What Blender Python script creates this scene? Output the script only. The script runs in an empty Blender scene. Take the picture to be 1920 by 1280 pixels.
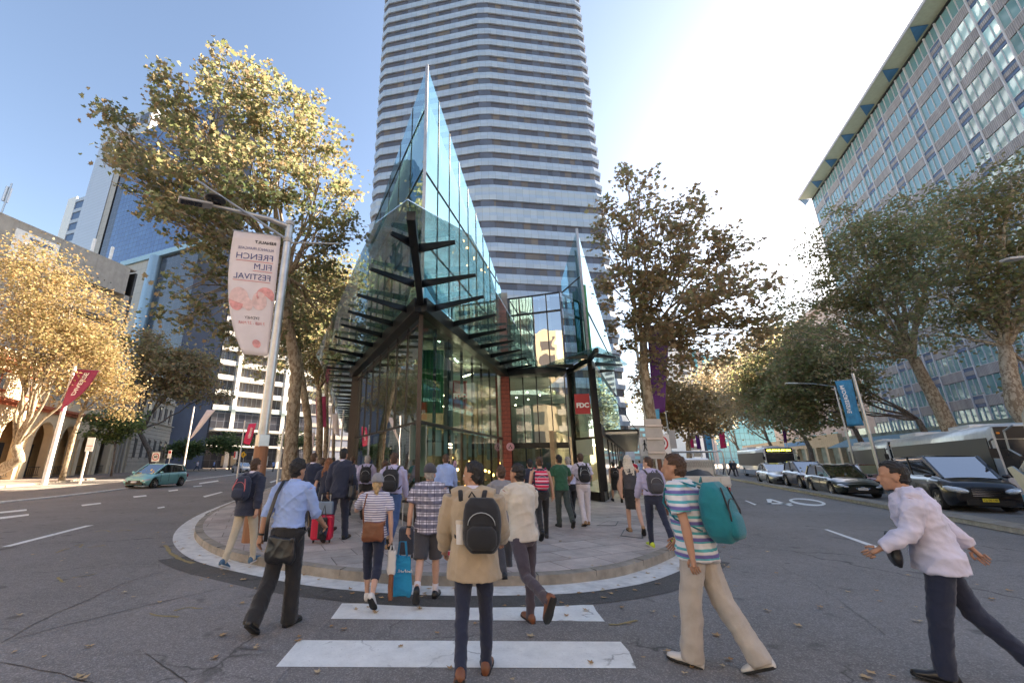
import bpy, math, random
import numpy as np
from mathutils import Vector, Matrix, noise as mnoise
PI = math.pi
R = math.radians
scene = bpy.context.scene
col = scene.collection
random.seed(7)
# ---------------------------------------------------------------- camera
F, CX, CY, H = 767.0, 851.0, 640.0, 1.7
PITCH = math.atan(224 / 767.0)
cam = bpy.data.cameras.new('camera'); camo = bpy.data.objects.new('camera', cam); col.objects.link(camo)
cam.sensor_width = 36; cam.lens = F / 1920 * 36; cam.shift_x = (960 - CX) / 1920
cam.clip_start = 0.1; cam.clip_end = 4000
camo.location = (0, 0, H); camo.rotation_euler = (PI / 2 + PITCH, 0, 0)
scene.camera = camo
# ---------------------------------------------------------------- light
SUN_AZ, SUN_EL = 58.5, 28.5
w = bpy.data.worlds.new('World'); scene.world = w; w.use_nodes = True
nt = w.node_tree; bg = nt.nodes['Background']; sky = nt.nodes.new('ShaderNodeTexSky')
sky.sky_type = 'NISHITA'; sky.sun_disc = False; sky.sun_elevation = R(SUN_EL); sky.sun_rotation = R(SUN_AZ)
sky.air_density = 1.0; sky.dust_density = 0.6; sky.ozone_density = 1.2; sky.altitude = 30
nt.links.new(sky.outputs[0], bg.inputs[0]); bg.inputs[1].default_value = 0.057
sl = bpy.data.lights.new('sun', 'SUN'); sl.energy = 5.0; sl.angle = R(0.5); sl.color = (1.0, .87, .70)
so = bpy.data.objects.new('sun', sl); col.objects.link(so)
sv = Vector((math.sin(R(SUN_AZ)) * math.cos(R(SUN_EL)), math.cos(R(SUN_AZ)) * math.cos(R(SUN_EL)), math.sin(R(SUN_EL))))
so.rotation_euler = sv.to_track_quat('Z', 'Y').to_euler(); so.location = sv * 200
vs = scene.view_settings; vs.view_transform = 'Standard'; vs.look = 'None'; vs.gamma = 1; vs.use_curve_mapping = False
vs.exposure = 2.68
vs.use_white_balance = True; vs.white_balance_temperature = 7200; vs.white_balance_tint = 13
scene.render.engine = 'CYCLES'
cy = scene.cycles
cy.use_denoising = True; cy.max_bounces = 8; cy.diffuse_bounces = 4; cy.glossy_bounces = 4; cy.transmission_bounces = 4
cy.transparent_max_bounces = 14; cy.caustics_reflective = False; cy.caustics_refractive = False; cy.sample_clamp_indirect = 8
# ---------------------------------------------------------------- photo measurement -> real places
_S, _C = math.sin(PITCH), math.cos(PITCH)
def ray(u, v):
    x = (u - CX) / F; y = (CY - v) / F
    return (x, _C - y * _S, _S + y * _C)
def at(u, v, D):
    r = ray(u, v); t = D / r[1]; return Vector((r[0] * t, D, H + r[2] * t))
def gd(u, v, z=0.0):
    r = ray(u, v); t = (z - H) / r[2]; return Vector((r[0] * t, r[1] * t, z))
def vpl(u, v, p0, d):
    r = ray(u, v); det = -r[0] * d[1] + r[1] * d[0]
    t = (-p0[0] * d[1] + p0[1] * d[0]) / det
    return Vector((t * r[0], t * r[1], H + t * r[2]))
def azd(deg):
    a = R(deg); return Vector((math.sin(a), math.cos(a), 0))
# ---------------------------------------------------------------- materials
MT = {}
def nodes(name):
    m = bpy.data.materials.new(name); m.use_nodes = True; MT[name] = m
    n = m.node_tree; n.nodes.clear(); out = n.nodes.new('ShaderNodeOutputMaterial')
    return m, n, out
def nd(n, t, **k):
    x = n.nodes.new('ShaderNode' + t)
    for a, b in k.items(): setattr(x, a, b)
    return x
def mixc(n, fac, a, b, mode='MIX'):
    x = nd(n, 'Mix', data_type='RGBA', blend_type=mode)
    for i, val in ((0, fac), (6, a), (7, b)):
        if isinstance(val, (int, float)): x.inputs[i].default_value = val
        elif isinstance(val, tuple): x.inputs[i].default_value = (*val[:3], 1)
        else: n.links.new(val, x.inputs[i])
    return x.outputs[2]
def ramp(n, src, stops):
    r = nd(n, 'ValToRGB'); e = r.color_ramp.elements
    while len(e) < len(stops): e.new(.5)
    for i, (p, c) in enumerate(stops):
        e[i].position = p; e[i].color = (*c, 1) if isinstance(c, tuple) else (c, c, c, 1)
    n.links.new(src, r.inputs[0]); return r.outputs[0]
def coords(n, kind='Object', scale=(1, 1, 1)):
    tc = nd(n, 'TexCoord'); mp = nd(n, 'Mapping'); mp.inputs['Scale'].default_value = scale
    n.links.new(tc.outputs[kind], mp.inputs[0]); return mp.outputs[0]
def noi(n, vec, scale, detail=4, rough=.6):
    x = nd(n, 'TexNoise'); x.inputs['Scale'].default_value = scale; x.inputs['Detail'].default_value = detail
    x.inputs['Roughness'].default_value = rough; n.links.new(vec, x.inputs['Vector']); return x.outputs[0]
def dark(c, f): return tuple(min(1, x * f) for x in c)
def M(name, c, rough=.6, metal=0.0, vary=.12, vs_=3.0, bump=0.0, bs=60.0, coat=0.0, sheen=0.0, spec=.5, emit=None, es=1.0, stretch=(1, 1, 1), grime=0.0):
    if name in MT: return MT[name]
    m, n, out = nodes(name); p = nd(n, 'BsdfPrincipled')
    v = coords(n, 'Object', stretch)
    if vary > 0:
        f = ramp(n, noi(n, v, vs_), [(.3, 0.0), (.7, 1.0)])
        cc = mixc(n, f, dark(c, 1 - vary), dark(c, 1 + vary))
    else: cc = mixc(n, 0.0, c, c)
    if grime > 0:
        g = ramp(n, noi(n, coords(n, 'Object', (1.2, 1.2, .12)), 2.2, 6, .7), [(.45, 0.0), (.75, 1.0)])
        gm = nd(n, 'Math', operation='MULTIPLY'); n.links.new(g, gm.inputs[0]); gm.inputs[1].default_value = grime
        cc = mixc(n, gm.outputs[0], cc, dark(c, .45))
    n.links.new(cc, p.inputs['Base Color'])
    p.inputs['Roughness'].default_value = rough; p.inputs['Metallic'].default_value = metal
    p.inputs['Coat Weight'].default_value = coat; p.inputs['Coat Roughness'].default_value = .04
    p.inputs['Sheen Weight'].default_value = sheen; p.inputs['Specular IOR Level'].default_value = spec
    if emit:
        p.inputs['Emission Color'].default_value = (*emit, 1); p.inputs['Emission Strength'].default_value = es
    if bump > 0:
        b = nd(n, 'Bump'); b.inputs['Strength'].default_value = bump; b.inputs['Distance'].default_value = .02
        n.links.new(noi(n, v, bs, 5), b.inputs['Height']); n.links.new(b.outputs[0], p.inputs['Normal'])
    n.links.new(p.outputs[0], out.inputs[0]); return m
def GL(name, tint, lo=.06, hi=.9, rough=0.0, frit_lift=0.0, wav=0.0, gcol=(1, 1, 1), dcol=(.55, .6, .58)):
    """thin window glass: tinted see-through pane with a mirror-like reflection that grows at grazing angles"""
    if name in MT: return MT[name]
    m, n, out = nodes(name)
    t = nd(n, 'BsdfTransparent'); t.inputs[0].default_value = (*tint, 1)
    g = nd(n, 'BsdfGlossy'); g.inputs[0].default_value = (*gcol, 1); g.inputs['Roughness'].default_value = rough
    lw = nd(n, 'Fresnel'); lw.inputs[0].default_value = 1.55
    mr = nd(n, 'MapRange'); mr.inputs['From Min'].default_value = 0.045; mr.inputs['From Max'].default_value = .7
    mr.inputs['To Min'].default_value = lo; mr.inputs['To Max'].default_value = hi
    n.links.new(lw.outputs[0], mr.inputs[0])
    if wav > 0:
        b = nd(n, 'Bump'); b.inputs['Strength'].default_value = wav; b.inputs['Distance'].default_value = .05
        n.links.new(noi(n, coords(n, 'Object'), 1.3, 1), b.inputs['Height'])
        n.links.new(b.outputs[0], g.inputs['Normal'])
    mx = nd(n, 'MixShader'); n.links.new(mr.outputs[0], mx.inputs[0]); n.links.new(t.outputs[0], mx.inputs[1]); n.links.new(g.outputs[0], mx.inputs[2])
    last = mx.outputs[0]
    if frit_lift > 0:  # patchy diffuse film that lifts the brightness of the pane
        d = nd(n, 'BsdfDiffuse'); d.inputs[0].default_value = (*dcol, 1)
        m2 = nd(n, 'MixShader'); f = ramp(n, noi(n, coords(n, 'Object'), 2.5, 6), [(.35, 0.0), (.8, frit_lift)])
        n.links.new(f, m2.inputs[0]); n.links.new(last, m2.inputs[1]); n.links.new(d.outputs[0], m2.inputs[2]); last = m2.outputs[0]
    n.links.new(last, out.inputs[0]); return m
# ---------------------------------------------------------------- mesh building
class MB:
    def __init__(s): s.v = []; s.f = []; s.m = []; s.mi = 0
    def add(s, vs_, fs):
        b = len(s.v); s.v += [tuple(x) for x in vs_]
        for f in fs: s.f.append([b + i for i in f]); s.m.append(s.mi)
        return s
    def poly(s, pts): return s.add(pts, [list(range(len(pts)))])
    def box(s, c, h, ax=None):
        c = Vector(c); X, Y, Z = ax if ax else (Vector((1, 0, 0)), Vector((0, 1, 0)), Vector((0, 0, 1)))
        X, Y, Z = Vector(X) * h[0], Vector(Y) * h[1], Vector(Z) * h[2]
        vs_ = [c + X * a + Y * b + Z * d for d in (-1, 1) for b in (-1, 1) for a in (-1, 1)]
        return s.add(vs_, [(0, 2, 3, 1), (4, 5, 7, 6), (0, 1, 5, 4), (2, 6, 7, 3), (0, 4, 6, 2), (1, 3, 7, 5)])
    def bb(s, x0, x1, y0, y1, z0, z1):
        return s.box(((x0 + x1) / 2, (y0 + y1) / 2, (z0 + z1) / 2), ((x1 - x0) / 2, (y1 - y0) / 2, (z1 - z0) / 2))
    def beam(s, a, b, wd, ht, up=(0, 0, 1)):
        """rectangular bar from a to b; wd across, ht along up"""
        a, b = Vector(a), Vector(b); d = b - a; L = d.length; d.normalize(); u = Vector(up)
        x = d.cross(u).normalized(); u = x.cross(d).normalized()
        return s.box((a + b) / 2, (L / 2, wd / 2, ht / 2), (d, x, u))
    def prism(s, pts, ex):
        ex = Vector(ex); n = len(pts); top = [Vector(p) + ex for p in pts]
        return s.add(list(pts) + top, [list(range(n))[::-1], list(range(n, 2 * n))] + [(i, (i + 1) % n, n + (i + 1) % n, n + i) for i in range(n)])
    def tube(s, pts, rad, n=8, cap=True, ell=None):
        pts = [Vector(p) for p in pts]; k = len(pts)
        if not hasattr(rad, '__len__'): rad = [rad] * k
        ref = None; vs_ = []
        for i, p in enumerate(pts):
            t = (pts[min(i + 1, k - 1)] - pts[max(i - 1, 0)])
            if t.length < 1e-9: t = Vector((0, 0, 1))
            t.normalize()
            if ref is None: ref = Vector((1, 0, 0)) if abs(t.x) < .8 else Vector((0, 1, 0))
            x = (ref - t * ref.dot(t)).normalized(); y = t.cross(x); ref = x
            r = rad[i]; rx, ry = (r if hasattr(r, '__len__') else (r, r))
            for j in range(n):
                a = 2 * PI * j / n; vs_.append(p + x * (rx * math.cos(a)) + y * (ry * math.sin(a)))
        fs = [(i * n + j, i * n + (j + 1) % n, (i + 1) * n + (j + 1) % n, (i + 1) * n + j) for i in range(k - 1) for j in range(n)]
        if cap: fs += [list(range(n))[::-1], list(range((k - 1) * n, k * n))]
        return s.add(vs_, fs)
    def rings(s, rings, cap=True, closed=True):
        n = len(rings[0]); k = len(rings); vs_ = [p for r in rings for p in r]
        m = n if closed else n - 1
        fs = [(i * n + j, i * n + (j + 1) % n, (i + 1) * n + (j + 1) % n, (i + 1) * n + j) for i in range(k - 1) for j in range(m)]
        if cap and closed: fs += [list(range(n))[::-1], list(range((k - 1) * n, k * n))]
        return s.add(vs_, fs)
    def disc(s, c, r, nrm, n=20, th=.01):
        nrm = Vector(nrm).normalized(); return s.tube([Vector(c), Vector(c) + nrm * th], r, n)
    def ell(s, c, r, nu=12, nv=8):
        c = Vector(c); vs_ = [c + Vector((0, 0, -r[2]))]
        for i in range(1, nv):
            a = -PI / 2 + PI * i / nv
            for j in range(nu):
                b = 2 * PI * j / nu; vs_.append(c + Vector((r[0] * math.cos(a) * math.cos(b), r[1] * math.cos(a) * math.sin(b), r[2] * math.sin(a))))
        vs_.append(c + Vector((0, 0, r[2]))); L = len(vs_) - 1
        fs = [(0, 1 + (j + 1) % nu, 1 + j) for j in range(nu)]
        fs += [(1 + (i - 1) * nu + j, 1 + (i - 1) * nu + (j + 1) % nu, 1 + i * nu + (j + 1) % nu, 1 + i * nu + j) for i in range(1, nv - 1) for j in range(nu)]
        fs += [(1 + (nv - 2) * nu + j, 1 + (nv - 2) * nu + (j + 1) % nu, L) for j in range(nu)]
        return s.add(vs_, fs)
def wloc(o):
    l = Vector(o.location)
    while o.parent: o = o.parent; l = l + Vector(o.location)
    return l
def link(me, name, parent=None):
    o = bpy.data.objects.new(name, me); col.objects.link(o)
    if parent: o.parent = parent
    return o
def part(name, mb, mats, parent=None, smooth=False, bevel=0.0, base=None, kind=None, label=None):
    """one mesh object; mesh coordinates are world coordinates, re-based to the parent (or to base)"""
    org = wloc(parent) if parent else Vector(base if base else (0, 0, 0))
    me = bpy.data.meshes.new(name)
    me.from_pydata([(x - org.x, y - org.y, z - org.z) for x, y, z in mb.v], [], mb.f)
    if not isinstance(mats, (list, tuple)): mats = [mats]
    for m in mats: me.materials.append(m)
    if len(mats) > 1: me.polygons.foreach_set('material_index', mb.m)
    if smooth: me.polygons.foreach_set('use_smooth', [True] * len(me.polygons))
    o = link(me, name, parent)
    if not parent and base: o.location = base
    if bevel > 0:
        b = o.modifiers.new('bevel', 'BEVEL'); b.width = bevel; b.segments = 2; b.limit_method = 'ANGLE'; b.angle_limit = R(40)
    if smooth == 'auto':
        try: me.set_sharp_from_angle(angle=R(40))
        except Exception: pass
    if kind: o['kind'] = kind
    if label: o['label'] = label
    return o
def thing(name, label, cat, loc=(0, 0, 0), group=None, rz=0.0):
    o = bpy.data.objects.new(name, None); col.objects.link(o); o.empty_display_size = .2
    o.location = loc; o.rotation_euler = (0, 0, rz); o['label'] = label; o['category'] = cat
    if group: o['group'] = group
    return o
def tag(o, label, cat, group=None):
    o['label'] = label; o['category'] = cat
    if group: o['group'] = group
    return o
def clone(o, parent=None, loc=None, rz=None, label=None, scale=None):
    c = o.copy(); col.objects.link(c)
    if parent: c.parent = parent
    for ch in [x for x in KIDS.get(o.name, list(o.children))]: clone(ch, c)
    if loc is not None: c.location = loc
    if rz is not None: c.rotation_euler = (0, 0, rz)
    if scale is not None: c.scale = scale if hasattr(scale, '__len__') else (scale,) * 3
    if label: c['label'] = label
    return c
KIDS = {}
def text_mb(txt, size, org, X, Y, th=.004, mirror=False, bold=0.0, wide=1.0, align='CENTER', mb=None):
    """letters as real geometry lying on the plane through org spanned by X (reading direction) and Y (up)"""
    cu = bpy.data.curves.new('t', 'FONT'); cu.body = txt; cu.size = size; cu.align_x = align; cu.align_y = 'CENTER'
    cu.offset = bold; cu.extrude = th; cu.resolution_u = 3
    o = bpy.data.objects.new('t', cu); col.objects.link(o)
    dg = bpy.context.evaluated_depsgraph_get(); me = bpy.data.meshes.new_from_object(o.evaluated_get(dg))
    X, Y, org = Vector(X).normalized(), Vector(Y).normalized(), Vector(org); N = X.cross(Y)
    s = -1 if mirror else 1
    mb = mb or MB()
    mb.add([org + X * (s * wide * p.co.x) + Y * p.co.y + N * p.co.z for p in me.vertices], [list(p.vertices) for p in me.polygons])
    bpy.data.objects.remove(o); bpy.data.curves.remove(cu); bpy.data.meshes.remove(me)
    return mb
def bake(o, name=None):
    """apply modifiers into a plain mesh"""
    dg = bpy.context.evaluated_depsgraph_get(); dg.update()
    me = bpy.data.meshes.new_from_object(o.evaluated_get(dg)); old = o.data
    o.modifiers.clear(); o.data = me; bpy.data.meshes.remove(old)
    return o
Z = Vector((0, 0, 1))
# shared materials
M('black_steel', (.018, .02, .022), .35, .4, vary=.2)
M('dark_metal', (.04, .042, .045), .45, .5)
M('galv', (.46, .48, .49), .38, .75, vary=.12, vs_=6)
M('white_paint', (.78, .78, .76), .45)
M('rubber', (.018, .018, .018), .8)
M('chrome', (.75, .76, .78), .12, 1.0, vary=0)
M('concrete', (.36, .34, .31), .85, vary=.12, vs_=1.5, bump=.3, bs=40, grime=.35)
M('road_white', (.72, .72, .69), .7, vary=.12, vs_=9)
M('text_white', (.85, .85, .85), .5, vary=0)
M('text_black', (.02, .02, .02), .5, vary=0)
# ---------------------------------------------------------------- ground, roads, pavements
def asphalt(name, c=.055, warm=(1.0, .97, .95), crack=.8):
    m, n, out = nodes(name); p = nd(n, 'BsdfPrincipled'); v = coords(n, 'Object')
    base = tuple(c * x for x in warm)
    big = ramp(n, noi(n, v, .35, 6, .65), [(.3, .0), (.72, 1.0)])
    cc = mixc(n, big, dark(base, .74), dark(base, 1.25))
    med = ramp(n, noi(n, v, 7, 5, .7), [(.35, 0.0), (.65, 1.0)])
    cc = mixc(n, .22, cc, mixc(n, med, dark(base, .6), dark(base, 1.5)))
    vo = nd(n, 'TexVoronoi'); vo.inputs['Scale'].default_value = 95; n.links.new(v, vo.inputs['Vector'])
    sp = ramp(n, vo.outputs['Color'], [(.55, 0.0), (.95, 1.0)])
    spm = nd(n, 'Math', operation='MULTIPLY'); n.links.new(sp, spm.inputs[0]); spm.inputs[1].default_value = .4
    cc = mixc(n, spm.outputs[0], cc, dark(base, 3.2))
    # oil and gum stains
    st = ramp(n, noi(n, v, 2.1, 2, .5), [(.66, 0.0), (.72, 1.0)])
    sm = nd(n, 'Math', operation='MULTIPLY'); n.links.new(st, sm.inputs[0]); sm.inputs[1].default_value = .55
    cc = mixc(n, sm.outputs[0], cc, dark(base, .35))
    # cracks
    dv = nd(n, 'TexNoise'); dv.inputs['Scale'].default_value = 1.4; dv.inputs['Detail'].default_value = 5; n.links.new(v, dv.inputs['Vector'])
    ad = nd(n, 'VectorMath', operation='MULTIPLY_ADD'); n.links.new(dv.outputs['Color'], ad.inputs[0]); ad.inputs[1].default_value = (.9, .9, 0); n.links.new(v, ad.inputs[2])
    cr = nd(n, 'TexVoronoi', feature='DISTANCE_TO_EDGE'); cr.inputs['Scale'].default_value = .33; n.links.new(ad.outputs[0], cr.inputs['Vector'])
    cf = ramp(n, cr.outputs['Distance'], [(.0, 1.0), (.006, 0.0)])
    mk = ramp(n, noi(n, v, .5, 2), [(.45, 0.0), (.55, crack)])
    mm = nd(n, 'Math', operation='MULTIPLY'); n.links.new(cf, mm.inputs[0]); n.links.new(mk, mm.inputs[1])
    cc = mixc(n, mm.outputs[0], cc, dark(base, .25))
    n.links.new(cc, p.inputs['Base Color']); p.inputs['Roughness'].default_value = .78; p.inputs['Specular IOR Level'].default_value = .35
    b = nd(n, 'Bump'); b.inputs['Strength'].default_value = .55; b.inputs['Distance'].default_value = .006
    n.links.new(vo.outputs['Distance'], b.inputs['Height']); n.links.new(b.outputs[0], p.inputs['Normal'])
    n.links.new(p.outputs[0], out.inputs[0]); return m
asphalt('asphalt', .19, (1.0, .93, .88)); asphalt('asphalt_new', .085, (1, .95, .9), crack=0.0); asphalt('asphalt_patch', .21, (1.0, .92, .87))
def paving(name, c, sx, sy, rot, joint=.012):
    m, n, out = nodes(name); p = nd(n, 'BsdfPrincipled'); tc = nd(n, 'TexCoord'); mp = nd(n, 'Mapping')
    mp.inputs['Rotation'].default_value = (0, 0, rot); n.links.new(tc.outputs['Object'], mp.inputs[0]); v = mp.outputs[0]
    br = nd(n, 'TexBrick'); br.inputs['Scale'].default_value = 1.0; br.inputs['Mortar Size'].default_value = joint
    br.inputs['Brick Width'].default_value = sx; br.inputs['Row Height'].default_value = sy; br.inputs['Mortar Smooth'].default_value = .3
    br.inputs['Color1'].default_value = (*dark(c, .8), 1); br.inputs['Color2'].default_value = (*dark(c, 1.2), 1); br.inputs['Mortar'].default_value = (*dark(c, .35), 1)
    n.links.new(v, br.inputs['Vector'])
    a = noi(n, v, .5, 6, .7); cc = mixc(n, ramp(n, a, [(.35, 0.0), (.7, .55)]), br.outputs[0], (c[0] * 1.05, c[1] * .82, c[2] * .76))
    s = ramp(n, noi(n, v, 90, 3, .8), [(.35, .78), (.65, 1.2)]); cc = mixc(n, 1.0, cc, s, 'MULTIPLY')
    g = ramp(n, noi(n, v, 1.3, 7, .75), [(.4, .72), (.65, 1.08)]); cc = mixc(n, 1.0, cc, g, 'MULTIPLY')
    n.links.new(cc, p.inputs['Base Color']); p.inputs['Roughness'].default_value = .72
    b = nd(n, 'Bump'); b.inputs['Strength'].default_value = .4; b.inputs['Distance'].default_value = .01
    n.links.new(br.outputs['Fac'], b.inputs['Height']); b.invert = True; n.links.new(b.outputs[0], p.inputs['Normal'])
    n.links.new(p.outputs[0], out.inputs[0]); return m
paving('granite', (.52, .47, .43), .9, .6, R(-25))
paving('far_paving', (.34, .30, .27), .8, .5, R(18))
M('kerbstone', (.30, .265, .22), .8, vary=.3, vs_=4, bump=.4, bs=50, grime=.3)
M('gutter', (.68, .67, .64), .8, vary=.2, vs_=5, bump=.3, bs=60, grime=.25)
M('earth', (.10, .085, .065), .9)
def sheet(name, pts, z, mat, kind='structure', th=0.0):
    mb = MB(); P_ = [Vector((p[0], p[1], z)) for p in pts]
    if th: mb.prism([p - Z * th for p in P_], Z * th)
    else: mb.poly(P_)
    o = part(name, mb, mat); o['kind'] = kind
    return o
g = MB(); g.poly([(-900, -300, -.02), (900, -300, -.02), (900, 1500, -.02), (-900, 1500, -.02)])
part('ground', g, MT['earth'], kind='structure')
sheet('road', [(-90, -90), (120, -90), (160, 320), (-150, 320)], 0.0, MT['asphalt'])
# corner island kerb (outer kerb face), clockwise from far left street to far right street
K0 = [gd(u, v) for u, v in [(435, 947), (396, 965), (372, 983), (362, 1000), (368, 1018), (400, 1040), (445, 1053), (500, 1064), (600, 1083), (700, 1093), (780, 1098), (870, 1100), (960, 1099), (1040, 1097), (1110, 1090), (1180, 1078), (1250, 1052)]]
KL = [K0[0] + azd(-14.5) * s for s in (200, 120, 70, 40, 22, 12, 5)]
KR = [Vector((4.9, 9.3, 0)), Vector((6.0, 11.2, 0)), Vector((7.0, 13.2, 0)), Vector((7.85, 15.2, 0)), Vector((8.75, 17.4, 0))]
KR += [KR[-1] + azd(22.7) * s for s in (6, 14, 30, 60, 110, 200)]
KERB = KL + K0 + KR
def smooth_line(P_, it=2):
    for _ in range(it):
        Q = [P_[0]]
        for a, b in zip(P_[:-1], P_[1:]): Q += [a * .75 + b * .25, a * .25 + b * .75]
        P_ = Q + [P_[-1]]
    return P_
KERB = smooth_line(KERB, 2)
def offs(line, d):
    out = []
    for i, p in enumerate(line):
        t = (line[min(i + 1, len(line) - 1)] - line[max(i - 1, 0)]).normalized(); out.append(p + Vector((-t.y, t.x, 0)) * d)
    return out
def strip(name, line, d0, d1, z0, z1, mat, th=0.0, kind='structure', zb=None):
    a, b = offs(line, d0), offs(line, d1); mb = MB()
    for i in range(len(line) - 1):
        A, B, C_, D_ = a[i], a[i + 1], b[i + 1], b[i]
        mb.poly([(A.x, A.y, z0), (B.x, B.y, z0), (C_.x, C_.y, z1), (D_.x, D_.y, z1)])
        if zb is not None: mb.poly([(A.x, A.y, zb), (B.x, B.y, zb), (B.x, B.y, z0), (A.x, A.y, z0)])
    o = part(name, mb, mat); o['kind'] = kind; return o
PZ = .145
strip('kerb', KERB, 0, .16, PZ - .012, PZ, MT['kerbstone'], zb=-.01)
inner = offs(KERB, .16)
sheet('pavement', [(p.x, p.y) for p in inner][::-1], PZ - .001, MT['granite'])
near = [p for p in KERB if p.y < 40]
strip('gutter', near, -.42, 0, .008, .006, MT['gutter'])
nz = [p for p in KERB if p.y < 9.2 and p.x > -4.9 and p.x < 4.2]
strip('road_patch', nz, -.86, -.42, .005, .005, MT['asphalt_new'])
sheet('road_patch', [gd(0, 1208), gd(240, 1160), gd(330, 1090), gd(420, 1064), gd(560, 1100), gd(640, 1127), gd(640, 1135), gd(500, 1300), gd(500, 1700), gd(-400, 1700), gd(-300, 1270)], .003, MT['asphalt_patch'])
# far left pavement and its kerb
LK = [Vector((-18.5, 4, 0)), Vector((-24, 14, 0)), Vector((-28.2, 24, 0)), Vector((-30.6, 30.5, 0)), Vector((-33.6, 39, 0)), Vector((-37.2, 49.5, 0)), Vector((-43, 68, 0)), Vector((-55, 110, 0)), Vector((-80, 200, 0)), Vector((-105, 300, 0))]
LK = smooth_line(LK)
strip('kerb', LK, .14, 0, PZ, PZ - .01, MT['kerbstone'])
strip('kerb', LK, 0, .003, PZ - .01, -.01, MT['kerbstone'])
sheet('pavement', [(p.x, p.y) for p in offs(LK, .14)] + [(-170, 300), (-90, 40), (-60, -10), (-22, -10)], PZ - .002, MT['far_paving'])
# far right pavement
d227 = azd(22.7); n227 = Vector((d227.y, -d227.x, 0))
RK = smooth_line([n227 * l_ + d227 * s for l_, s in ((15.6, -40), (15.6, 0), (15.8, 15), (17.2, 25), (20.2, 40), (23.3, 55), (23.8, 80), (24, 150), (24, 300))])
strip('kerb', RK, 0, -.14, PZ - .01, PZ, MT['kerbstone'], zb=-.01)
sheet('pavement', [(p.x, p.y) for p in offs(RK, -.14)] + [(260, 260), (160, 20), (60, -70)], PZ - .002, MT['far_paving'])
# medians
def median(pts, wd, z, name='median'):
    L = smooth_line([Vector((p[0], p[1], 0)) for p in pts])
    strip(name, L, 0, .12, z - .03, z, MT['gutter'], zb=-.01); strip(name, L, .12, wd - .12, z, z, MT['kerbstone']); strip(name, L, wd, wd - .12, z - .03, z, MT['gutter'], zb=-.01)
mr = [n227 * 8.5 + d227 * s for s in (-12, -4, 4, 9, 12.5, 18, 26, 40, 60, 90)]
median([p for p in mr], -.5, .15)
ml = [gd(-900, 1010), gd(-300, 975), gd(0, 943), gd(120, 931), gd(230, 917.5), gd(347, 902), gd(430, 891)]
ml.append(ml[-1] + azd(-15) * 40)
median(ml, .5, .07)
# markings: every dash where it lies on the road
def mark(name, px, label=None, z=.0045):
    sheet(name, [gd(u, v) for u, v in px], z, MT['worn_paint'])
def wornpaint(name, c):
    m, n, out = nodes(name); p = nd(n, 'BsdfPrincipled'); v = coords(n, 'Object')
    a = noi(n, v, 4.5, 8, .75); b = noi(n, v, 60, 3, .7)
    cc = mixc(n, ramp(n, a, [(.35, 0.0), (.65, 1.0)]), dark(c, .82), c)
    cc = mixc(n, ramp(n, b, [(.62, 0.0), (.72, .55)]), cc, (.16, .155, .15))
    dv = nd(n, 'TexNoise'); dv.inputs['Scale'].default_value = 3; dv.inputs['Detail'].default_value = 4; n.links.new(v, dv.inputs['Vector'])
    ad = nd(n, 'VectorMath', operation='MULTIPLY_ADD'); n.links.new(dv.outputs['Color'], ad.inputs[0]); ad.inputs[1].default_value = (.5, .5, 0); n.links.new(v, ad.inputs[2])
    cr = nd(n, 'TexVoronoi', feature='DISTANCE_TO_EDGE'); cr.inputs['Scale'].default_value = 1.1; n.links.new(ad.outputs[0], cr.inputs['Vector'])
    cf = ramp(n, cr.outputs['Distance'], [(.0, 1.0), (.012, 0.0)]); mk = ramp(n, noi(n, v, 1.7, 3), [(.50, 0.0), (.60, .7)])
    mm = nd(n, 'Math', operation='MULTIPLY'); n.links.new(cf, mm.inputs[0]); n.links.new(mk, mm.inputs[1])
    cc = mixc(n, mm.outputs[0], cc, (.10, .10, .10))
    n.links.new(cc, p.inputs['Base Color']); p.inputs['Roughness'].default_value = .7
    n.links.new(p.outputs[0], out.inputs[0]); return m
wornpaint('worn_paint', (.86, .87, .84))
for q in [[(641, 1131), (1112, 1134), (1118, 1145), (1134, 1165), (620, 1160)], [(560, 1200), (1164, 1203), (1180, 1222), (1193, 1253), (517, 1250)],
          [(160, 985), (176, 984), (20, 1024), (2, 1025)], [(0, 969), (54, 963), (54, 966), (0, 973)], [(0, 959), (50, 954), (50, 957), (0, 962)],
          [(152, 946), (188, 942), (190, 944), (154, 948.5)], [(249, 930), (274, 927.5), (275, 930), (251, 932.5)], [(315, 919), (333, 917), (334, 919), (317, 921)],
          [(380, 930), (414, 921.5), (418, 922.5), (384, 932)], [(295, 951), (308, 949), (309, 951), (296, 953)], [(362, 911), (378, 909.5), (379, 911), (363, 912.5)],
          [(505, 903), (525, 897), (528, 898), (508, 905)], [(1545, 992), (1552, 992), (1655, 1027), (1648, 1030)], [(1396, 938), (1400, 938), (1419, 945.5), (1415, 946.5)],
          [(373, 905), (409, 900), (410, 902), (374, 907)]]:
    mark('road_marking', q)
# the painted 40, stretched along the lane as drivers read it
o40 = gd(1487, 941); mb = text_mb('40', 1.55, (0, 0, 0), (1, 0, 0), (0, 1, 0), th=0.0, bold=.03)
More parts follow.
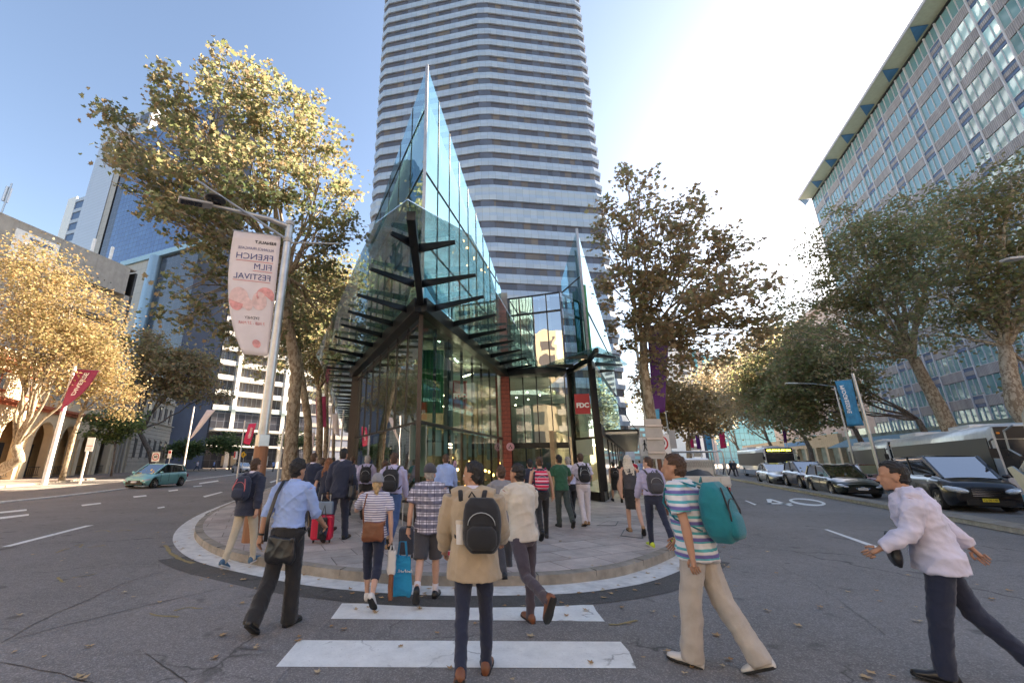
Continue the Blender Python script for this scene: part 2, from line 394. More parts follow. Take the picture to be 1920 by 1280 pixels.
# built from its measured outline on the ground
mb = MB()
def gpoly(px): mb.poly([gd(u, v, .0046) for u, v in px])
def z3(x, y): return (1360 + x / 6.4, 800 + y / 6.4)
gpoly([z3(492, 865), z3(545, 862), z3(560, 880), z3(548, 925), z3(515, 922)])
gpoly([z3(545, 862), z3(820, 940), z3(775, 948), z3(560, 882)])
gpoly([z3(515, 910), z3(790, 912), z3(800, 925), z3(515, 924)])
oo, ii = [], []
for k in range(32):
    a = 2 * PI * k / 32
    c = gd(*z3(975, 896), .0046); e1 = gd(*z3(1205, 925), .0046) - c; e2 = (gd(*z3(1010, 857), .0046) - gd(*z3(940, 936), .0046)) * .46
    oo.append(c + e1 * math.cos(a) + e2 * math.sin(a)); ii.append(c + e1 * .82 * math.cos(a) + e2 * .55 * math.sin(a))
for k in range(32): mb.poly([oo[k], oo[(k + 1) % 32], ii[(k + 1) % 32], ii[k]])
o = part('road_marking', mb, MT['worn_paint']); o['kind'] = 'structure'
# fallen leaves
def leaf_shape():
    pts = []
    for k, (a, r) in enumerate([(-90, .12), (-55, .45), (-30, .62), (-8, .5), (12, .95), (38, .55), (62, .62), (90, 1.1), (118, .62), (142, .55), (168, .95), (188, .5), (210, .62), (235, .45)]):
        pts.append((r * math.cos(R(a)) * .5, r * math.sin(R(a)) * .5))
    return pts
LS = leaf_shape()
m, n, out = nodes('dry_leaf'); p = nd(n, 'BsdfPrincipled'); gm = nd(n, 'NewGeometry')
n.links.new(ramp(n, gm.outputs['Random Per Island'], [(.0, (.36, .19, .07)), (.5, (.45, .30, .15)), (1.0, (.50, .40, .26))]), p.inputs['Base Color']); p.inputs['Roughness'].default_value = .7
n.links.new(p.outputs[0], out.inputs[0])
mb = MB(); rl = random.Random(3)
spots = [(60, 1040), (163, 1075), (150, 1100), (115, 1052), (235, 1111), (250, 1120), (300, 1130), (435, 1100), (415, 1192), (400, 1235), (300, 1025), (120, 1048), (150, 1270), (155, 1274), (545, 1150), (480, 1212), (478, 1216), (360, 1050), (405, 1045), (620, 1175), (645, 1180), (690, 1140), (890, 1170), (1075, 1090), (1130, 1105), (1140, 1010), (1157, 1108), (1233, 1095), (1250, 1222), (1165, 1140), (1265, 1158), (1400, 1010), (1440, 1035), (1455, 1075), (1380, 1100), (1650, 1128), (1720, 1165), (1540, 1140), (1100, 1145), (955, 1010), (1050, 1015), (1110, 1060), (1068, 1045), (905, 1060), (1190, 1083), (560, 1195), (590, 1060), (640, 1120), (1180, 1170), (1500, 1175)]
for k in range(70): spots.append((rl.uniform(0, 1900), rl.uniform(960, 1275)))
for k in range(120):
    q = KERB[rl.randrange(len(KERB))]; spots.append(None)
for sp in spots:
    if sp is None:
        i = rl.randrange(len(near) - 1); q = near[i].lerp(near[i + 1], rl.random()); 
        if q.y > 15: continue
        q = Vector((q.x, q.y, 0)); t = (near[i + 1] - near[i]).normalized(); q = q - Vector((-t.y, t.x, 0)) * rl.uniform(.05, .9); z = .012
    else:
        q = gd(*sp); z = .012
        # island points sit on the paving
        ins = sum(1 for a, b in zip(inner, inner[1:] + inner[:1]) if (a.y > q.y) != (b.y > q.y) and q.x < (b.x - a.x) * (q.y - a.y) / (b.y - a.y) + a.x) % 2
        if ins: q = gd(*sp, PZ); z = PZ + .006
    s = rl.uniform(.05, .115); a0 = rl.uniform(0, 6.3); curl = rl.uniform(.0, .35); tx, ty = rl.uniform(-.25, .25), rl.uniform(-.25, .25)
    pts = []
    for x, y in LS:
        X_, Y_ = x * math.cos(a0) - y * math.sin(a0), x * math.sin(a0) + y * math.cos(a0)
        pts.append((q.x + X_ * s, q.y + Y_ * s, z + s * (curl * (x * x + y * y) * 1.6 + abs(tx * x + ty * y))))
    c = (q.x, q.y, z + .004); b = len(mb.v); mb.v += pts + [c]
    for k in range(len(pts)): mb.f.append([b + k, b + (k + 1) % len(pts), b + len(pts)]); mb.m.append(0)
part('fallen_leaves', mb, MT['dry_leaf'], kind='stuff')
# manhole covers on the island
for k, px in enumerate([[(1118, 985), (1142, 975), (1160, 977), (1155, 985)], [(1163, 1004), (1170, 992), (1204, 995), (1206, 1009)]]):
    mb = MB(); P_ = [gd(u, v, PZ + .003) for u, v in px]; mb.prism(P_, (0, 0, .004))
    c = sum(P_, Vector()) / 4; mb.mi = 1; mb.prism([c + (q - c) * .88 + Z * .004 for q in P_], (0, 0, .002))
    tag(part('manhole_cover', mb, [MT['dark_metal'], MT['granite']]), ['small paved access cover nearest the glass shopfront corner', 'larger paved access cover in front of the blonde woman'][k], 'access cover', 'access covers in the island paving')

# utility survey marks and a few long tar seams on the road
M('survey_yellow', (.30, .23, .10), .8, vary=.3, vs_=20); M('tar', (.03, .028, .027), .5)
def seam(name, px, wd, mat, z=.0062):
    L = [gd(u, v) for u, v in px]; L = smooth_line(L, 1); rr = random.Random(len(px) * 7 + int(px[0][0])); mb = MB(); L2 = []
    for a, b in zip(L[:-1], L[1:]):
        n_ = max(1, int((b - a).length / .12)); L2 += [a.lerp(b, i / n_) + Vector((rr.uniform(-1, 1), rr.uniform(-1, 1), 0)) * .018 for i in range(n_)]
    L = L2 + [L[-1]]
    for i in range(len(L) - 1):
        t = (L[i + 1] - L[i]).normalized(); nn = Vector((-t.y, t.x, 0)) * wd * rr.uniform(.4, 1)
        mb.poly([(p.x, p.y, z) for p in (L[i] - nn, L[i + 1] - nn, L[i + 1] + nn, L[i] + nn)])
    o = part(name, mb, MT[mat]); o['kind'] = 'structure'
for q in ([(105, 1036), (118, 1031), (130, 1028)], [(140, 1023), (155, 1019), (150, 1026)], [(165, 1026), (185, 1024), (197, 1021)], [(180, 997), (195, 993), (208, 997)], [(218, 997), (235, 993), (248, 995)], [(242, 984), (262, 981), (282, 980)], [(110, 1082), (113, 1089), (122, 1091)], [(135, 1083), (160, 1079), (182, 1075)], [(280, 1150), (300, 1156), (335, 1157)], [(325, 1145), (350, 1138), (380, 1141)], [(1140, 1172), (1165, 1170), (1195, 1163)]): seam('road_marking', q, .022, 'survey_yellow')
for q in ([(310, 1022), (318, 1036), (338, 1048), (362, 1056)],): seam('road_marking', q, .05, 'survey_yellow', .0075)
for q in ([(0, 1206), (80, 1160), (170, 1122), (240, 1090), (318, 1068)], [(30, 1196), (150, 1165), (220, 1148), (330, 1122), (430, 1100)], [(275, 1228), (300, 1245), (325, 1262), (350, 1280)], [(0, 1240), (60, 1252), (130, 1268), (175, 1280)], [(410, 1066), (520, 1102), (640, 1128)]): seam('road_seam', q, .0065, 'tar')
for q in ([(1398, 943), (1500, 990), (1580, 1010)], [(1300, 1010), (1420, 1040), (1540, 1100), (1660, 1190)]): seam('road_seam', q, .005, 'tar')

# joints between the kerb stones
mbj = MB(); acc_ = 0
for a, b_ in zip(near[:-1], near[1:]):
    L_ = (b_ - a).length; t = (b_ - a).normalized(); nn = Vector((-t.y, t.x, 0)); acc_ += L_
    if acc_ > .95:
        acc_ = 0; q = b_ + nn * .08; mbj.box((q.x, q.y, PZ - .042), (.004, .0825, .0425), (t, nn, Z))
o = part('kerb_joints', mbj, M('joint_grey', (.14, .125, .11), .9)); o['kind'] = 'structure'
mbj = MB(); q = (gd(378, 968) + gd(392, 958)) / 2; t = (gd(392, 958) - gd(372, 970)).normalized(); nn = Vector((-t.y, t.x, 0))
for k in range(7): c_ = q + t * (k * .11 - .33) - nn * .2; mbj.box((c_.x, c_.y, .012), (.02, .16, .006), (t, nn, Z))
tag(part('drain_grate', mbj, MT['dark_metal']), 'iron storm drain grate in the gutter at the left of the island', 'drain grate')
mbj = MB(); mbj.disc(gd(1290, 1010, .004), .3, (0, 0, 1), 24, .004); tag(part('utility_cover', mbj, MT['dark_metal']), 'round iron utility cover set in the road right of the island kerb', 'utility cover')
# ---------------------------------------------------------------- glass wedge building on the island
GL('glass_low', (.68, .90, .85), lo=.13, hi=.95, wav=.02)
GL('glass_left', (.72, .86, .78), lo=.55, hi=.97, wav=.03)
GL('glass_up', (.78, .95, .97), lo=.42, hi=.95, wav=.02, gcol=(.52, .90, .97))
GL('glass_upleft', (.50, .75, .74), lo=.5, hi=.9, wav=.05, gcol=(.74, .93, .94))
GL('glass_canopy', (.86, .985, .985), lo=.10, hi=.6, frit_lift=.30, dcol=(.42, .78, .77))  # teal film mixed into the colour to brighten the canopy glass
GL('glass_block', (.35, .45, .50), lo=.42, hi=.95, wav=.10)
M('backing_cyan', (.55, .88, .93), .5, vary=.25, vs_=.6)
M('brown_steel', (.05, .040, .038), .4, .4)
M('grey_clad', (.30, .29, .28), .6)
M('interior_wall', (.20, .24, .21), .8, vary=.4, vs_=.8)
M('interior_warm', (.46, .34, .22), .8, vary=.3)
M('ceiling', (.25, .26, .25), .8)
M('int_floor', (.3, .27, .24), .5)
M('blind', (.55, .60, .54), .8, vary=.05)
M('green_curtain', (.10, .42, .16), .7, vary=.5, vs_=4, stretch=(8, 8, .2))
M('red_sign', (.45, .02, .03), .5, vary=.03)
M('red_tile', (.33, .085, .065), .7, vary=.25, vs_=8)
M('pink', (.75, .42, .50), .6, vary=0)
M('bulb', (1, .6, .25), .4, vary=0, emit=(1, .45, .12), es=5)
M('ceil_light', (1, .9, .7), .4, vary=0, emit=(1, .85, .6), es=10)
M('wood_slats', (.35, .20, .10), .6)
P_ = Vector((-.95, 11.2, 0)); LW = Vector((-4.8, 20, 0)); J = Vector((2.55, 20.5, 0)); K_ = Vector((5.55, 19.5, 0)); Cn = Vector((5.95, 17.5, 0))
dL2 = azd(-13.4); dR = azd(26)
GB = thing('glass_building', 'teal glass building with a pointed prow and spiky glass tops on the corner island', 'building', (0, 15, PZ))
FLOOR = PZ
def glasswall(A, B, z0, z1, n, mat, name='window', off=.0, gap=.012, z1b=None, z0b=None):
    """row of glass panes from A to B; z1/z1b are the top heights at A and B"""
    A, B = Vector(A), Vector(B); d = (B - A); nn = Vector((d.y, -d.x, 0)).normalized() * off
    z1b = z1 if z1b is None else z1b; z0b = z0 if z0b is None else z0b
    for i in range(n):
        s0, s1 = i / n, (i + 1) / n; e = gap / d.length
        a, b = A + d * (s0 + e) + nn, A + d * (s1 - e) + nn
        f = lambda s, p, q: p + (q - p) * s
        za, zb = f(s0 + e, z1, z1b), f(s1 - e, z1, z1b); ya, yb = f(s0, z0, z0b), f(s1, z0, z0b)
        if za - ya < .03 and zb - yb < .03: continue
        mb = MB(); mb.poly([(a.x, a.y, ya), (b.x, b.y, yb), (b.x, b.y, max(zb, yb + .001)), (a.x, a.y, max(za, ya + .001))])
        part(name, mb, mat, GB)
def mull(A, B, s, z0, z1, wd=.05, dp=.09, mat='black_steel', off=-.05, name='mullion'):
    A, B = Vector(A), Vector(B); d = (B - A).normalized(); nn = Vector((d.y, -d.x, 0)); c = A.lerp(B, s) + nn * off
    mb = MB(); mb.box((c.x, c.y, (z0 + z1) / 2), (wd / 2, dp / 2, (z1 - z0) / 2), (d, nn, Z)); part(name, mb, MT[mat], GB)
def hbar(A, B, z, ht=.08, dp=.1, mat='black_steel', off=-.05, name='transom'):
    A, B = Vector(A), Vector(B); d = (B - A).normalized(); nn = Vector((d.y, -d.x, 0)) * off
    mb = MB(); mb.beam((A.x + nn.x, A.y + nn.y, z), (B.x + nn.x, B.y + nn.y, z), dp, ht); part(name, mb, MT[mat], GB)
TZ = 2.72; BZ = 5.72
# outward normal of a wall walked left->right as seen from the street is (d.y,-d.x)
# ---- left prow face (seen from the left street): from LW to P_
glasswall(LW, P_, FLOOR + .12, TZ - .04, 5, MT['glass_left']); glasswall(LW, P_, TZ + .04, BZ, 8, MT['glass_left'])
hbar(LW, P_, TZ, .07, .12, off=-.07)
hbar(LW, P_, FLOOR + .07, .16, .1, off=0)
for s in (.2, .4, .6, .8): mull(LW, P_, s, FLOOR + .1, TZ, .05, .1)
for k in range(1, 8): mull(LW, P_, k / 8, TZ, BZ, .025, .03, 'brown_steel', off=.02)
hbar(LW, P_, BZ - .22, .03, .03, 'brown_steel', off=.04)
# ---- right prow face: P_ to J
glasswall(P_, J, FLOOR + .12, TZ - .05, 8, MT['glass_low']); glasswall(P_, J, TZ + .05, BZ + .1, 8, MT['glass_low'])
hbar(P_, J, TZ, .1, .14, off=-.07); hbar(P_, J, FLOOR + .07, .16, .1, off=0)
for k in range(1, 9): mull(P_, J, k / 8 - .004, FLOOR + .1, BZ, .05, .09, off=-.07)
# prow post and left end column
mb = MB(); mb.box((P_.x, P_.y, (FLOOR + 5.95) / 2), (.06, .06, (5.95 - FLOOR) / 2)); part('corner_post', mb, MT['brown_steel'], GB)
mb = MB(); mb.box((LW.x - .06, LW.y + .05, (FLOOR + 5.75) / 2), (.15, .22, (5.75 - FLOOR) / 2)); part('end_column', mb, MT['brown_steel'], GB)
# ---- roof beams
def rb(A, B, z0, z1, wd=.34, ht=.42, mat='black_steel', name='roof_beam'):
    mb = MB(); mb.beam((A.x, A.y, z0), (B.x, B.y, z1), wd, ht); part(name, mb, MT[mat], GB, bevel=.01)
nL = Vector((-(P_ - LW).y, (P_ - LW).x, 0)).normalized()
rb(LW + Vector((-.25, .1, 0)), P_ + Vector((-.02, -.25, 0)), 5.93, 5.98)
rb(P_ + Vector((.02, -.25, 0)), J + Vector((.1, .1, 0)), 5.98, 5.95)
# ridge beam reaching out to the canopy tip
rb(P_ + Vector((0, -.2, 0)), gd(771, 397, 6.2) + Vector((0, 0, 0)), 6.08, 6.12, .17, .2, name='ridge_beam')
# ---- canopy glass (flat sheets, real overhang) and fins
CZ = 6.26
def psheet(name, pts, mat, th=.02):
    mb = MB(); mb.prism([Vector(p) for p in pts], (0, 0, th)); return part(name, mb, mat, GB)
tip = gd(764, 380, 6.2)
Lo = [gd(600 + x / 4, 380 + y / 4, 6.2) for x, y in [(535, 215), (380, 485), (280, 680), (212, 805), (158, 905), (110, 995), (65, 1088), (28, 1160)]]
Li = [gd(600 + x / 4, 380 + y / 4, 6.2) for x, y in [(700, 275), (705, 580), (650, 775), (560, 890), (480, 978), (430, 1055), (350, 1135), (295, 1195)]]
Ro = [Vector((.03, 7.75, 6.2)), Vector((.55, 9.35, 6.2)), Vector((.85, 10.74, 6.2)), Vector((1.35, 12.24, 6.2)), Vector((1.85, 13.72, 6.2)), Vector((2.32, 15.17, 6.2)), Vector((2.78, 16.54, 6.2)), Vector((3.28, 17.95, 6.2)), Vector((3.76, 19.3, 6.2))]
Ri = [Vector((-.75, 7.9, 6.2)), Vector((-.86, 9.75, 6.2)), Vector((-.56, 11.48, 6.2)), Vector((-.04, 13.0, 6.2)), Vector((.48, 14.5, 6.2)), Vector((.95, 15.92, 6.2)), Vector((1.48, 17.42, 6.2)), Vector((1.99, 18.95, 6.2)), Vector((2.5, 20.4, 6.2))]
def fin(a, b, z=6.13, wd=.07, ht=.13):
    mb = MB(); d = (Vector(b) - Vector(a))
    # tapered blade: deep at the wall, thin at the tip
    a, b = Vector((a[0], a[1], z)), Vector((b[0], b[1], z)); x = Vector((-d.y, d.x, 0)).normalized() * wd / 2
    top = Z * .06
    mb.rings([[a + x + top, a - x + top, a - x + top - Z * ht * .5, a + x + top - Z * ht * .5], [b + x + top, b - x + top, b - x + top - Z * ht * 1.5, b + x + top - Z * ht * 1.5]])
    part('canopy_fin', mb, MT['black_steel'], GB)
for a, b in zip(Lo, Li): fin(a, b)
for a, b in zip(Ro, Ri): fin(a, b)
def ext(a, b, e): return a + (b - a).normalized() * e
prev = tip
for k in range(len(Lo)):
    o = ext(Li[k], Lo[k], (Lo[k] - Li[k]).length + .35)
    base = tip if k == 0 else pi_; psheet('canopy_glass', [(q.x, q.y, CZ) for q in ([tip, o, Li[k]] if k == 0 else [po_, o, Li[k], pi_])], MT['glass_canopy']); po_, pi_ = o, Li[k]
for k in range(len(Ro)):
    o = ext(Ri[k], Ro[k], (Ro[k] - Ri[k]).length + .35)
    psheet('canopy_glass', [(q.x, q.y, CZ) for q in ([tip, Ri[k], o] if k == 0 else [qo_, qi_, Ri[k], o])], MT['glass_canopy']); qo_, qi_ = o, Ri[k]
oe = Vector((4.4, 20.9, CZ)); psheet('canopy_glass', [(q.x, q.y, CZ) for q in [qo_, qi_, J, oe]], MT['glass_canopy'])
# long canopy down the left street
a0 = Vector((-5.1, 18.9, 0)); dl = azd(-13.4)
prev = None; nseg = 27
for k in range(nseg):
    i_ = Vector((-4.9, 20.2, 0)) + dl * (k * 1.86); o_ = Vector((-6.6, 19.9, 0)) + dl * (k * 1.86)
    fin(o_ + Vector((.25, 0, 0)), i_)
    if prev: psheet('canopy_glass', [(q.x, q.y, CZ) for q in [prev[0], o_, i_, prev[1]]], MT['glass_canopy'])
    else: psheet('canopy_glass', [(q.x, q.y, CZ) for q in [po_, o_, i_, pi_]], MT['glass_canopy'])
    prev = (o_, i_)
# left long wall behind the column
LE = LW + dL2 * 52
glasswall(LE, LW + Vector((-.2, .3, 0)), FLOOR + .5, 6.1, 20, MT['glass_left'], gap=.04)
mb = MB(); w0 = LW + Vector((.15, .3, 0)); w1 = LE + Vector((.3, 0, 0)); mb.prism([(w0.x, w0.y, 0), (w1.x, w1.y, 0), (w1.x + 9, w1.y, 0), (w0.x + 5.5, w0.y + 3, 0)], (0, 0, 6.0)); part('rear_wall', mb, MT['interior_wall'], GB)
mb = MB(); mb.prism([(w0.x, w0.y + .5, 6.0), (w1.x, w1.y, 6.0), (w1.x + 7, w1.y, 6.0), (w0.x + 5, w0.y + 3, 6.0)], (0, 0, 5)); part('rear_storey', mb, MT['grey_clad'], GB)
# ---- upper glass walls above the canopy
UL = Vector((-4.11, 18.4, 0)); UZ = 6.35; APEX = 15.15
def upper(A, B, zA, zB, n, mat, hz=()):
    glasswall(A, B, UZ, zA, n, mat, name='spire_window', z1b=zB, gap=.01)
    A2, B2 = Vector(A), Vector(B); d = (B2 - A2).normalized(); nn = Vector((d.y, -d.x, 0))
    for k in range(1, n):
        s = k / n; zt = zA + (zB - zA) * s; mull(A, B, s, UZ, zt, .02, .02, 'dark_metal', off=.012, name='spire_joint')
    for z in hz:
        s0, s1 = 0.0, 1.0
        if zA < z: s0 = (z - zA) / (zB - zA)
        if zB < z: s1 = (z - zA) / (zB - zA)
        a, b = A2.lerp(B2, s0), A2.lerp(B2, s1); hbar(a, b, z, .03, .03, 'dark_metal', off=.015, name='spire_joint')
upper(UL, P_, 13.2, APEX, 5, MT['glass_upleft'], (8.6, 10.9, 13.3))
upper(P_, J, APEX, 10.6, 9, MT['glass_up'], (8.2, 10.75))
for A, B, zA, zB in ((UL, P_, 13.2, APEX), (P_, J, APEX, 10.6)):
    d = (B - A).normalized(); nn = Vector((d.y, -d.x, 0)); i0, i1 = A - nn * .22, B - nn * .22
    if A is P_: i0 = i0 + d * .5
    else: i1 = i1 - d * .5
    sA = (i0 - A).dot(d) / (B - A).length; sB = (i1 - A).dot(d) / (B - A).length
    mb = MB(); mb.prism([(i0.x, i0.y, UZ), (i1.x, i1.y, UZ), (i1.x, i1.y, zA + (zB - zA) * sB - .5), (i0.x, i0.y, zA + (zB - zA) * sA - .5)], -nn * .08)
    part('spire_backing', mb, MT['backing_cyan'], GB)
mb = MB(); mb.beam((P_.x, P_.y, UZ - .3), (P_.x, P_.y, APEX + .02), .1, .1, up=(1, 0, 0)); part('spire_edge', mb, MT['galv'], GB)
# slab end and parapet block at the back of the long spire wall
mb = MB(); mb.box((J.x + .12, J.y + .35, 8.35), (.22, .3, 2.1)); part('end_wall', mb, MT['grey_clad'], GB)
# spire thickness: roof behind
mb = MB(); mb.prism([(-3.6, 18.6, 6.45), (-.85, 12.2, 6.45), (2.3, 20.4, 6.45)], (0, 0, .2)); part('roof_slab', mb, MT['grey_clad'], GB)
# ---- glazed block over the entrance
EB0, EB1 = J + Vector((.3, .35, 0)), K_ + Vector((-.02, .35, 0))
glasswall(EB0, EB1, 6.2, 9.15, 4, MT['glass_block'], name='block_window'); glasswall(EB0, EB1, 9.23, 10.15, 4, MT['glass_block'], name='block_window')
for k in range(5): mull(EB0, EB1, k / 4, 6.1, 10.2, .05, .1, off=.02)
hbar(EB0, EB1, 9.19, .07, .1, off=.02); hbar(EB0, EB1, 10.17, .05, .1, off=.02)
M('peach_panel', (.62, .40, .30), .7, vary=.1); M('navy_panel', (.06, .09, .18), .5)
for k, (s, wdt, mt) in enumerate([(.06, .2, 'peach_panel'), (.33, .22, 'peach_panel'), (.50, .3, 'navy_panel'), (.70, .18, 'peach_panel'), (.93, .3, 'navy_panel'), (.19, .25, 'navy_panel')]):
    c = EB0.lerp(EB1, s) + Vector((.1, .5, 0)); mb = MB(); mb.box((c.x, c.y, 8.2), (wdt, .05, 1.95)); part('curtain', mb, MT[mt], GB)
mb = MB(); mb.prism([(EB0.x, EB0.y + 1.6, 6.1), (EB1.x + .3, EB1.y + 2.4, 6.1), (EB1.x + .3, EB1.y + 6, 6.1), (EB0.x, EB0.y + 6, 6.1)], (0, 0, 4.0)); part('block_core', mb, MT['grey_clad'], GB)
mb = MB(); mb.prism([(EB0.x, EB0.y + .05, 6.05), (EB1.x, EB1.y + .05, 6.05), (EB1.x, EB1.y + 2.5, 6.05), (EB0.x, EB0.y + 1.7, 6.05)], (0, 0, .1)); part('block_floor', mb, MT['ceiling'], GB)
# ---- right glass box with its own spire
glasswall(K_, Cn, FLOOR + .35, 2.6, 1, MT['glass_low']); glasswall(K_, Cn, 2.72, 5.7, 1, MT['glass_low'])
hbar(K_, Cn, 2.66, .09, .12); hbar(K_, Cn, FLOOR + .17, .36, .14, off=.03)
CR = Cn + dR * 13.2
glasswall(Cn, Cn + dR * 1.0, FLOOR + .35, 2.6, 1, MT['glass_low']); glasswall(Cn, Cn + dR * 1.0, 2.72, 5.7, 1, MT['glass_low'])
hbar(Cn, Cn + dR * 1.0, FLOOR + .17, .36, .14, off=.03)
glasswall(Cn + dR * 1.0, CR, 3.1, 5.9, 6, MT['glass_up'])
for q in (K_, Cn, Cn + dR * 1.0):
    mb = MB(); mb.box((q.x, q.y, (5.9 + FLOOR) / 2), (.07, .07, (5.9 - FLOOR) / 2)); part('box_post', mb, MT['black_steel'], GB)
mull(K_, Cn, .1, FLOOR, 5.9, .16, .2, off=-.1)
glasswall(K_, Cn, 6.2, 10.6, 1, MT['glass_up'], name='spire_window', z1b=12.46)
glasswall(Cn, CR, 6.2, 12.46, 5, MT['glass_upleft'], name='spire_window', z1b=9.4)
hbar(K_, Cn, 10.0, .04, .04, 'dark_metal', off=.02); hbar(Cn, CR, 8.6, .03, .03, 'dark_metal', off=.02); 
mb = MB(); mb.beam((Cn.x, Cn.y, 6.0), (Cn.x, Cn.y, 12.5), .1, .1, up=(1, 0, 0)); part('spire_edge', mb, MT['galv'], GB)
mb = MB(); i0 = Cn + dR * .6 - Vector((dR.y, -dR.x, 0)) * .2; i1 = CR - Vector((dR.y, -dR.x, 0)) * .2
mb.prism([(i0.x, i0.y, 6.2), (i1.x, i1.y, 6.2), (i1.x, i1.y, 9.0), (i0.x, i0.y, 11.7)], (-.08, .03, 0)); part('spire_backing', mb, MT['white_paint'], GB)
for s in (.45, .62, .85):
    q = K_.lerp(Cn, s) + Vector((-.5, .1, 0)) * -.6; mb = MB(); mb.box((q.x + .0, q.y + .35, 8.0), (.12, .04, 1.8)); part('curtain', mb, MT['green_curtain'], GB)
# small canopy over the box corner
tp = gd(1121, 652, 6.05)
SL_ = [Vector((5.45, 16.1, 0)), Vector((5.2, 17.4, 0)), Vector((4.6, 19.3, 0))]; 
psheet('canopy_glass', [(tp.x, tp.y, 6.1), (Cn.x, Cn.y, 6.1), (K_.x, K_.y, 6.1), (J.x + .6, J.y - .2, 6.1), (oe.x, oe.y, 6.1), (4.5, 18.6, 6.1)], MT['glass_canopy'])
psheet('canopy_glass', [(tp.x, tp.y, 6.1), (7.25, 17.5, 6.1), (8.3, 19.0, 6.1), (7.9, 20.4, 6.1), (Cn.x, Cn.y, 6.1)], MT['glass_canopy'])
rb(Vector((Cn.x, Cn.y + .1, 0)), Vector((tp.x, tp.y + .15, 0)), 5.95, 6.0, .16, .18, name='ridge_beam')
rb(Vector((K_.x, K_.y, 0)), Vector((Cn.x - .05, Cn.y - .2, 0)), 5.85, 5.9, .2, .25); rb(Cn, Cn + dR * 3.2, 5.9, 5.88, .22, .28, 'galv')
for a, b in (((7.05, 17.35), (5.9, 16.6)), ((7.9, 18.8), (6.5, 18.3)), ((8.0, 20.0), (7.0, 19.9)), ((4.95, 17.4), (5.7, 16.9)), ((4.4, 18.9), (5.6, 18.7))): fin((a[0], a[1], 0), (b[0], b[1], 0), z=6.0)
# fascia over the entrance
F0, F1 = J + Vector((.1, -.1, 0)), Vector((4.0, 19.75, 0)); F2 = K_ + Vector((-.1, -.1, 0))
for a, b in ((F0, F1), (F1, F2)):
    mb = MB(); mb.beam((a.x, a.y, 5.97), (b.x, b.y, 5.97), .12, .3); part('fascia', mb, MT['dark_metal'], GB)
mb = MB(); mb.prism([(F0.x, F0.y + .1, 5.82), (F1.x, F1.y + .1, 5.82), (F2.x, F2.y + .1, 5.82), (K_.x, K_.y + 1.2, 5.82), (J.x, J.y + .6, 5.82)], (0, 0, .08)); part('soffit', mb, MT['dark_metal'], GB)
# entrance glass wall, door head and doors
E0, E1 = J + Vector((.3, .25, 0)), K_ + Vector((-.12, .35, 0))
glasswall(E0, E1, 2.55, 5.8, 4, MT['glass_low']); glasswall(E0, E1, FLOOR + .05, 2.3, 4, MT['glass_low'], name='door_leaf')
hbar(E0, E1, 2.42, .26, .2, off=.03, name='door_head'); hbar(E0, E1, 4.35, .04, .06)
for s in (0, .25, .5, .75, 1): mull(E0, E1, s, FLOOR, 5.8, .05, .1)
# red tiled column
mb = MB(); mb.box((J.x - .02, J.y - .35, (5.72 + FLOOR) / 2), (.2, .17, (5.72 - FLOOR) / 2))
rc = part('tiled_column', mb, MT['red_tile'], GB)
mb = MB()
for k in range(28): mb.box((J.x - .02, J.y - .35, FLOOR + .2 * k + .1), (.204, .174, .006))
part('tile_joint', mb, MT['black_steel'], rc)
# round pink badges with a small group of black figures
def badge(c, X, r=.16):
    c = Vector(c); X = Vector(X).normalized(); N = X.cross(Z)
    mb = MB(); mb.disc(c, r, N, 24, .012); b = part('round_badge', mb, MT['pink'], GB)
    mb = MB(); f = c + N * .014
    for dx, dz, s in ((-.06, -.045, 1), (.06, -.045, 1), (0, .035, 1.1)):
        q = f + X * dx + Z * dz
        mb.prism([q + X * -.035 * s + Z * -.03, q + X * .035 * s + Z * -.03, q + X * .018 * s + Z * .02, q - X * .018 * s + Z * .02], N * .004)
        mb.disc(q + Z * .035, .014 * s, N, 10, .004)
    part('badge_emblem', mb, MT['text_black'], b)
badge((J.x + .12, J.y - .54, 2.35), (1, 0, 0), .19)
dPJ = (J - P_).normalized(); nPJ = Vector((dPJ.y, -dPJ.x, 0))
qb = vpl(851, 872, (P_.x, P_.y), (dPJ.x, dPJ.y)); badge(qb + nPJ * .03, dPJ, .15)
# hanging red sign boxes
def redsign(c, X, wd, ht, lab, size):
    c = Vector(c); X = Vector(X).normalized(); N = X.cross(Z)
    t = thing('hanging_sign', lab, 'sign', c - Z * ht / 2, 'red signs inside the glass building')
    mb = MB(); mb.box(c, (wd / 2, .04, ht / 2), (X, N, Z)); part('sign_box', mb, MT['red_sign'], t)
    part('lettering', text_mb('FDC', size, c + N * .045 - Z * ht * .08, X, Z, bold=.014), MT['text_white'], t)
    mb = MB()
    for s in (-1, 1): mb.tube([c + X * s * wd * .4 + Z * ht / 2, c + X * s * wd * .4 + Z * (ht / 2 + .9)], .008, 6)
    part('hanger', mb, MT['dark_metal'], t)
q1 = vpl(882, 738, (P_.x, P_.y), (dPJ.x, dPJ.y)); redsign(q1 + Vector((-nPJ.x, -nPJ.y, 0)) * .45, (.96, .28, 0), .62, 1.05, 'red sign reading FDC hanging behind the long glass wall left of the tiled column', .26)
dKC = (Cn - K_).normalized(); q2 = at(1092, 757, 17.6); redsign(q2, (.98, -.2, 0), .62, .85, 'red sign reading FDC in the small glass box right of the entrance', .27)
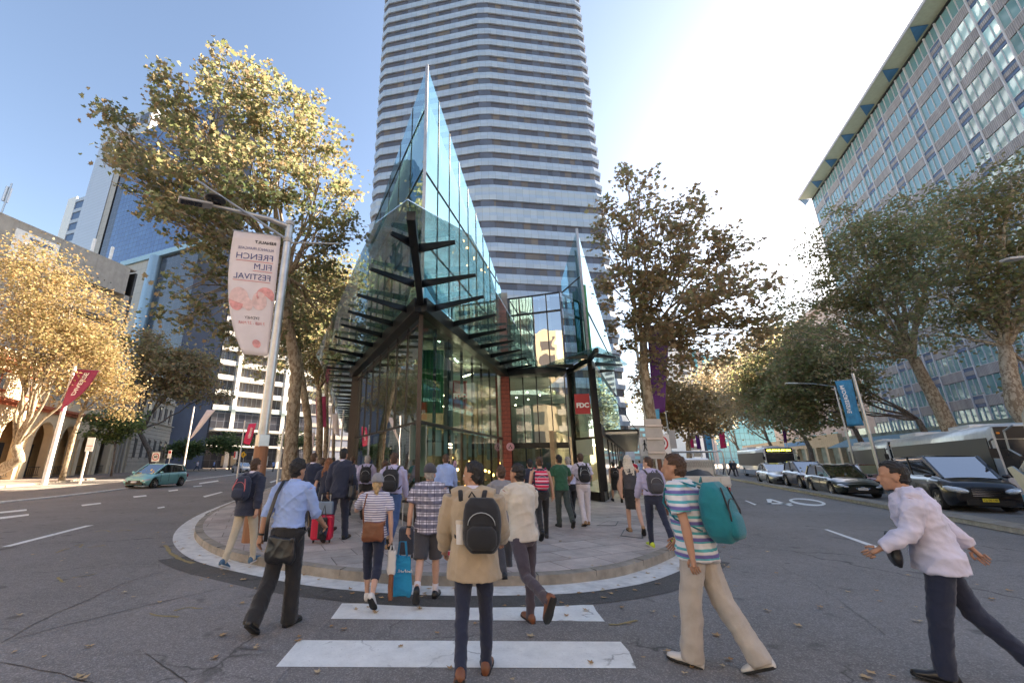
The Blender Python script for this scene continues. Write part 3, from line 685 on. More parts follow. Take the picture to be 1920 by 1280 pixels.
# ---- interior: floor slab, ceiling, back walls, columns, blinds, lamps
mb = MB(); mb.prism([(-4.7, 20.3, FLOOR), (-.95, 11.5, FLOOR), (2.45, 20.5, FLOOR), (5.5, 19.6, FLOOR), (5.9, 17.8, FLOOR), (9, 28, FLOOR), (-4, 28, FLOOR)], (0, 0, .03)); part('interior_floor', mb, MT['int_floor'], GB)
mb = MB(); mb.prism([(-2.7, 20.6, 2.66), (-.6, 16.4, 2.66), (.6, 20.6, 2.66)], (0, 0, .1)); part('mezzanine', mb, MT['ceiling'], GB)
mb = MB(); mb.prism([(-4.6, 20.3, 5.95), (-.95, 12.0, 5.95), (2.3, 20.3, 5.95)], (0, 0, .12)); part('ceiling_panel', mb, MT['interior_wall'], GB)
mb = MB(); mb.bb(2.7, 8.8, 27.5, 27.8, .15, 6.0); mb.bb(2.7, 2.9, 21.5, 27.5, .15, 6.0); part('back_wall', mb, MT['interior_wall'], GB)
mb = MB(); mb.bb(3.0, 5.2, 24.9, 25.0, 1.7, 2.4); part('wall_panel', mb, MT['interior_warm'], GB)
mb = MB(); mb.bb(-4.4, 2.2, 20.6, 20.75, .15, 5.9); part('back_wall', mb, MT['interior_wall'], GB)
for x0, x1, z0, z1, mt in ((-1.6, -.2, 2.9, 4.6, 'interior_warm'), (.3, 1.2, 2.8, 4.2, 'interior_warm'), (-3.6, -2.2, .6, 2.0, 'wood_slats')):
    mb = MB(); mb.bb(x0, x1, 20.5, 20.58, z0, z1); part('wall_panel', mb, MT[mt], GB)
mb = MB(); mb.tube([(-.2, 14.6, .15), (-.2, 14.6, 5.9)], .16, 14); part('interior_column', mb, MT['ceiling'], GB, smooth='auto')
mb = MB(); 
for k in range(14): mb.tube([(-1.35 + k * .07, 15.2 + (k % 2) * .06, 3.4), (-1.35 + k * .07, 15.2 + (k % 2) * .06, 5.8)], .045, 6)
part('curtain', mb, MT['green_curtain'], GB, smooth=True)
for k in range(8):
    a, b = P_.lerp(J, (k + .08) / 8), P_.lerp(J, (k + .9) / 8); zb = 1.75 + .1 * (k % 3)
    mb = MB(); mb.prism([(a.x - nPJ.x * .3, a.y - nPJ.y * .3, zb), (b.x - nPJ.x * .3, b.y - nPJ.y * .3, zb), (b.x - nPJ.x * .3, b.y - nPJ.y * .3, TZ - .06), (a.x - nPJ.x * .3, a.y - nPJ.y * .3, TZ - .06)], -nPJ * .01); part('blind', mb, MT['blind'], GB)
nLP = Vector(((P_ - LW).y, -(P_ - LW).x, 0)).normalized()
for k in range(5):
    a, b = LW.lerp(P_, (k + .1) / 5), LW.lerp(P_, (k + .9) / 5); zb = 1.3 + .25 * (k % 2)
    mb = MB(); mb.prism([(a.x - nLP.x * .3, a.y - nLP.y * .3, zb), (b.x - nLP.x * .3, b.y - nLP.y * .3, zb), (b.x - nLP.x * .3, b.y - nLP.y * .3, TZ - .06), (a.x - nLP.x * .3, a.y - nLP.y * .3, TZ - .06)], -nLP * .01); part('blind', mb, MT['blind'], GB)
a, b = K_.lerp(Cn, .25), K_.lerp(Cn, .95); mb = MB(); mb.prism([(a.x - .1, a.y + .1, 1.95), (b.x - .1, b.y + .1, 1.95), (b.x - .1, b.y + .1, 2.6), (a.x - .1, a.y + .1, 2.6)], (-.01, 0, 0)); part('blind', mb, MT['blind'], GB)
# pendant lamps
rl = random.Random(5)
pend = [(847, 858), (880, 866), (866, 893), (905, 866), (917, 884), (905, 893), (925, 890), (880, 903), (895, 905), (910, 882), (936, 868), (858, 880), (872, 912)]
for k, (u, v) in enumerate(pend):
    D = 15.5 + (u - 840) * .045 + rl.random() * 1.2; q = at(u, v, D)
    lab = 'small glowing orange pendant bulb hanging in the cafe behind the long glass wall'
    t = thing('pendant_lamp', lab, 'lamp', q, 'orange pendant bulbs in the cafe')
    mb = MB(); mb.ell(q, (.05, .05, .06), 8, 6); part('bulb', mb, MT['bulb'], t, smooth=True)
    mb = MB(); mb.tube([q + Z * .06, q + Z * .9], .006, 4); part('cord', mb, MT['text_black'], t)
for k, (x, y, z) in enumerate([(3.6, 23.5, 5.2), (4.4, 24.2, 5.2), (3.3, 25, 5.0), (4.9, 23.2, 5.3), (4.0, 22.2, 5.3), (5.0, 25.4, 5.0), (3.9, 26, 5.1)]):
    mb = MB(); mb.ell((x, y, z), (.045, .045, .03), 8, 4); part('spotlight', mb, MT['ceil_light'], GB)
for x, y, z in ((-.3, 17.5, 4.6), (-.5, 16.4, 4.2), (-.8, 18.3, 3.9), (-1.5, 18, 5.5), (.4, 18.5, 5.4)):
    mb = MB(); mb.beam((x, y, z), (x + .5, y + .35, z + .25), .06, .03); part('strip_light', mb, MT['ceil_light'], GB)
# cafe tables
for k, (x, y) in enumerate([(-.4, 14.0), (.6, 16.4), (-.1, 17.8), (1.3, 18.4)]):
    t = thing('cafe_table', 'small round dark cafe table inside the glass building', 'table', (x, y, FLOOR + .03), 'cafe tables behind the glass')
    mb = MB(); mb.tube([(x, y, .9), (x, y, .93)], .35, 16); part('table_top', mb, MT['wood_slats'], t)
    mb = MB(); mb.tube([(x, y, .18), (x, y, .9)], .03, 8); mb.tube([(x, y, .17), (x, y, .19)], .2, 12); part('pedestal', mb, MT['black_steel'], t)
# ---- shopfront along the right street with a slatted awning
SB = thing('shop_row', 'low glazed shop row with a dark slatted awning running back from the glass box corner', 'building', (8, 22, PZ))
sA = Cn + dR * 1.1 + Vector((.1, 0, 0)); dS = azd(23.2); nS = Vector((dS.y, -dS.x, 0))
def sp(s, o, z): q = sA + dS * s + nS * o; return Vector((q.x, q.y, z))
for k in range(11):
    mb = MB(); mb.poly([sp(k * 4 + .08, 0, .4), sp(k * 4 + 3.92, 0, .4), sp(k * 4 + 3.92, 0, 2.75), sp(k * 4 + .08, 0, 2.75)]); part('shop_window', mb, MT['glass_low'], SB)
    mb = MB(); mb.beam(sp(k * 4, -.03, PZ), sp(k * 4, -.03, 2.8), .1, .1, up=(1, 0, 0)); part('mullion', mb, MT['black_steel'], SB)
mb = MB(); mb.beam(sp(0, -.03, .27), sp(44, -.03, .27), .12, .25); part('plinth', mb, MT['black_steel'], SB)
mb = MB(); mb.beam(sp(0, -.05, 3.05), sp(44, -.05, 3.05), .14, .5); part('fascia', mb, MT['dark_metal'], SB)
mb = MB(); mb.beam(sp(0, -2.2, 1.6), sp(44, -2.2, 1.6), .2, 2.9); part('back_wall', mb, MT['interior_warm'], SB)
for k in range(8): mb = MB(); mb.beam(sp(1 + k * 5, -.9, 2.6), sp(3.2 + k * 5, -.9, 2.6), .1, .05); part('strip_light', mb, MT['ceil_light'], SB)
mb = MB(); mb.beam(sp(2, 1.5, 3.02), sp(44, 1.5, 3.02), .08, .2); part('awning_edge', mb, MT['dark_metal'], SB)
mb = MB(); mb.beam(sp(2, .75, 3.15), sp(44, .75, 3.15), 1.5, .02); part('awning_roof', mb, MT['dark_metal'], SB)
for k in range(60): mb = MB(); mb.beam(sp(2 + k * .7, .05, 3.0), sp(2 + k * .7, 1.46, 3.0), .05, .1); part('awning_slat', mb, MT['galv'], SB)
mb = MB(); mb.beam(sp(5, .4, 5.2), sp(2.2, 1.45, 3.1), .03, .03); part('stay_rod', mb, MT['black_steel'], SB)
# upper storeys behind the shops: bright curved glass podium
mb = MB(); q0 = sp(9, -1.2, 3.3); ring = []
for k in range(12):
    s = k / 11; q = sp(11 + s * 34, -2.0 - 6 * (1 - s) ** 2, 0); ring.append(q)
GL('glass_podium', (.6, .72, .74), lo=.55, hi=.95)
mb = MB(); mb.rings([[Vector((q.x, q.y, z)) for q in ring] for z in (3.3, 8.2)], cap=False, closed=False); part('podium_glass', mb, MT['glass_podium'], SB)
mb = MB(); mb.rings([[Vector((q.x - .6, q.y + .3, z)) for q in ring] for z in (3.3, 8.0)], cap=False, closed=False); part('podium_wall', mb, MT['white_paint'], SB)
# ---------------------------------------------------------------- buildings
def fr(A, d):
    """local frame of a facade: s along, o outward (towards the viewer side), z up"""
    A = Vector((A[0], A[1], 0)); d = Vector((d[0], d[1], 0)).normalized(); n = Vector((d.y, -d.x, 0))
    if n.dot(-A) < 0: n = -n
    def f(s, o, z): return A + d * s + n * o + Z * z
    f.A, f.d, f.n = A, d, n
    return f
def fbox(f, s0, s1, o0, o1, z0, z1, mb=None):
    mb = mb or MB(); c = f((s0 + s1) / 2, (o0 + o1) / 2, (z0 + z1) / 2)
    return mb.box(c, (abs(s1 - s0) / 2, abs(o1 - o0) / 2, abs(z1 - z0) / 2), (f.d, f.n, Z))
def capped(name, items, mat, parent, cap=100):
    """items: list of MB sorted largest-in-view first; first cap are parts, the rest one stuff part"""
    for mb in items[:cap]: part(name, mb, mat, parent)
    rest = items[cap:]
    if rest:
        big = MB()
        for mb in rest: big.add(mb.v, [list(f) for f in mb.f])
        part(name, big, mat, parent, kind='stuff')
# ===== high tower with white bands
M('tower_panel', (.36, .41, .47), .35, vary=.06, vs_=.5, spec=.6)
M('tower_core', (.10, .12, .17), .5, vary=.2, vs_=.3)
GL('tower_glass', (.25, .25, .30), lo=.18, hi=.9)
def towerglass():
    m, n, out = nodes('tower_window'); p = nd(n, 'BsdfPrincipled'); p.inputs['Roughness'].default_value = .08
    tc = nd(n, 'TexCoord'); sx = nd(n, 'SeparateXYZ'); n.links.new(tc.outputs['UV'], sx.inputs[0])
    cm = nd(n, 'CombineXYZ')
    fl = nd(n, 'Math', operation='FLOOR'); n.links.new(sx.outputs[0], fl.inputs[0]); n.links.new(fl.outputs[0], cm.inputs[0]); n.links.new(sx.outputs[1], cm.inputs[1])
    wn = nd(n, 'TexWhiteNoise', noise_dimensions='2D'); n.links.new(cm.outputs[0], wn.inputs['Vector'])
    c = ramp(n, wn.outputs['Value'], [(.0, (.08, .09, .12)), (.6, (.10, .105, .135)), (.85, (.13, .115, .11)), (1.0, (.20, .17, .145))])
    fx = nd(n, 'Math', operation='FRACT'); n.links.new(sx.outputs[0], fx.inputs[0])
    ml = ramp(n, fx.outputs[0], [(.0, 1.0), (.05, 0.0)])
    c = mixc(n, ml, c, (.14, .13, .13)); n.links.new(c, p.inputs['Base Color'])
    n.links.new(p.outputs[0], out.inputs[0]); return m
towerglass()
m, n, out = nodes('tower_seam'); p = nd(n, 'BsdfPrincipled'); p.inputs['Roughness'].default_value = .32; tc = nd(n, 'TexCoord'); sx = nd(n, 'SeparateXYZ'); n.links.new(tc.outputs['UV'], sx.inputs[0])
fx = nd(n, 'Math', operation='FRACT'); n.links.new(sx.outputs[0], fx.inputs[0]); fl = nd(n, 'Math', operation='FLOOR'); n.links.new(sx.outputs[0], fl.inputs[0])
fy = nd(n, 'Math', operation='FLOOR'); n.links.new(sx.outputs[1], fy.inputs[0]); cmb = nd(n, 'CombineXYZ'); n.links.new(fl.outputs[0], cmb.inputs[0]); n.links.new(fy.outputs[0], cmb.inputs[1])
wn = nd(n, 'TexWhiteNoise', noise_dimensions='2D'); n.links.new(cmb.outputs[0], wn.inputs['Vector'])
c = ramp(n, wn.outputs['Value'], [(.0, (.33, .42, .54)), (1.0, (.40, .49, .60))]); c = mixc(n, ramp(n, fx.outputs[0], [(.0, 1.0), (.045, 0.0)]), c, (.12, .14, .17)); n.links.new(c, p.inputs['Base Color']); n.links.new(p.outputs[0], out.inputs[0])
# plan: kink nearest the street, rounded outer corners
TK = Vector((7.6, 80, 0)); TL = Vector((-19.4, 85.8, 0)); TR = Vector((34.8, 83.4, 0))
plan = [Vector((-23, 112, 0)), TL + Vector((-.6, 3.2, 0)), TL + Vector((-.45, 1.1, 0)), TL + Vector((.9, -.25, 0)), TK + Vector((-1.8, .33, 0)), TK + Vector((1.5, .2, 0)), TR + Vector((-1.2, -.15, 0)), TR + Vector((.45, .8, 0)), TR + Vector((.9, 2.8, 0)), Vector((38, 112, 0))]
TW = thing('office_tower', 'very tall tower with white horizontal bands and dark ribbon windows behind the glass building', 'tower', (8, 100, 0))
cen = Vector((8, 100, 0))
def ringoff(o, z):
    out = []
    for i, p in enumerate(plan):
        a, b = plan[max(i - 1, 0)], plan[min(i + 1, len(plan) - 1)]; t = (b - a).normalized(); n = Vector((t.y, -t.x, 0)); out.append(p + n * o + Z * z)
    return out
levels = []; z = 145.0
kz = 111.5
zs = [kz + 3.71 * k for k in range(10, 0, -1)] + [kz - 3.71 * k for k in range(0, 14)]     # dark band centres
zs += [57.6, 52.2] + [52.2 - 3.71 * k for k in range(1, 13)]
piers = []
for i, zc in enumerate(zs):
    hh = .78 if i != 24 else .75
    r = ringoff(0, zc - hh); r2 = ringoff(0, zc + hh); mb = MB(); mb.rings([r, r2], cap=False, closed=False)
    o = part('window_band', mb, MT['tower_window'], TW); me = o.data
    uv = me.uv_layers.new(name='UVMap'); L = 0
    cum = [0]
    for a, b in zip(plan[:-1], plan[1:]): cum.append(cum[-1] + (b - a).length / 1.55)
    nv = len(plan)
    for pl in me.polygons:
        for li in pl.loop_indices:
            vi = me.loops[li].vertex_index % nv; uv.data[li].uv = (cum[vi], i * 1.37)
    # solid dark piers between groups of windows
    for (a, b, ss) in ((plan[3], plan[4], (.27, .52, .77)), (plan[5], plan[6], (.22, .50, .62, .86))):
        for s in ss:
            q = a.lerp(b, s); t = (b - a).normalized(); n = Vector((t.y, -t.x, 0)); mb = MB(); mb.box(q + n * .0 + Z * zc, (.95, .06, hh), (t, n, Z)); piers.append(mb)
    q = TK + Z * zc; mb = MB(); mb.box(q + Vector((0, .25, 0)), (1.5, .2, hh)); piers.append(mb)
capped('window_pier', piers[80:] + piers[:80], MT['tower_core'], TW)
zz = [(zs[0] + 8, zs[0])] + list(zip(zs[:-1], zs[1:])) + [(zs[-1], zs[-1] - 9)]
for i, (a, b) in enumerate(zz):
    hi_, lo_ = a - .78, b + .78
    mid = lo_ + (hi_ - lo_) * .42
    mb = MB(); rr = [ringoff(.05, lo_), ringoff(.38, lo_), ringoff(.50, mid), ringoff(.20, hi_ - .05), ringoff(.05, hi_)]
    if hi_ - lo_ > 3.4: rr = [ringoff(.05, lo_), ringoff(.5, lo_), ringoff(.66, lo_ + 1.1), ringoff(.4, lo_ + 2.1), ringoff(.66, lo_ + 3.1), ringoff(.3, hi_ - .05), ringoff(.05, hi_)]
    mb.rings(rr, cap=False, closed=False); o = part('spandrel_band', mb, MT['tower_seam'], TW); me = o.data; uv = me.uv_layers.new(name='UVMap')
    for pl in me.polygons:
        for li in pl.loop_indices: vi = me.loops[li].vertex_index; uv.data[li].uv = (cum[vi % nv], (vi // nv) * .5 + i * 3)
mb = MB(); 
for i in range(len(plan) - 1):
    a, b = plan[i] + Vector((0, .3, 0)), plan[i + 1] + Vector((0, .3, 0))
mb.prism([p + Vector((0, .6, 0)) for p in plan[::-1]], (0, 0, 158)); part('core', mb, MT['tower_core'], TW)
mb = MB()
for (a, b, n_) in ((plan[3], plan[4], 17), (plan[5], plan[6], 17)):
    t = (b - a).normalized(); n = Vector((t.y, -t.x, 0))
    for k in range(n_ + 1):
        q = a.lerp(b, k / n_); mb.box(q + n * 1.0 + Z * 75, (.02, .07, 0))
# ===== long office building on the right: brown panels, teal windows, deep eaves
LAT = 36.0; RB = thing('office_block', 'long mid century office block with brown ribbed panels and teal windows along the right street', 'building', n227 * LAT + d227 * 60)
A0 = n227 * LAT
def ff(s, o, z): return A0 + d227 * s - n227 * o + Z * z
ff.A, ff.d, ff.n = A0, d227, -n227
def ribbed(name, c):
    m, n, out = nodes(name); p = nd(n, 'BsdfPrincipled'); v = coords(n, 'Object')
    mp = nd(n, 'Mapping'); mp.inputs['Rotation'].default_value = (0, 0, R(22.7)); n.links.new(v, mp.inputs[0])
    wv = nd(n, 'TexWave', wave_type='BANDS', bands_direction='Y'); wv.inputs['Scale'].default_value = 1.6; wv.inputs['Distortion'].default_value = 1.5; wv.inputs['Detail'].default_value = 3; n.links.new(mp.outputs[0], wv.inputs[0])
    st = ramp(n, noi(n, coords(n, 'Object', (1, 1, .06)), 1.6, 5, .7), [(.3, .62), (.7, 1.15)])
    cc = mixc(n, wv.outputs['Fac'], dark(c, .8), dark(c, 1.15)); cc = mixc(n, 1.0, cc, st, 'MULTIPLY')
    n.links.new(cc, p.inputs['Base Color']); p.inputs['Roughness'].default_value = .6
    b = nd(n, 'Bump'); b.inputs['Strength'].default_value = .5; b.inputs['Distance'].default_value = .05; n.links.new(wv.outputs['Fac'], b.inputs['Height']); n.links.new(b.outputs[0], p.inputs['Normal'])
    n.links.new(p.outputs[0], out.inputs[0])
ribbed('rib_panel', (.34, .325, .34)); ribbed('lower_panel', (.32, .31, .35))
M('pink_frame', (.52, .53, .58), .5, vary=.05)
M('blue_strip', (.06, .12, .24), .4); M('eave_green', (.42, .52, .44), .7, vary=.08); M('eave_blue', (.05, .20, .42), .6)
def officewin(name, tint, base):
    m, n, out = nodes(name); p = nd(n, 'BsdfPrincipled'); gm = nd(n, 'ObjectInfo')
    c = ramp(n, gm.outputs['Random'], [(.0, dark(base, .45)), (.5, base), (1.0, dark(base, 1.7))])
    n.links.new(c, p.inputs['Base Color']); p.inputs['Roughness'].default_value = .05; p.inputs['Specular IOR Level'].default_value = .9; p.inputs['Coat Weight'].default_value = .6; p.inputs['Coat Roughness'].default_value = .02
    n.links.new(p.outputs[0], out.inputs[0])
officewin('teal_window', (.1, .3, .35), (.27, .56, .60))
S_END = 86.0; ROOF = 49.2; FH = 3.13
WB, NB = 3.9, 1.85                        # wide bay (four lights) + narrow bay (two lights)
bays = []; s = S_END
while s > 32: bays.append(('w', s - WB, s)); s -= WB; bays.append(('n', s - NB, s)); s -= NB
mb = MB(); fbox(ff, 30, S_END + .0, -16, -.25, 0, ROOF - .6, mb); part('wall', mb, MT['tower_core'], RB)
wins, pans, strips_, fr_, sash = [], [], [], MB(), []
rows = [ROOF - 1.1 - FH * (k + 1) for k in range(14)]
for r_, zb in enumerate(rows):            # zb = bottom of the row: panel below, glass above
    for kind, s0, s1 in bays:
        if s1 < -32: continue
        sc_ = abs((s0 + s1) / 2 - 40) + r_ * 1.5
        u_vis = s0 > 10
        g0, g1 = zb + 1.15, zb + FH - .06
        if kind == 'n': g0 = zb + 1.28
        mb = MB(); fbox(ff, s0 + .06, s1 - .06, -.2, -.1, g0, g1, mb); wins.append((s0 if u_vis else 999, mb))
        nl = 4 if kind == 'w' else 2
        m2 = MB()
        for q in range(1, nl): fbox(ff, s0 + (s1 - s0) * q / nl - .03, s0 + (s1 - s0) * q / nl + .03, -.12, -.02, g0, g1, m2)
        fbox(ff, s0 + .05, s1 - .05, -.12, -.01, g0 - .06, g0 + .0, m2)
        sash.append((s0 if u_vis else 999, m2))
        if kind == 'w':
            mb = MB(); fbox(ff, s0 + .05, s1 - .05, -.2, -.03, zb, g0 - .065, mb); pans.append((s0 if u_vis else 999, mb))
        else:
            mb = MB(); fbox(ff, s0 + .05, s1 - .05, -.2, -.08, zb, zb + .36, mb); fbox(ff, s0 + .05, s1 - .05, -.2, -.08, g0 - .42, g0 - .065, mb); strips_.append((s0 if u_vis else 999, mb))
            mb = MB(); fbox(ff, s0 + .05, s1 - .05, -.2, -.04, zb + .37, g0 - .43, mb); pans.append((s0 if u_vis else 999, mb))
for nm, L_, mt in (('window', wins, 'teal_window'), ('window_sash', sash, 'pink_frame'), ('panel', pans, 'rib_panel'), ('blue_band', strips_, 'blue_strip')):
    L_.sort(key=lambda x: x[0]); capped(nm, [x[1] for x in L_], MT[mt], RB, 100)
nm = 0
for kind, s0, s1 in bays: mb = MB(); fbox(ff, s0 - .06, s0 + .06, -.2, .06, 3.0, ROOF - 1.0, mb); part('mullion', mb, MT['pink_frame'], RB)
mb = MB(); fbox(ff, 30, S_END, -.2, .08, ROOF - 1.1, ROOF - .95, mb); part('cornice', mb, MT['dark_metal'], RB)
# deep eave: sloping green soffit divided by blue fins
mb = MB(); mb.prism([ff(S_END + .3, -.4, ROOF - .62), ff(30, -.4, ROOF - .62), ff(30, 1.9, ROOF - .55), ff(S_END + .3, 1.9, ROOF - .55)], (0, 0, .12)); part('eave_soffit', mb, MT['eave_green'], RB)
mb = MB(); fbox(ff, 30, S_END + .3, 1.9, 2.0, ROOF - .62, ROOF - .25, mb); part('fascia', mb, MT['pink_frame'], RB)
for kind, s0, s1 in bays:
    if kind == 'w': mb = MB(); mb.prism([ff(s1, 1.85, ROOF - .66), ff(s1 + .4, .1, ROOF - .66), ff(s1 + 2.6, .1, ROOF - .66)], (0, 0, .035)); part('eave_fin', mb, MT['eave_blue'], RB)
# end wall (brown) and the pink block beyond
mb = MB(); fbox(ff, S_END, S_END + .3, -16, -.1, 0, ROOF - .6, mb); part('end_wall', mb, MT['lower_panel'], RB)
PB = thing('stone_block', 'pale pink stone building seen through the trees beyond the long office block', 'building', n227 * 40 + d227 * 110)
M('pink_stone', (.55, .44, .40), .8, vary=.12, grime=.2)
mb = MB(); fbox(ff, S_END + 1, S_END + 58, -20, -2, 0, 31, mb); part('wall', mb, MT['pink_stone'], PB)
for r_ in range(6):
    for c_ in range(10):
        mb = MB(); fbox(ff, S_END + 3 + c_ * 5.4, S_END + 5.4 + c_ * 5.4, -2.01, -1.96, 5 + r_ * 3.9, 7.2 + r_ * 3.9, mb); part('window', mb, MT['teal_window'], PB)
mb = MB(); fbox(ff, S_END + .5, S_END + 58.5, -20.5, -1.4, 31, 31.9, mb); part('parapet', mb, MT['pink_stone'], PB)
# ---- low shops with awnings under the trees on the right
LS_ = thing('shop_terrace', 'low beige shop terrace with a blue awning behind the right hand street trees', 'building', n227 * 27 + d227 * 80)
M('beige_stone', (.50, .40, .28), .75, vary=.15, grime=.3); M('awning_blue', (.08, .22, .30), .6)
A1 = n227 * 31
def fg(s, o, z): return A1 + d227 * s - n227 * o + Z * z
fg.A, fg.d, fg.n = A1, d227, -n227
mb = MB(); fbox(fg, 48, 150, -5, -.5, 0, 5.4, mb); part('wall', mb, MT['interior_wall'], LS_)
mb = MB(); fbox(fg, 86, 150, -.5, .1, 4.0, 6.0, mb); part('fascia', mb, MT['beige_stone'], LS_)
for k in range(14): mb = MB(); fbox(fg, 86 + k * 4.8, 86.8 + k * 4.8, -.5, .15, .1, 4.0, mb); part('pier', mb, MT['beige_stone'], LS_)
mb = MB(); mb.prism([fg(48, -.4, 4.9), fg(84, -.4, 4.9), fg(84, 2.4, 3.6), fg(48, 2.4, 3.6)], (0, 0, .08)); part('awning', mb, MT['awning_blue'], LS_)
mb = MB(); fbox(fg, 100, 112, .1, .2, 4.6, 5.4, mb); part('shop_sign', mb, MT['eave_blue'], LS_)
for k in range(9): mb = MB(); fbox(fg, 49 + k * 4, 52.4 + k * 4, -.5, -.4, .5, 3.4, mb); part('shop_window', mb, MT['teal_window'], LS_)
# ===== far end of the right street: teal grid tower and slim white block
def gridmat(name, c1, c2, sx, sz, line, lw=.05, rough=.1):
    """curtain wall: glass colour with a mullion grid, along a facade direction via UV"""
    m, n, out = nodes(name); p = nd(n, 'BsdfPrincipled'); tc = nd(n, 'TexCoord'); br = nd(n, 'TexBrick')
    br.offset = 0; br.inputs['Scale'].default_value = 1; br.inputs['Brick Width'].default_value = sx; br.inputs['Row Height'].default_value = sz
    br.inputs['Mortar Size'].default_value = lw; br.inputs['Mortar Smooth'].default_value = 0
    br.inputs['Color1'].default_value = (*c1, 1); br.inputs['Color2'].default_value = (*c2, 1); br.inputs['Mortar'].default_value = (*line, 1)
    n.links.new(tc.outputs['UV'], br.inputs[0]); n.links.new(br.outputs[0], p.inputs['Base Color'])
    p.inputs['Roughness'].default_value = rough; p.inputs['Specular IOR Level'].default_value = .8; n.links.new(p.outputs[0], out.inputs[0]); return m
def uvwall(name, f, s0, s1, o, z0, z1, mat, parent, o1=None):
    """one facade sheet with real-size UVs (metres), thin slab"""
    o1 = o if o1 is None else o1
    mb = MB(); mb.poly([f(s0, o, z0), f(s1, o1, z0), f(s1, o1, z1), f(s0, o, z1)])
    ob = part(name, mb, mat, parent); uv = ob.data.uv_layers.new(name='UVMap'); L = math.hypot(s1 - s0, o1 - o)
    for i, c in enumerate(((0, 0), (L, 0), (L, z1 - z0), (0, z1 - z0))): uv.data[i].uv = c
    return ob
gridmat('teal_grid', (.10, .42, .50), (.16, .50, .58), 3.2, 3.4, (.05, .16, .2), .14)
TT = thing('teal_tower', 'teal gridded glass tower with pink stone edge far down the right street', 'tower', (150, 240, 0))
f = fr(at(1330, 860, 235), azd(76))
uvwall('glass_wall', f, 5, 52, .02, 0, 62, MT['teal_grid'], TT); uvwall('glass_wall', f, 0, 3, .02, 0, 66, MT['teal_grid'], TT)
mb = MB(); fbox(f, 3, 6, -5, .6, 0, 64, mb); part('stone_edge', mb, MT['pink_stone'], TT)
mb = MB(); fbox(f, 0, 52, -24, -.05, 0, 61.5, mb); part('core', mb, MT['tower_core'], TT)
WBk = thing('slim_block', 'slim white apartment block far off to the left of the teal gridded tower', 'building', at(1305, 860, 225))
f = fr(at(1290, 860, 225), azd(80)); mb = MB(); fbox(f, 0, 11, -18, 0, 0, 66, mb); part('wall', mb, MT['white_paint'], WBk)
for k in range(18): mb = MB(); fbox(f, 3, 9, .0, .08, 4 + k * 3.4, 5.9 + k * 3.4, mb); part('window', mb, MT['tower_window'], WBk)
fb = thing('street_end_block', 'grey building closing the far end of the right street', 'building', (110, 300, 0)); f = fr((85, 290), azd(85)); mb = MB(); fbox(f, 0, 90, -20, 0, 0, 26, mb); part('wall', mb, MT['concrete'], fb)
for r_ in range(6):
    for k in range(14): mb = MB(); fbox(f, 2 + k * 6.3, 6 + k * 6.3, 0, .1, 3 + r_ * 3.8, 5 + r_ * 3.8, mb); part('window', mb, MT['teal_window'], fb)
# ===== left side =====
# heritage arcade, sunlit, with red cornices
HA = thing('arcade_building', 'cream heritage building with round arches and red cornices at the left edge', 'building', (-40, 40, 0))
M('cream', (.66, .56, .40), .8, vary=.08, vs_=1.2, grime=.15); M('ochre', (.52, .30, .12), .8, vary=.15); M('red_cornice', (.42, .13, .07), .7, vary=.2, vs_=2); M('dark_void', (.03, .03, .035), .8); M('iron', (.03, .03, .03), .5, .5)
dH = azd(-18.7); f = fr((-36, 29), dH)
S0, S1 = -26, 33
def archwall(f, s0, s1, z0, z1, aw, zs_, th, mb, zfill=None):
    """wall slab between s0,s1 with one round-headed opening of half width aw, springing at zs_"""
    c = (s0 + s1) / 2; k = 10; pts = [(c - aw, z0)] + [(c - aw * math.cos(PI * i / k), zs_ + aw * math.sin(PI * i / k)) for i in range(k + 1)] + [(c + aw, z0)]
    for side in (0, th):
        L = [(s0, z0), (s0, z1)] + [(s0, z1)] ; 
    # strips from opening outline up to the wall top
    for a, b in zip(pts[:-1], pts[1:]):
        if abs(a[0] - b[0]) < 1e-6: continue
        mb.prism([f(a[0], 0, a[1]), f(b[0], 0, b[1]), f(b[0], 0, z1), f(a[0], 0, z1)], -f.n * th)
    mb.prism([f(s0, 0, z0), f(c - aw, 0, z0), f(c - aw, 0, z1), f(s0, 0, z1)], -f.n * th)
    mb.prism([f(c + aw, 0, z0), f(s1, 0, z0), f(s1, 0, z1), f(c + aw, 0, z1)], -f.n * th)
na = 13; wd = (S1 - S0) / na
for k in range(na):
    a = S0 + k * wd; mb = MB(); archwall(f, a, a + wd, PZ, 6.5, 1.45, 3.9, .7, mb); part('arch_bay', mb, MT['cream'], HA)
    mb = MB(); c = a + wd / 2
    for i in range(10):
        t0, t1 = PI * i / 10, PI * (i + 1) / 10
        mb.prism([f(c - r * math.cos(t), .0, 3.9 + r * math.sin(t)) for r, t in ((1.5, t0), (1.5, t1), (1.75, t1), (1.75, t0))], f.n * .08)
    part('arch_moulding', mb, MT['cream'], HA)
    mb = MB()
    for i in range(9): q = f(c - 1.2 + i * .3, -.3, .4); mb.tube([q, q + Z * .75], .02, 5)
    mb.beam(f(c - 1.4, -.3, 1.15), f(c + 1.4, -.3, 1.15), .05, .05); mb.beam(f(c - 1.4, -.3, .4), f(c + 1.4, -.3, .4), .05, .05); part('iron_railing', mb, MT['iron'], HA)
    mb = MB(); fbox(f, a - .25, a + .25, .0, .1, PZ, 3.9, mb); fbox(f, a - .32, a + .32, .0, .16, 3.85, 4.05, mb); part('pilaster', mb, MT['cream'], HA)
mb = MB(); fbox(f, S0, S1, -3.6, -3.2, PZ, 6.5, mb); part('inner_wall', mb, MT['ochre'], HA)
mb = MB(); fbox(f, S0, S1, -12, -.7, 6.3, 6.5, mb); part('floor_slab', mb, MT['ochre'], HA)
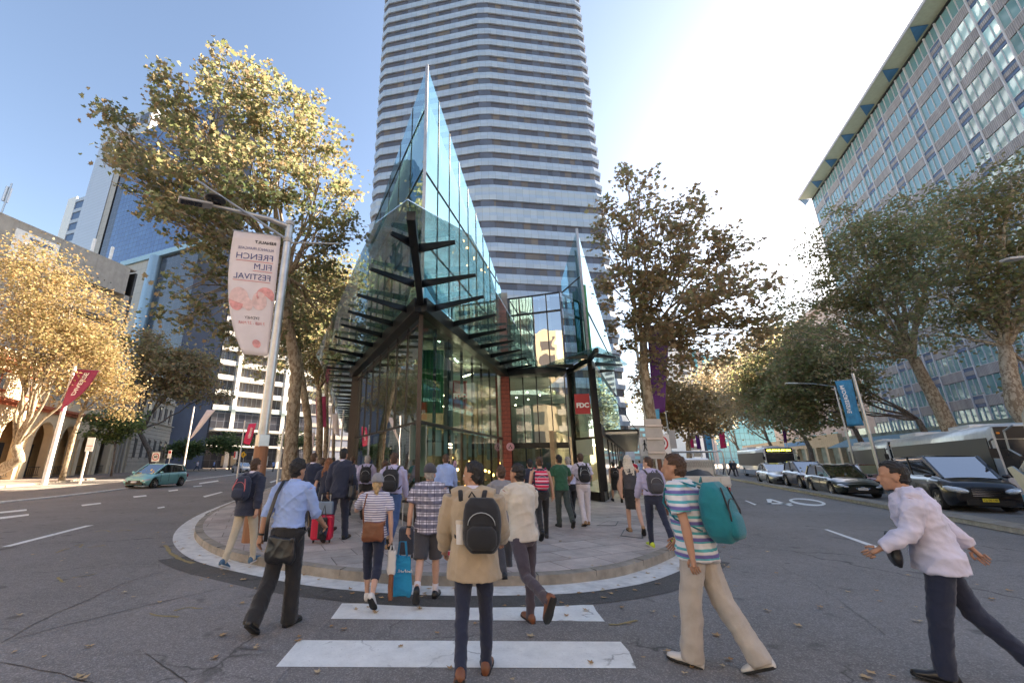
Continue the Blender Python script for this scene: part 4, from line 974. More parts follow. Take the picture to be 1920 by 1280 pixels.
for k in range(na): mb = MB(); c = S0 + (k + .5) * wd; fbox(f, c - .6, c + .6, -3.2, -3.1, PZ, 3.4, mb); part('inner_door', mb, MT['dark_void'], HA)
mb = MB(); fbox(f, S0, S1, -.5, .55, 6.5, 6.75, mb); fbox(f, S0, S1, -.5, .3, 6.25, 6.5, mb); part('cornice', mb, MT['red_cornice'], HA)
mb = MB(); fbox(f, S0, S1 - 21, -12, -.1, 6.75, 9.7, mb); part('upper_wall', mb, MT['cream'], HA)
mb = MB(); fbox(f, S0, S1 - 20.6, -.4, .45, 9.7, 10.05, mb); part('cornice', mb, MT['red_cornice'], HA)
mb = MB(); fbox(f, S0, S1 - 20.8, -12, -.3, 10.05, 10.9, mb); part('parapet', mb, MT['cream'], HA)
for k in range(9):
    c = S0 + 2 + k * 4.1
    mb = MB(); fbox(f, c - .55, c + .55, -.1, -.06, 7.5, 8.9, mb); w_ = part('window', mb, MT['tower_window'], HA)
    mb = MB(); fbox(f, c - .75, c + .75, -.1, .08, 7.3, 7.45, mb); fbox(f, c - .75, c + .75, -.1, .08, 8.95, 9.1, mb); fbox(f, c - .04, c + .04, -.1, -.02, 7.5, 8.9, mb); part('window_frame', mb, MT['red_cornice'], w_)
mb = MB(); fbox(f, S1 - 21, S1, -.2, .1, 6.75, 7.6, mb); part('balustrade', mb, MT['cream'], HA)
# corner heritage block (cream grey stone, tall windows)
HB = thing('stone_corner_building', 'pale stone heritage corner building with tall narrow windows beyond the arcade', 'building', (-48, 66, 0))
M('pale_stone', (.46, .42, .36), .8, vary=.1, vs_=1.5, grime=.25)
mb = MB(); fbox(f, S1, 50, -22, .3, PZ, 7.6, mb); part('wall', mb, MT['pale_stone'], HB)
mb = MB(); fbox(f, S1 - 6, 50, -22, .2, 7.7, 11.4, mb); part('upper_wall', mb, MT['pale_stone'], HB)
for z0, z1, o in ((7.6, 7.72, .6), (11.4, 11.8, .55), (11.8, 12.6, .1), (1.1, 1.25, .42), (6.9, 7.0, .4)):
    mb = MB(); fbox(f, S1 - (6 if z0 > 8 else 0), 50 + o * .6, -22, o, z0, z1, mb); part('cornice', mb, MT['pale_stone'], HB)
mb = MB()
for k in range(9): fbox(f, S1, 50.02, .3, .315, 1.6 + k * .6, 1.64 + k * .6, mb)
part('rusticated_joint', mb, MT['dark_void'], HB)
for k in range(6):
    c = S1 + 1.8 + k * 2.7
    for z0, z1 in ((2.2, 4.9), (8.3, 10.4)):
        mb = MB(); fbox(f, c - .5, c + .5, .2, .33, z0, z1, mb); w_ = part('window', mb, MT['tower_window'], HB)
        mb = MB(); fbox(f, c - .65, c + .65, .3, .42, z0 - .2, z0 - .02, mb); fbox(f, c - .7, c + .7, .3, .45, z1 + .02, z1 + .2, mb); part('window_sill', mb, MT['pale_stone'], w_)
for k in range(4): mb = MB(); c = S1 - 4.6 + k * 1.1; fbox(f, c - .12, c + .12, .0, .25, PZ, 6.2, mb); part('pilaster', mb, MT['pale_stone'], HB)
# concrete slab building above the arcade
CB = thing('concrete_building', 'bare grey concrete building with a stepped slot window above the arcade trees', 'building', (-53, 48, 0))
f = fr((-52.69, 42), azd(16.6)); f_ = f
mb = MB(); fbox(f, -.8, 15.3, -14, 0, 0, 18.6, mb); fbox(f, -.8, 3.2, -14, 0, 18.6, 29.3, mb); fbox(f, 3.2, 14.55, -14, 0, 25.2, 29.3, mb); fbox(f, 14.55, 15.3, -14, 0, 18.6, 25.2, mb); fbox(f, 3.2, 14.55, -14, 0, 20.8, 21.9, mb); fbox(f, 3.2, 14.55, -14, -1.2, 18.6, 25.2, mb); part('wall', mb, MT['concrete'], CB)
for z0, z1 in ((22.2, 24.6), (18.7, 20.7)):
    for k in range(6): mb = MB(); s0 = 3.5 + k * 1.83; fbox(f, s0, s0 + 1.7, -1.18, -1.1, z0, z1, mb); part('window', mb, MT['tower_window'], CB)
mb = MB(); fbox(f, 8, 14.4, 0, .05, 21.0, 21.15, mb); part('ledge_slot', mb, MT['dark_void'], CB)
for k in range(5): mb = MB(); mb.disc(f(9.0 + k * .85, .0, 26.2), .08, f.n, 8, .03); part('drain_hole', mb, MT['dark_void'], CB)
mb = MB(); fbox(f, -.9, 15.4, -14.2, .03, 29.3, 29.5, mb); part('coping', mb, MT['concrete'], CB)
sg = MB(); fbox(f, 1.2, 5.6, .02, .2, 24.6, 28.4, sg); t = part('wall_sign', sg, MT['white_paint'], CB)
sg = MB(); fbox(f, 2.6, 5.0, .2, .24, 27.3, 27.9, sg); part('sign_stripe', sg, MT['blue_strip'], t)
sg = MB(); sg.disc(f(2.6, .2, 26.2), .8, f.n, 18, .03); part('sign_mark', sg, MT['beige_stone'], t)
for s_ in (9.2, 11.6): mb = MB(); fbox(f, s_, s_ + .3, -.5, -.2, 29.5, 31.6, mb); part('antenna', mb, MT['white_paint'], CB)
mb = MB(); mb.tube([f(.0, -1, 29.5), f(.0, -1, 34)], .1, 6); fbox(f, -.3, .3, -1.3, -1.1, 31.5, 33.5, mb); part('antenna', mb, MT['galv'], CB)
mb = MB(); fbox(f, 15.3, 15.6, -13, .1, 0, 29.0, mb); part('down_pipe', mb, MT['dark_metal'], CB)
# blue glass tower with panelled flank
gridmat('blue_grid', (.05, .12, .30), (.07, .16, .36), 1.35, 1.25, (.02, .045, .10), .05, .06)
gridmat('black_grid', (.025, .028, .04), (.05, .05, .06), 1.6, 1.9, (.10, .11, .14), .05, .1)
gridmat('panel_grid', (.44, .50, .60), (.46, .52, .62), 9.0, .95, (.28, .31, .38), .03, .4)
gridmat('beige_grid', (.40, .37, .33), (.42, .39, .35), 1.6, 1.9, (.25, .23, .21), .04, .6)
BT = thing('blue_glass_tower', 'dark blue gridded glass tower with a pale panelled flank behind the left plane tree', 'tower', (-75, 90, 0))
p0 = Vector((-63.89, 80, 0)); db = azd(-67.8)
def fbt(s, o, z): return p0 + db * s + nb * o + Z * z
nb = Vector((db.y, -db.x, 0)); nb = nb if nb.dot(-p0) > 0 else -nb
fbt.A, fbt.d, fbt.n = p0, db, nb
uvwall('glass_wall', fbt, -8, 20.5, 0, 44.9, 84, MT['blue_grid'], BT)
uvwall('dark_strip', fbt, 20.5, 24.2, -.3, 40, 84, MT['black_grid'], BT); uvwall('stone_strip', fbt, 24.2, 26.8, -.1, 40, 86, MT['beige_grid'], BT)
uvwall('panel_wall', fbt, 26.8, 37.6, 0, 40, 92, MT['panel_grid'], BT)
mb = MB(); fbox(fbt, -7.9, 37.6, -12, -.4, 0, 83.9, mb); part('core', mb, MT['tower_core'], BT)
mb = MB(); fbox(fbt, 17, 37.5, -20, -.2, 84.1, 92.2, mb); part('plant_room', mb, MT['panel_plain'] if 'panel_plain' in MT else M('panel_plain', (.44, .50, .58), .5), BT)
for k in range(4): mb = MB(); fbox(fbt, 18 + k * 4.4, 21.6 + k * 4.4, -.2, -.1, 87.2, 90.4, mb); part('louvre', mb, MT['tower_core'], BT)
mb = MB(); fbox(fbt, -14.5, 12, -4, .9, 43.7, 44.9, mb); part('ledge', mb, M('pale_teal', (.30, .48, .58), .4), BT)
mb = MB(); c = fbt(-.3, .6, 0); mb.tube([(c.x, c.y, 0), (c.x, c.y, 43.7)], 1.25, 20); part('round_column', mb, M('column_blue', (.26, .36, .44), .3, .4, vary=.05), BT, smooth='auto')
uvwall('stone_wall', fbt, 1.2, 13, .5, 0, 43.7, MT['beige_grid'], BT)
uvwall('black_glass', fbt, -13, -1.6, .2, 0, 43.7, MT['black_grid'], BT)
ff2 = lambda s, o, z: fbt(-7.88, -.4, 0) - nb * s + Z * z
uvwall('flank_glass', ff2, 0, 12, 0, 0, 83.8, MT['black_grid'], BT)
# small far office block
FB = thing('far_office_block', 'small white framed office block with dark blue window bands far off on the left', 'building', (-125, 112, 0))
f = fr(at(60, 600, 118), azd(80)); p1 = at(72, 600, 112)
dfb = azd(-70)
A = Vector((at(167, 348, 112).x + 8, 112, 0)); f = fr(A, dfb)
mb = MB(); fbox(f, -2, 23, -16, -.3, 0, 85.5, mb); part('wall', mb, MT['tower_core'], FB)
for k in range(20):
    mb = MB(); fbox(f, -2, 23, -.3, .1, 84.6 - k * 4.1, 85.9 - k * 4.1, mb); part('white_band', mb, MT['panel_plain'], FB)
    mb = MB(); fbox(f, -2, 18.5, -.28, -.1, 81.8 - k * 4.1, 84.6 - k * 4.1, mb); part('window_band', mb, MT['blue_strip'], FB)
mb = MB(); fbox(f, 18.5, 23.1, -.3, .12, 0, 87, mb); part('corner_pier', mb, MT['white_paint'], FB)
# white modern block further along the left street with balconies
MBk = thing('white_modern_building', 'white modern office building with glazed strips and a wide canopy further up the left street', 'building', (-38, 90, 0))
dM = azd(-3); pM = vpl(345, 860, (0, 84), (1, 0)); pM.z = 0
dM = azd(45)
A = at(300, 864, 92); B = at(530, 864, 112); f = fr(A, (B - A)); LM = (B - A).length
def zat(u, v, ff_):
    q = vpl(u, v, (ff_.A.x, ff_.A.y), (ff_.d.x, ff_.d.y)); return (q - ff_.A).dot(ff_.d), q.z
mb = MB(); fbox(f, 0, LM + 6, -20, -.6, 0, 45, mb); part('core', mb, MT['tower_core'], MBk)
for k in range(10):
    z0 = 13.5 + k * 3.7
    mb = MB(); fbox(f, 0, LM + 6, -.6, .9, z0, z0 + 1.15, mb); part('white_band', mb, MT['white_paint'], MBk)
    for q in range(8):
        mb = MB(); fbox(f, q * 5.2 + .1, q * 5.2 + 4.9, -.6, -.5, z0 + 1.15, z0 + 3.7, mb); w_ = part('window', mb, MT['tower_window'], MBk)
        mb = MB()
        for j in range(4): fbox(f, q * 5.2 + .6 + j * 1.2, q * 5.2 + .68 + j * 1.2, -.5, -.3, z0 + 1.15, z0 + 3.7, mb)
        part('window_frame', mb, MT['galv'], w_)
for s_ in (0, 12.5, 25, 37): mb = MB(); fbox(f, s_, s_ + .9, -.6, 1.1, 0, 50, mb); part('white_pier', mb, MT['white_paint'], MBk)
for k in range(2):
    mb = MB(); mb.beam(f(-8, 3.2, 8.6 - k * 3.6), f(LM + 4, 3.2, 8.6 - k * 3.6), 5.5 - k * 2, .45); part('canopy_slab', mb, MT['white_paint'], MBk)
uvwall('podium_glass', f, -8, LM + 6, .8, 9, 13.4, MT['black_grid'], MBk)
GL('balcony_glass', (.7, .8, .82), lo=.1, hi=.7)
mb = MB(); mb.poly([f(-8, 1.4, 12.9), f(LM + 6, 1.4, 12.9), f(LM + 6, 1.4, 14.4), f(-8, 1.4, 14.4)]); part('balcony_glass', mb, MT['balcony_glass'], MBk)
uvwall('shop_glass', f, -8, LM + 6, .5, 0, 8.2, MT['black_grid'], MBk)
for s_, w2, mt in ((-2, 3, 'awning_blue'), (4, 4, 'white_paint'), (12, 3.4, 'beige_stone'), (19, 4, 'panel_plain'), (27, 3, 'white_paint')):
    mb = MB(); fbox(f, s_, s_ + w2, .55, .65, .6, 2.9, mb); part('shop_panel', mb, MT[mt], MBk)
# dark building closing the left street
DB = thing('dark_street_building', 'dark grey office building far up the left street behind the tree trunks', 'building', (-34, 150, 0))
f = fr(at(530, 864, 130), at(680, 864, 150) - at(530, 864, 130)); mb = MB(); fbox(f, -4, 40, -14, 0, 0, 34, mb); part('wall', mb, MT['tower_core'], DB)
for k in range(8): mb = MB(); fbox(f, -4, 40, 0, .25, 5 + k * 3.7, 6.2 + k * 3.7, mb); part('band', mb, MT['concrete'], DB)
f = fr(at(560, 864, 190), azd(85)); NB_ = thing('cream_far_block', 'cream far block with small square windows at the end of the left street', 'building', at(600, 864, 190)); mb = MB(); fbox(f, 0, 40, -10, 0, 0, 40, mb); part('wall', mb, MT['cream'], NB_)
for r_ in range(8):
    for k in range(10): mb = MB(); fbox(f, 1.5 + k * 3.8, 3.3 + k * 3.8, 0, .1, 6 + r_ * 4, 8.2 + r_ * 4, mb); part('window', mb, MT['tower_window'], NB_)

# ===== unseen buildings added behind the viewer for glass reflections and warm bounced light
M('render_white', (.70, .66, .60), .8, vary=.05); M('brick_brown', (.34, .20, .14), .85, vary=.15)
for lab, x0, x1, y0, hgt, mt, fl in (('added unseen white apartment block with deep balconies across the street behind the crossing', -20, 14, -37, 34, 'render_white', 3.1), ('added unseen sandstone office building left of the white balconied block behind the crossing', -62, -21, -33, 27, 'cream', 3.6), ('added unseen brown brick office building right of the white balconied block behind the crossing', 15, 52, -40, 30, 'brick_brown', 3.4)):
    t = thing('added_opposite_building', lab, 'building', ((x0 + x1) / 2, y0, 0)); mb = MB(); mb.bb(x0, x1, y0 - 14, y0, 0, hgt); part('wall', mb, MT[mt], t)
    nfl = int((hgt - 4) / fl); nb_ = int((x1 - x0) / 4.2); wb_ = (x1 - x0) / nb_
    for r_ in range(nfl):
        z0 = 4 + r_ * fl
        if mt == 'render_white': mb = MB(); mb.bb(x0, x1, y0, y0 + 1.3, z0, z0 + 1.0); part('balcony', mb, MT[mt], t)
        for k in range(nb_): mb = MB(); mb.bb(x0 + k * wb_ + .7, x0 + (k + 1) * wb_ - .7, y0, y0 + .06, z0 + .8, z0 + fl - .5); part('window', mb, MT['tower_window'], t)
    mb = MB(); mb.bb(x0, x1, y0, y0 + .08, .3, 3.4); part('shop_glass', mb, MT['tower_window'], t)
    mb = MB(); mb.bb(x0, x1, y0, y0 + 2.6, 3.5, 3.8); part('awning', mb, MT['dark_metal'], t)
# ---------------------------------------------------------------- trees
def leafmat(name, cols, trans=.35, rough=.5):
    m, n, out = nodes(name); gm = nd(n, 'NewGeometry')
    c = ramp(n, gm.outputs['Random Per Island'], [(i / (len(cols) - 1), x) for i, x in enumerate(cols)])
    big = ramp(n, noi(n, coords(n, 'Object'), .45, 3), [(.35, .82), (.65, 1.15)]); c = mixc(n, 1.0, c, big, 'MULTIPLY')
    p = nd(n, 'BsdfPrincipled'); n.links.new(c, p.inputs['Base Color']); p.inputs['Roughness'].default_value = rough
    t = nd(n, 'BsdfTranslucent'); n.links.new(c, t.inputs[0])
    mx = nd(n, 'MixShader'); mx.inputs[0].default_value = trans; n.links.new(p.outputs[0], mx.inputs[1]); n.links.new(t.outputs[0], mx.inputs[2])
    n.links.new(mx.outputs[0], out.inputs[0]); return m
leafmat('leaf_gold', [(.16, .20, .09), (.24, .27, .13), (.34, .33, .18), (.40, .34, .21), (.32, .22, .12)], .6)
leafmat('leaf_brown', [(.32, .34, .16), (.42, .38, .20), (.46, .32, .19), (.54, .42, .25), (.40, .27, .17)], .62)
leafmat('leaf_olive', [(.22, .27, .11), (.30, .32, .15), (.38, .33, .18), (.42, .31, .19)], .6)
leafmat('leaf_orange', [(.26, .24, .10), (.38, .31, .15), (.46, .35, .19), (.40, .26, .13)], .5)
leafmat('leaf_green', [(.13, .20, .07), (.18, .26, .10), (.26, .31, .13)], .5)
leafmat('leaf_far', [(.34, .31, .18), (.48, .39, .25), (.52, .40, .27), (.38, .36, .21)], .5)
def barkmat(name, c, c2):
    m, n, out = nodes(name); p = nd(n, 'BsdfPrincipled'); v = coords(n, 'Object', (1, 1, .55))
    a = ramp(n, noi(n, v, 9, 5, .65), [(.46, 0.0), (.52, 1.0)]); b = ramp(n, noi(n, v, 3, 4), [(.4, 0.0), (.6, 1.0)])
    cc = mixc(n, b, c, dark(c, .78)); cc = mixc(n, a, c2, cc); n.links.new(cc, p.inputs['Base Color']); p.inputs['Roughness'].default_value = .85
    bp = nd(n, 'Bump'); bp.inputs['Strength'].default_value = .6; bp.inputs['Distance'].default_value = .02; n.links.new(noi(n, v, 18, 5), bp.inputs['Height']); n.links.new(bp.outputs[0], p.inputs['Normal'])
    n.links.new(p.outputs[0], out.inputs[0])
barkmat('bark_plane', (.42, .36, .27), (.20, .15, .10)); barkmat('bark_dark', (.20, .17, .14), (.10, .08, .065))
LEAF = [(0, -.5), (.16, -.3), (.5, -.32), (.38, -.05), (.56, .22), (.24, .2), (0, .62), (-.24, .2), (-.56, .22), (-.38, -.05), (-.5, -.32), (-.16, -.3)]
LEAF2 = [(0, -.5), (.45, -.1), (.25, .35), (-.1, .5), (-.45, .05)]
def leaves_mesh(name, cen, size, mat, parent, rng, shape, org):
    n = len(cen); k = len(shape); sh = np.array(shape)
    s = size * rng.uniform(.6, 1.25, n)
    az_ = rng.uniform(0, 2 * PI, n); tilt = rng.normal(0, .75, n) + .25; rot = rng.uniform(0, 2 * PI, n)
    nx, ny, nz = np.sin(tilt) * np.cos(az_), np.sin(tilt) * np.sin(az_), np.cos(tilt)
    N = np.stack([nx, ny, nz], 1); ux = np.stack([np.cos(az_ + PI / 2), np.sin(az_ + PI / 2), 0 * az_], 1); uy = np.cross(N, ux)
    cr, sr = np.cos(rot)[:, None], np.sin(rot)[:, None]; X = ux * cr + uy * sr; Y = -ux * sr + uy * cr
    P = cen[:, None, :] + s[:, None, None] * (sh[None, :, 0:1] * X[:, None, :] + sh[None, :, 1:2] * Y[:, None, :])
    # fold along the midrib so that leaves catch light unevenly
    P += (np.abs(sh[None, :, 0:1]) * .45 * s[:, None, None]) * N[:, None, :]
    P = P.reshape(-1, 3) - np.array(org)
    me = bpy.data.meshes.new(name); me.vertices.add(n * k); me.vertices.foreach_set('co', P.astype('f').ravel())
    me.loops.add(n * k); me.loops.foreach_set('vertex_index', np.arange(n * k, dtype='i'))
    me.polygons.add(n); me.polygons.foreach_set('loop_start', np.arange(0, n * k, k, dtype='i')); me.polygons.foreach_set('loop_total', np.full(n, k, 'i'))
    me.update(calc_edges=True); me.materials.append(mat); o = link(me, name, parent); return o
def curve(a, b, bend, n=6, rnd=None, droop=0):
    a, b = Vector(a), Vector(b); L = (b - a).length; pts = []
    off = Vector((rnd.uniform(-1, 1), rnd.uniform(-1, 1), rnd.uniform(-.3, .6))) * bend * L if rnd else Vector()
    for i in range(n + 1):
        t = i / n; p = a.lerp(b, t) + off * math.sin(PI * t)
        if rnd and 0 < i < n: p += Vector((rnd.uniform(-1, 1), rnd.uniform(-1, 1), rnd.uniform(-1, 1))) * L * .018
        pts.append(p)
    return pts
TREES = []
def tree(name, label, base, trunk, r0, lobes, nleaf, lsize, mat, bark='bark_plane', group=None, seed=1, shape=None, ncl=None, limb=True, spread=.55, cat='tree'):
    """trunk: points from the ground to the fork; lobes: (centre, radius xyz) volumes of foliage; limbs run to them"""
    rnd = random.Random(seed); rng = np.random.default_rng(seed)
    base = Vector(base); t = thing(name, label, cat, base, group)
    mb = MB(); tp = [Vector(p) for p in trunk]; pts = []
    for a, b in zip(tp[:-1], tp[1:]): pts += [a.lerp(b, i / 4) for i in range(4)]
    pts.append(tp[-1]); n = len(pts); rad = [r0 * (1.25 if i == 0 else 1) * (1 - .38 * i / n) * (1 + .05 * rnd.uniform(-1, 1)) for i in range(n)]
    mb.tube(pts, rad, 12); rt = rad[-1]
    limbs = MB(); cl = []
    vol = sum(l[1][0] * l[1][1] * l[1][2] for l in lobes); ncl = ncl or max(20, nleaf // 55)
    for c, r in lobes:
        c = Vector(c); r = Vector(r); w_ = r.x * r.y * r.z / vol; k = max(3, int(ncl * w_))
        start = min(pts[n // 3:], key=lambda p: (p - c).length + .8 * abs((p - tp[-1]).length))
        if rnd.random() < .8: start = tp[-1]
        lb = curve(start, c, .08, 8, rnd); rr = rt * .62 * min(1, .4 + w_ ** .33)
        if limb: mb2 = limbs; mb2.tube(lb, [rr * (1 - .78 * i / 8) for i in range(9)], 7)
        subs = []
        for j in range(max(3, k // 7)):
            d = Vector((rnd.gauss(0, 1), rnd.gauss(0, 1), rnd.gauss(0, 1))).normalized(); q = c + Vector((d.x * r.x, d.y * r.y, d.z * r.z)) * rnd.uniform(.35, .85)
            s = lb[rnd.randrange(3, 8)]; sc_ = curve(s, q, .1, 4, rnd); subs.append(sc_)
            if limb: limbs.tube(sc_, [rr * .3 * (1 - .7 * i / 4) + .008 for i in range(5)], 5)
        for j in range(k):
            while True:
                d = Vector((rnd.uniform(-1, 1), rnd.uniform(-1, 1), rnd.uniform(-1, 1)))
                if .12 < d.length <= 1: break
            # favour the outer shell: the inside of a crown is thin
            d = d.normalized() * (d.length ** .55) * rnd.uniform(.85, 1.12)
            q = c + Vector((d.x * r.x, d.y * r.y, d.z * r.z)); cl.append((q, rnd.uniform(.55, 1.3)))
            if limb and rnd.random() < .6:
                s = min(subs, key=lambda z_: (z_[-1] - q).length)[rnd.randrange(2, 5)]
                limbs.tube([s, s.lerp(q, .5) + Vector((0, 0, .1)), q], [.022, .014, .006], 4, cap=False)
    part('trunk', mb, MT[bark], t, smooth=True)
    if limbs.v: part('branches', limbs, MT[bark], t, smooth=True)
    cs = np.array([c[0] for c in cl]); sz = np.array([c[1] for c in cl]); per = max(3, nleaf // len(cl))
    idx = np.repeat(np.arange(len(cl)), (per * sz).astype(int) + 1); m_ = len(idx)
    g_ = rng.normal(0, 1, (m_, 3)) * np.array([1, 1, .62]) * (spread * sz[idx])[:, None] * .62
    cen = cs[idx] + g_
    leaves_mesh('crown', cen, lsize, MT[mat], t, rng, shape or LEAF, base)
    TREES.append((t, o_children(t))); return t
def o_children(t): return [o for o in bpy.data.objects if o.parent == t]
def lob(u, v, D, r, ry=None, rz=None): return (at(u, v, D), (r, ry or r, rz or r * .85))
# T1: the big gold-green plane tree on the left of the island
b = Vector((-6.2, 16.0, PZ)); b.x = at(545, 880, 16).x
tree('plane_tree', 'tallest gold and green plane tree behind the festival banner and lamp post', b,
     [b, at(548, 800, 16), at(556, 700, 15.9), at(540, 600, 15.6), at(536, 520, 15.2)], .27,
     [lob(455, 160, 14, 1.5), lob(390, 215, 13.5, 2.0), lob(520, 225, 14.5, 1.7), lob(330, 190, 12.5, 1.1, rz=.9), lob(300, 270, 12.5, 1.5), lob(235, 260, 11.8, .9, rz=.9), lob(225, 330, 11.5, .8, rz=.4), lob(215, 300, 11.6, .6, rz=.35), lob(200, 225, 11.6, .45, rz=.35), lob(265, 345, 11.8, .8, rz=.5), lob(340, 560, 12.5, .6, rz=.4), lob(320, 600, 12.6, .5, rz=.3), lob(590, 290, 15, 1.6), lob(600, 380, 15.5, 1.5), lob(480, 330, 13.5, 1.9), lob(390, 350, 12.5, 1.9), lob(300, 345, 12, 1.3), lob(650, 440, 16, 1.2), lob(570, 470, 15, 1.5), lob(450, 450, 13, 1.6), lob(350, 430, 12, 1.3), lob(300, 400, 11.5, .7, rz=.5), lob(360, 520, 12.5, .8, rz=.7), lob(380, 590, 13, .9, rz=.7), lob(600, 560, 16, 1.6), lob(480, 560, 14.5, 1.5), lob(430, 640, 14.5, 1.0, rz=.8), lob(620, 640, 18, 1.2), lob(505, 680, 16.5, 1.0), lob(655, 370, 16, .9), lob(570, 200, 14.8, .8), lob(440, 115, 14, .7)],
     21500, .155, 'leaf_gold', seed=11, spread=.38, ncl=620)
GI = 'plane trees lining the left side of the island'
def islandtree(u0, D, us, r0, label, seed, lobes, nl=12000, mat='leaf_gold', ls=.17):
    b = at(u0, 864, D); b.z = PZ
    tree('plane_tree', label, b, [b] + [at(u, v, D) for u, v in us], r0, lobes, nl, ls, mat, seed=seed, group=GI, spread=.6, shape=LEAF2)
islandtree(581, 21, [(578, 790), (563, 690), (556, 620)], .22, 'plane tree with a leaning trunk second from the lamp post', 21, [lob(600, 560, 22, 2.4), lob(560, 610, 21, 1.5), lob(640, 620, 23, 1.6), lob(630, 520, 22, 1.8), lob(520, 640, 20, 1.2)])
islandtree(600, 28, [(600, 800), (598, 730)], .26, 'straight trunked plane tree third from the lamp post', 22, [lob(610, 640, 28, 2.6), lob(575, 660, 27, 2.2), lob(640, 680, 29, 1.8), lob(600, 580, 28, 2.6)])
islandtree(613, 34, [(612, 800), (612, 720)], .24, 'plane tree with a pale straight trunk fourth from the lamp post', 23, [lob(620, 660, 34, 2.6), lob(600, 620, 34, 3.0), lob(640, 700, 35, 2.0)])
islandtree(626, 46, [(626, 810), (626, 760)], .2, 'slender plane tree furthest along the canopy side', 24, [lob(628, 720, 46, 3.0), lob(620, 680, 46, 3.2)], 5000)
# left pavement trees in full sun
GLt = 'sunlit street trees along the left pavement'
b = gd(45, 903, PZ); b = Vector((-34.2, 30.8, PZ))
D = 30.8
tree('street_tree', 'large forked sunlit tree with orange leaves in front of the red cornices', b, [b, at(38, 860, D), at(28, 836, D)], .42,
     [(at(95, 660, D), (1.3, 1.3, 1.6)), lob(20, 560, 30, 3.4), lob(80, 520, 30, 2.8), lob(140, 590, 30, 3.2), lob(60, 640, 29, 3.4), lob(190, 640, 31, 2.4), lob(40, 480, 30, 2.2), lob(120, 660, 29, 2.8), lob(215, 660, 31, 1.5, rz=1.0)], 17000, .21, 'leaf_orange', seed=31, group=GLt, spread=.95, shape=LEAF2)
D = 36; b = at(117, 896, 36); b.z = PZ; b.x = -36.5; b = Vector((at(118, 890, 36).x, 36, PZ))
tree('street_tree', 'thin trunked sunlit tree between the banner post and the white parking sign', b, [b, at(140, 810, D), at(155, 770, D)], .2,
     [lob(170, 690, 36, 2.6), lob(120, 720, 35, 1.8), lob(210, 720, 37, 2.3), lob(160, 640, 36, 2.2), lob(225, 760, 38, 1.7, rz=1.2)], 8000, .22, 'leaf_orange', seed=32, group=GLt, spread=.9, shape=LEAF2)
D = 46; b = Vector((at(210, 885, D).x, D, PZ))
tree('street_tree', 'small dark green sapling with a thin stem beside the stone corner building', b, [b, at(216, 840, D)], .1, [lob(215, 805, D, 2.0, rz=1.3), lob(240, 790, D, 1.6, rz=1.1), lob(195, 785, D, 1.4, rz=1)], 3600, .28, 'leaf_green', 'bark_dark', seed=33, group=GLt, spread=.7, shape=LEAF2)
D = 58; b = Vector((at(290, 882, D).x, D, PZ))
tree('street_tree', 'bronze leaved tree with several leaning stems beside the stone corner building', b, [b, at(283, 850, D), at(262, 810, D)], .4,
     [lob(290, 690, 58, 4.0), lob(340, 700, 58, 4.0), lob(270, 650, 58, 3.0), lob(380, 690, 60, 3.2, rz=2), lob(320, 730, 57, 3.0, rz=2), lob(400, 730, 60, 2.4, rz=1.6)], 12000, .42, 'leaf_brown', 'bark_dark', seed=34, group=GLt, spread=1.2, shape=LEAF2)
for k, (u, v, D, r, lab) in enumerate([(432, 836, 78, 3.2, 'small rounded green tree in front of the white modern building'), (350, 846, 75, 2.4, 'small green tree behind the teal car under the building canopy'), (560, 830, 95, 3.5, 'dark green tree further up the left street behind the lamp post')]):
    b = Vector((at(u, 864, D).x, D, PZ)); tree('street_tree', lab, b, [b, at(u, v + 12, D)], .16, [lob(u, v - 6, D, r, rz=r * .6), lob(u - 15, v, D, r * .7, rz=r * .4)], 2600, .42, 'leaf_green', 'bark_dark', seed=40 + k, group=GLt, spread=.9, shape=LEAF2)
# T3: the brown tree right of the glass building
b = Vector((7.05, 14.6, PZ)); D = 14.6; b.x = at(1236, 900, D).x
tree('plane_tree', 'brown leaved plane tree by the kerb with a purple banner hanging beside its trunk', b, [b, at(1232, 850, D), at(1217, 760, D), at(1208, 690, D), at(1206, 640, D)], .2,
     [lob(1180, 370, 13.6, .95), lob(1290, 410, 13, .9), lob(1155, 440, 14, 1.0), lob(1230, 480, 13.5, 1.5), lob(1320, 490, 13, 1.2), lob(1190, 540, 14, 1.3), lob(1270, 580, 13.4, 1.5), lob(1350, 560, 12.8, 1.2), lob(1400, 540, 12.8, .9), lob(1430, 600, 13, .8), lob(1330, 640, 13.2, 1.1), lob(1220, 640, 14.5, 1.2), lob(1400, 630, 13.2, .8), lob(1165, 600, 14.5, .7), lob(1190, 720, 15, .7), lob(1255, 700, 14.5, .7), lob(1130, 400, 13.8, .4), lob(1175, 320, 13.6, .35), lob(1300, 370, 13, .45), lob(1370, 470, 13, .7), lob(1240, 400, 13.5, .6)],
     10500, .155, 'leaf_brown', 'bark_plane', seed=51, spread=.34, ncl=300)
b = at(1292, 868, 34); b.z = PZ
tree('plane_tree', 'sunlit golden plane tree behind the parked utility truck', b, [b, at(1290, 830, 34)], .25, [lob(1275, 760, 34, 2.6, rz=2), lob(1240, 740, 33, 1.8), lob(1310, 780, 36, 2.4, rz=1.6), lob(1255, 790, 34, 1.6, rz=1)], 8000, .26, 'leaf_orange', seed=52, spread=.8, shape=LEAF2)
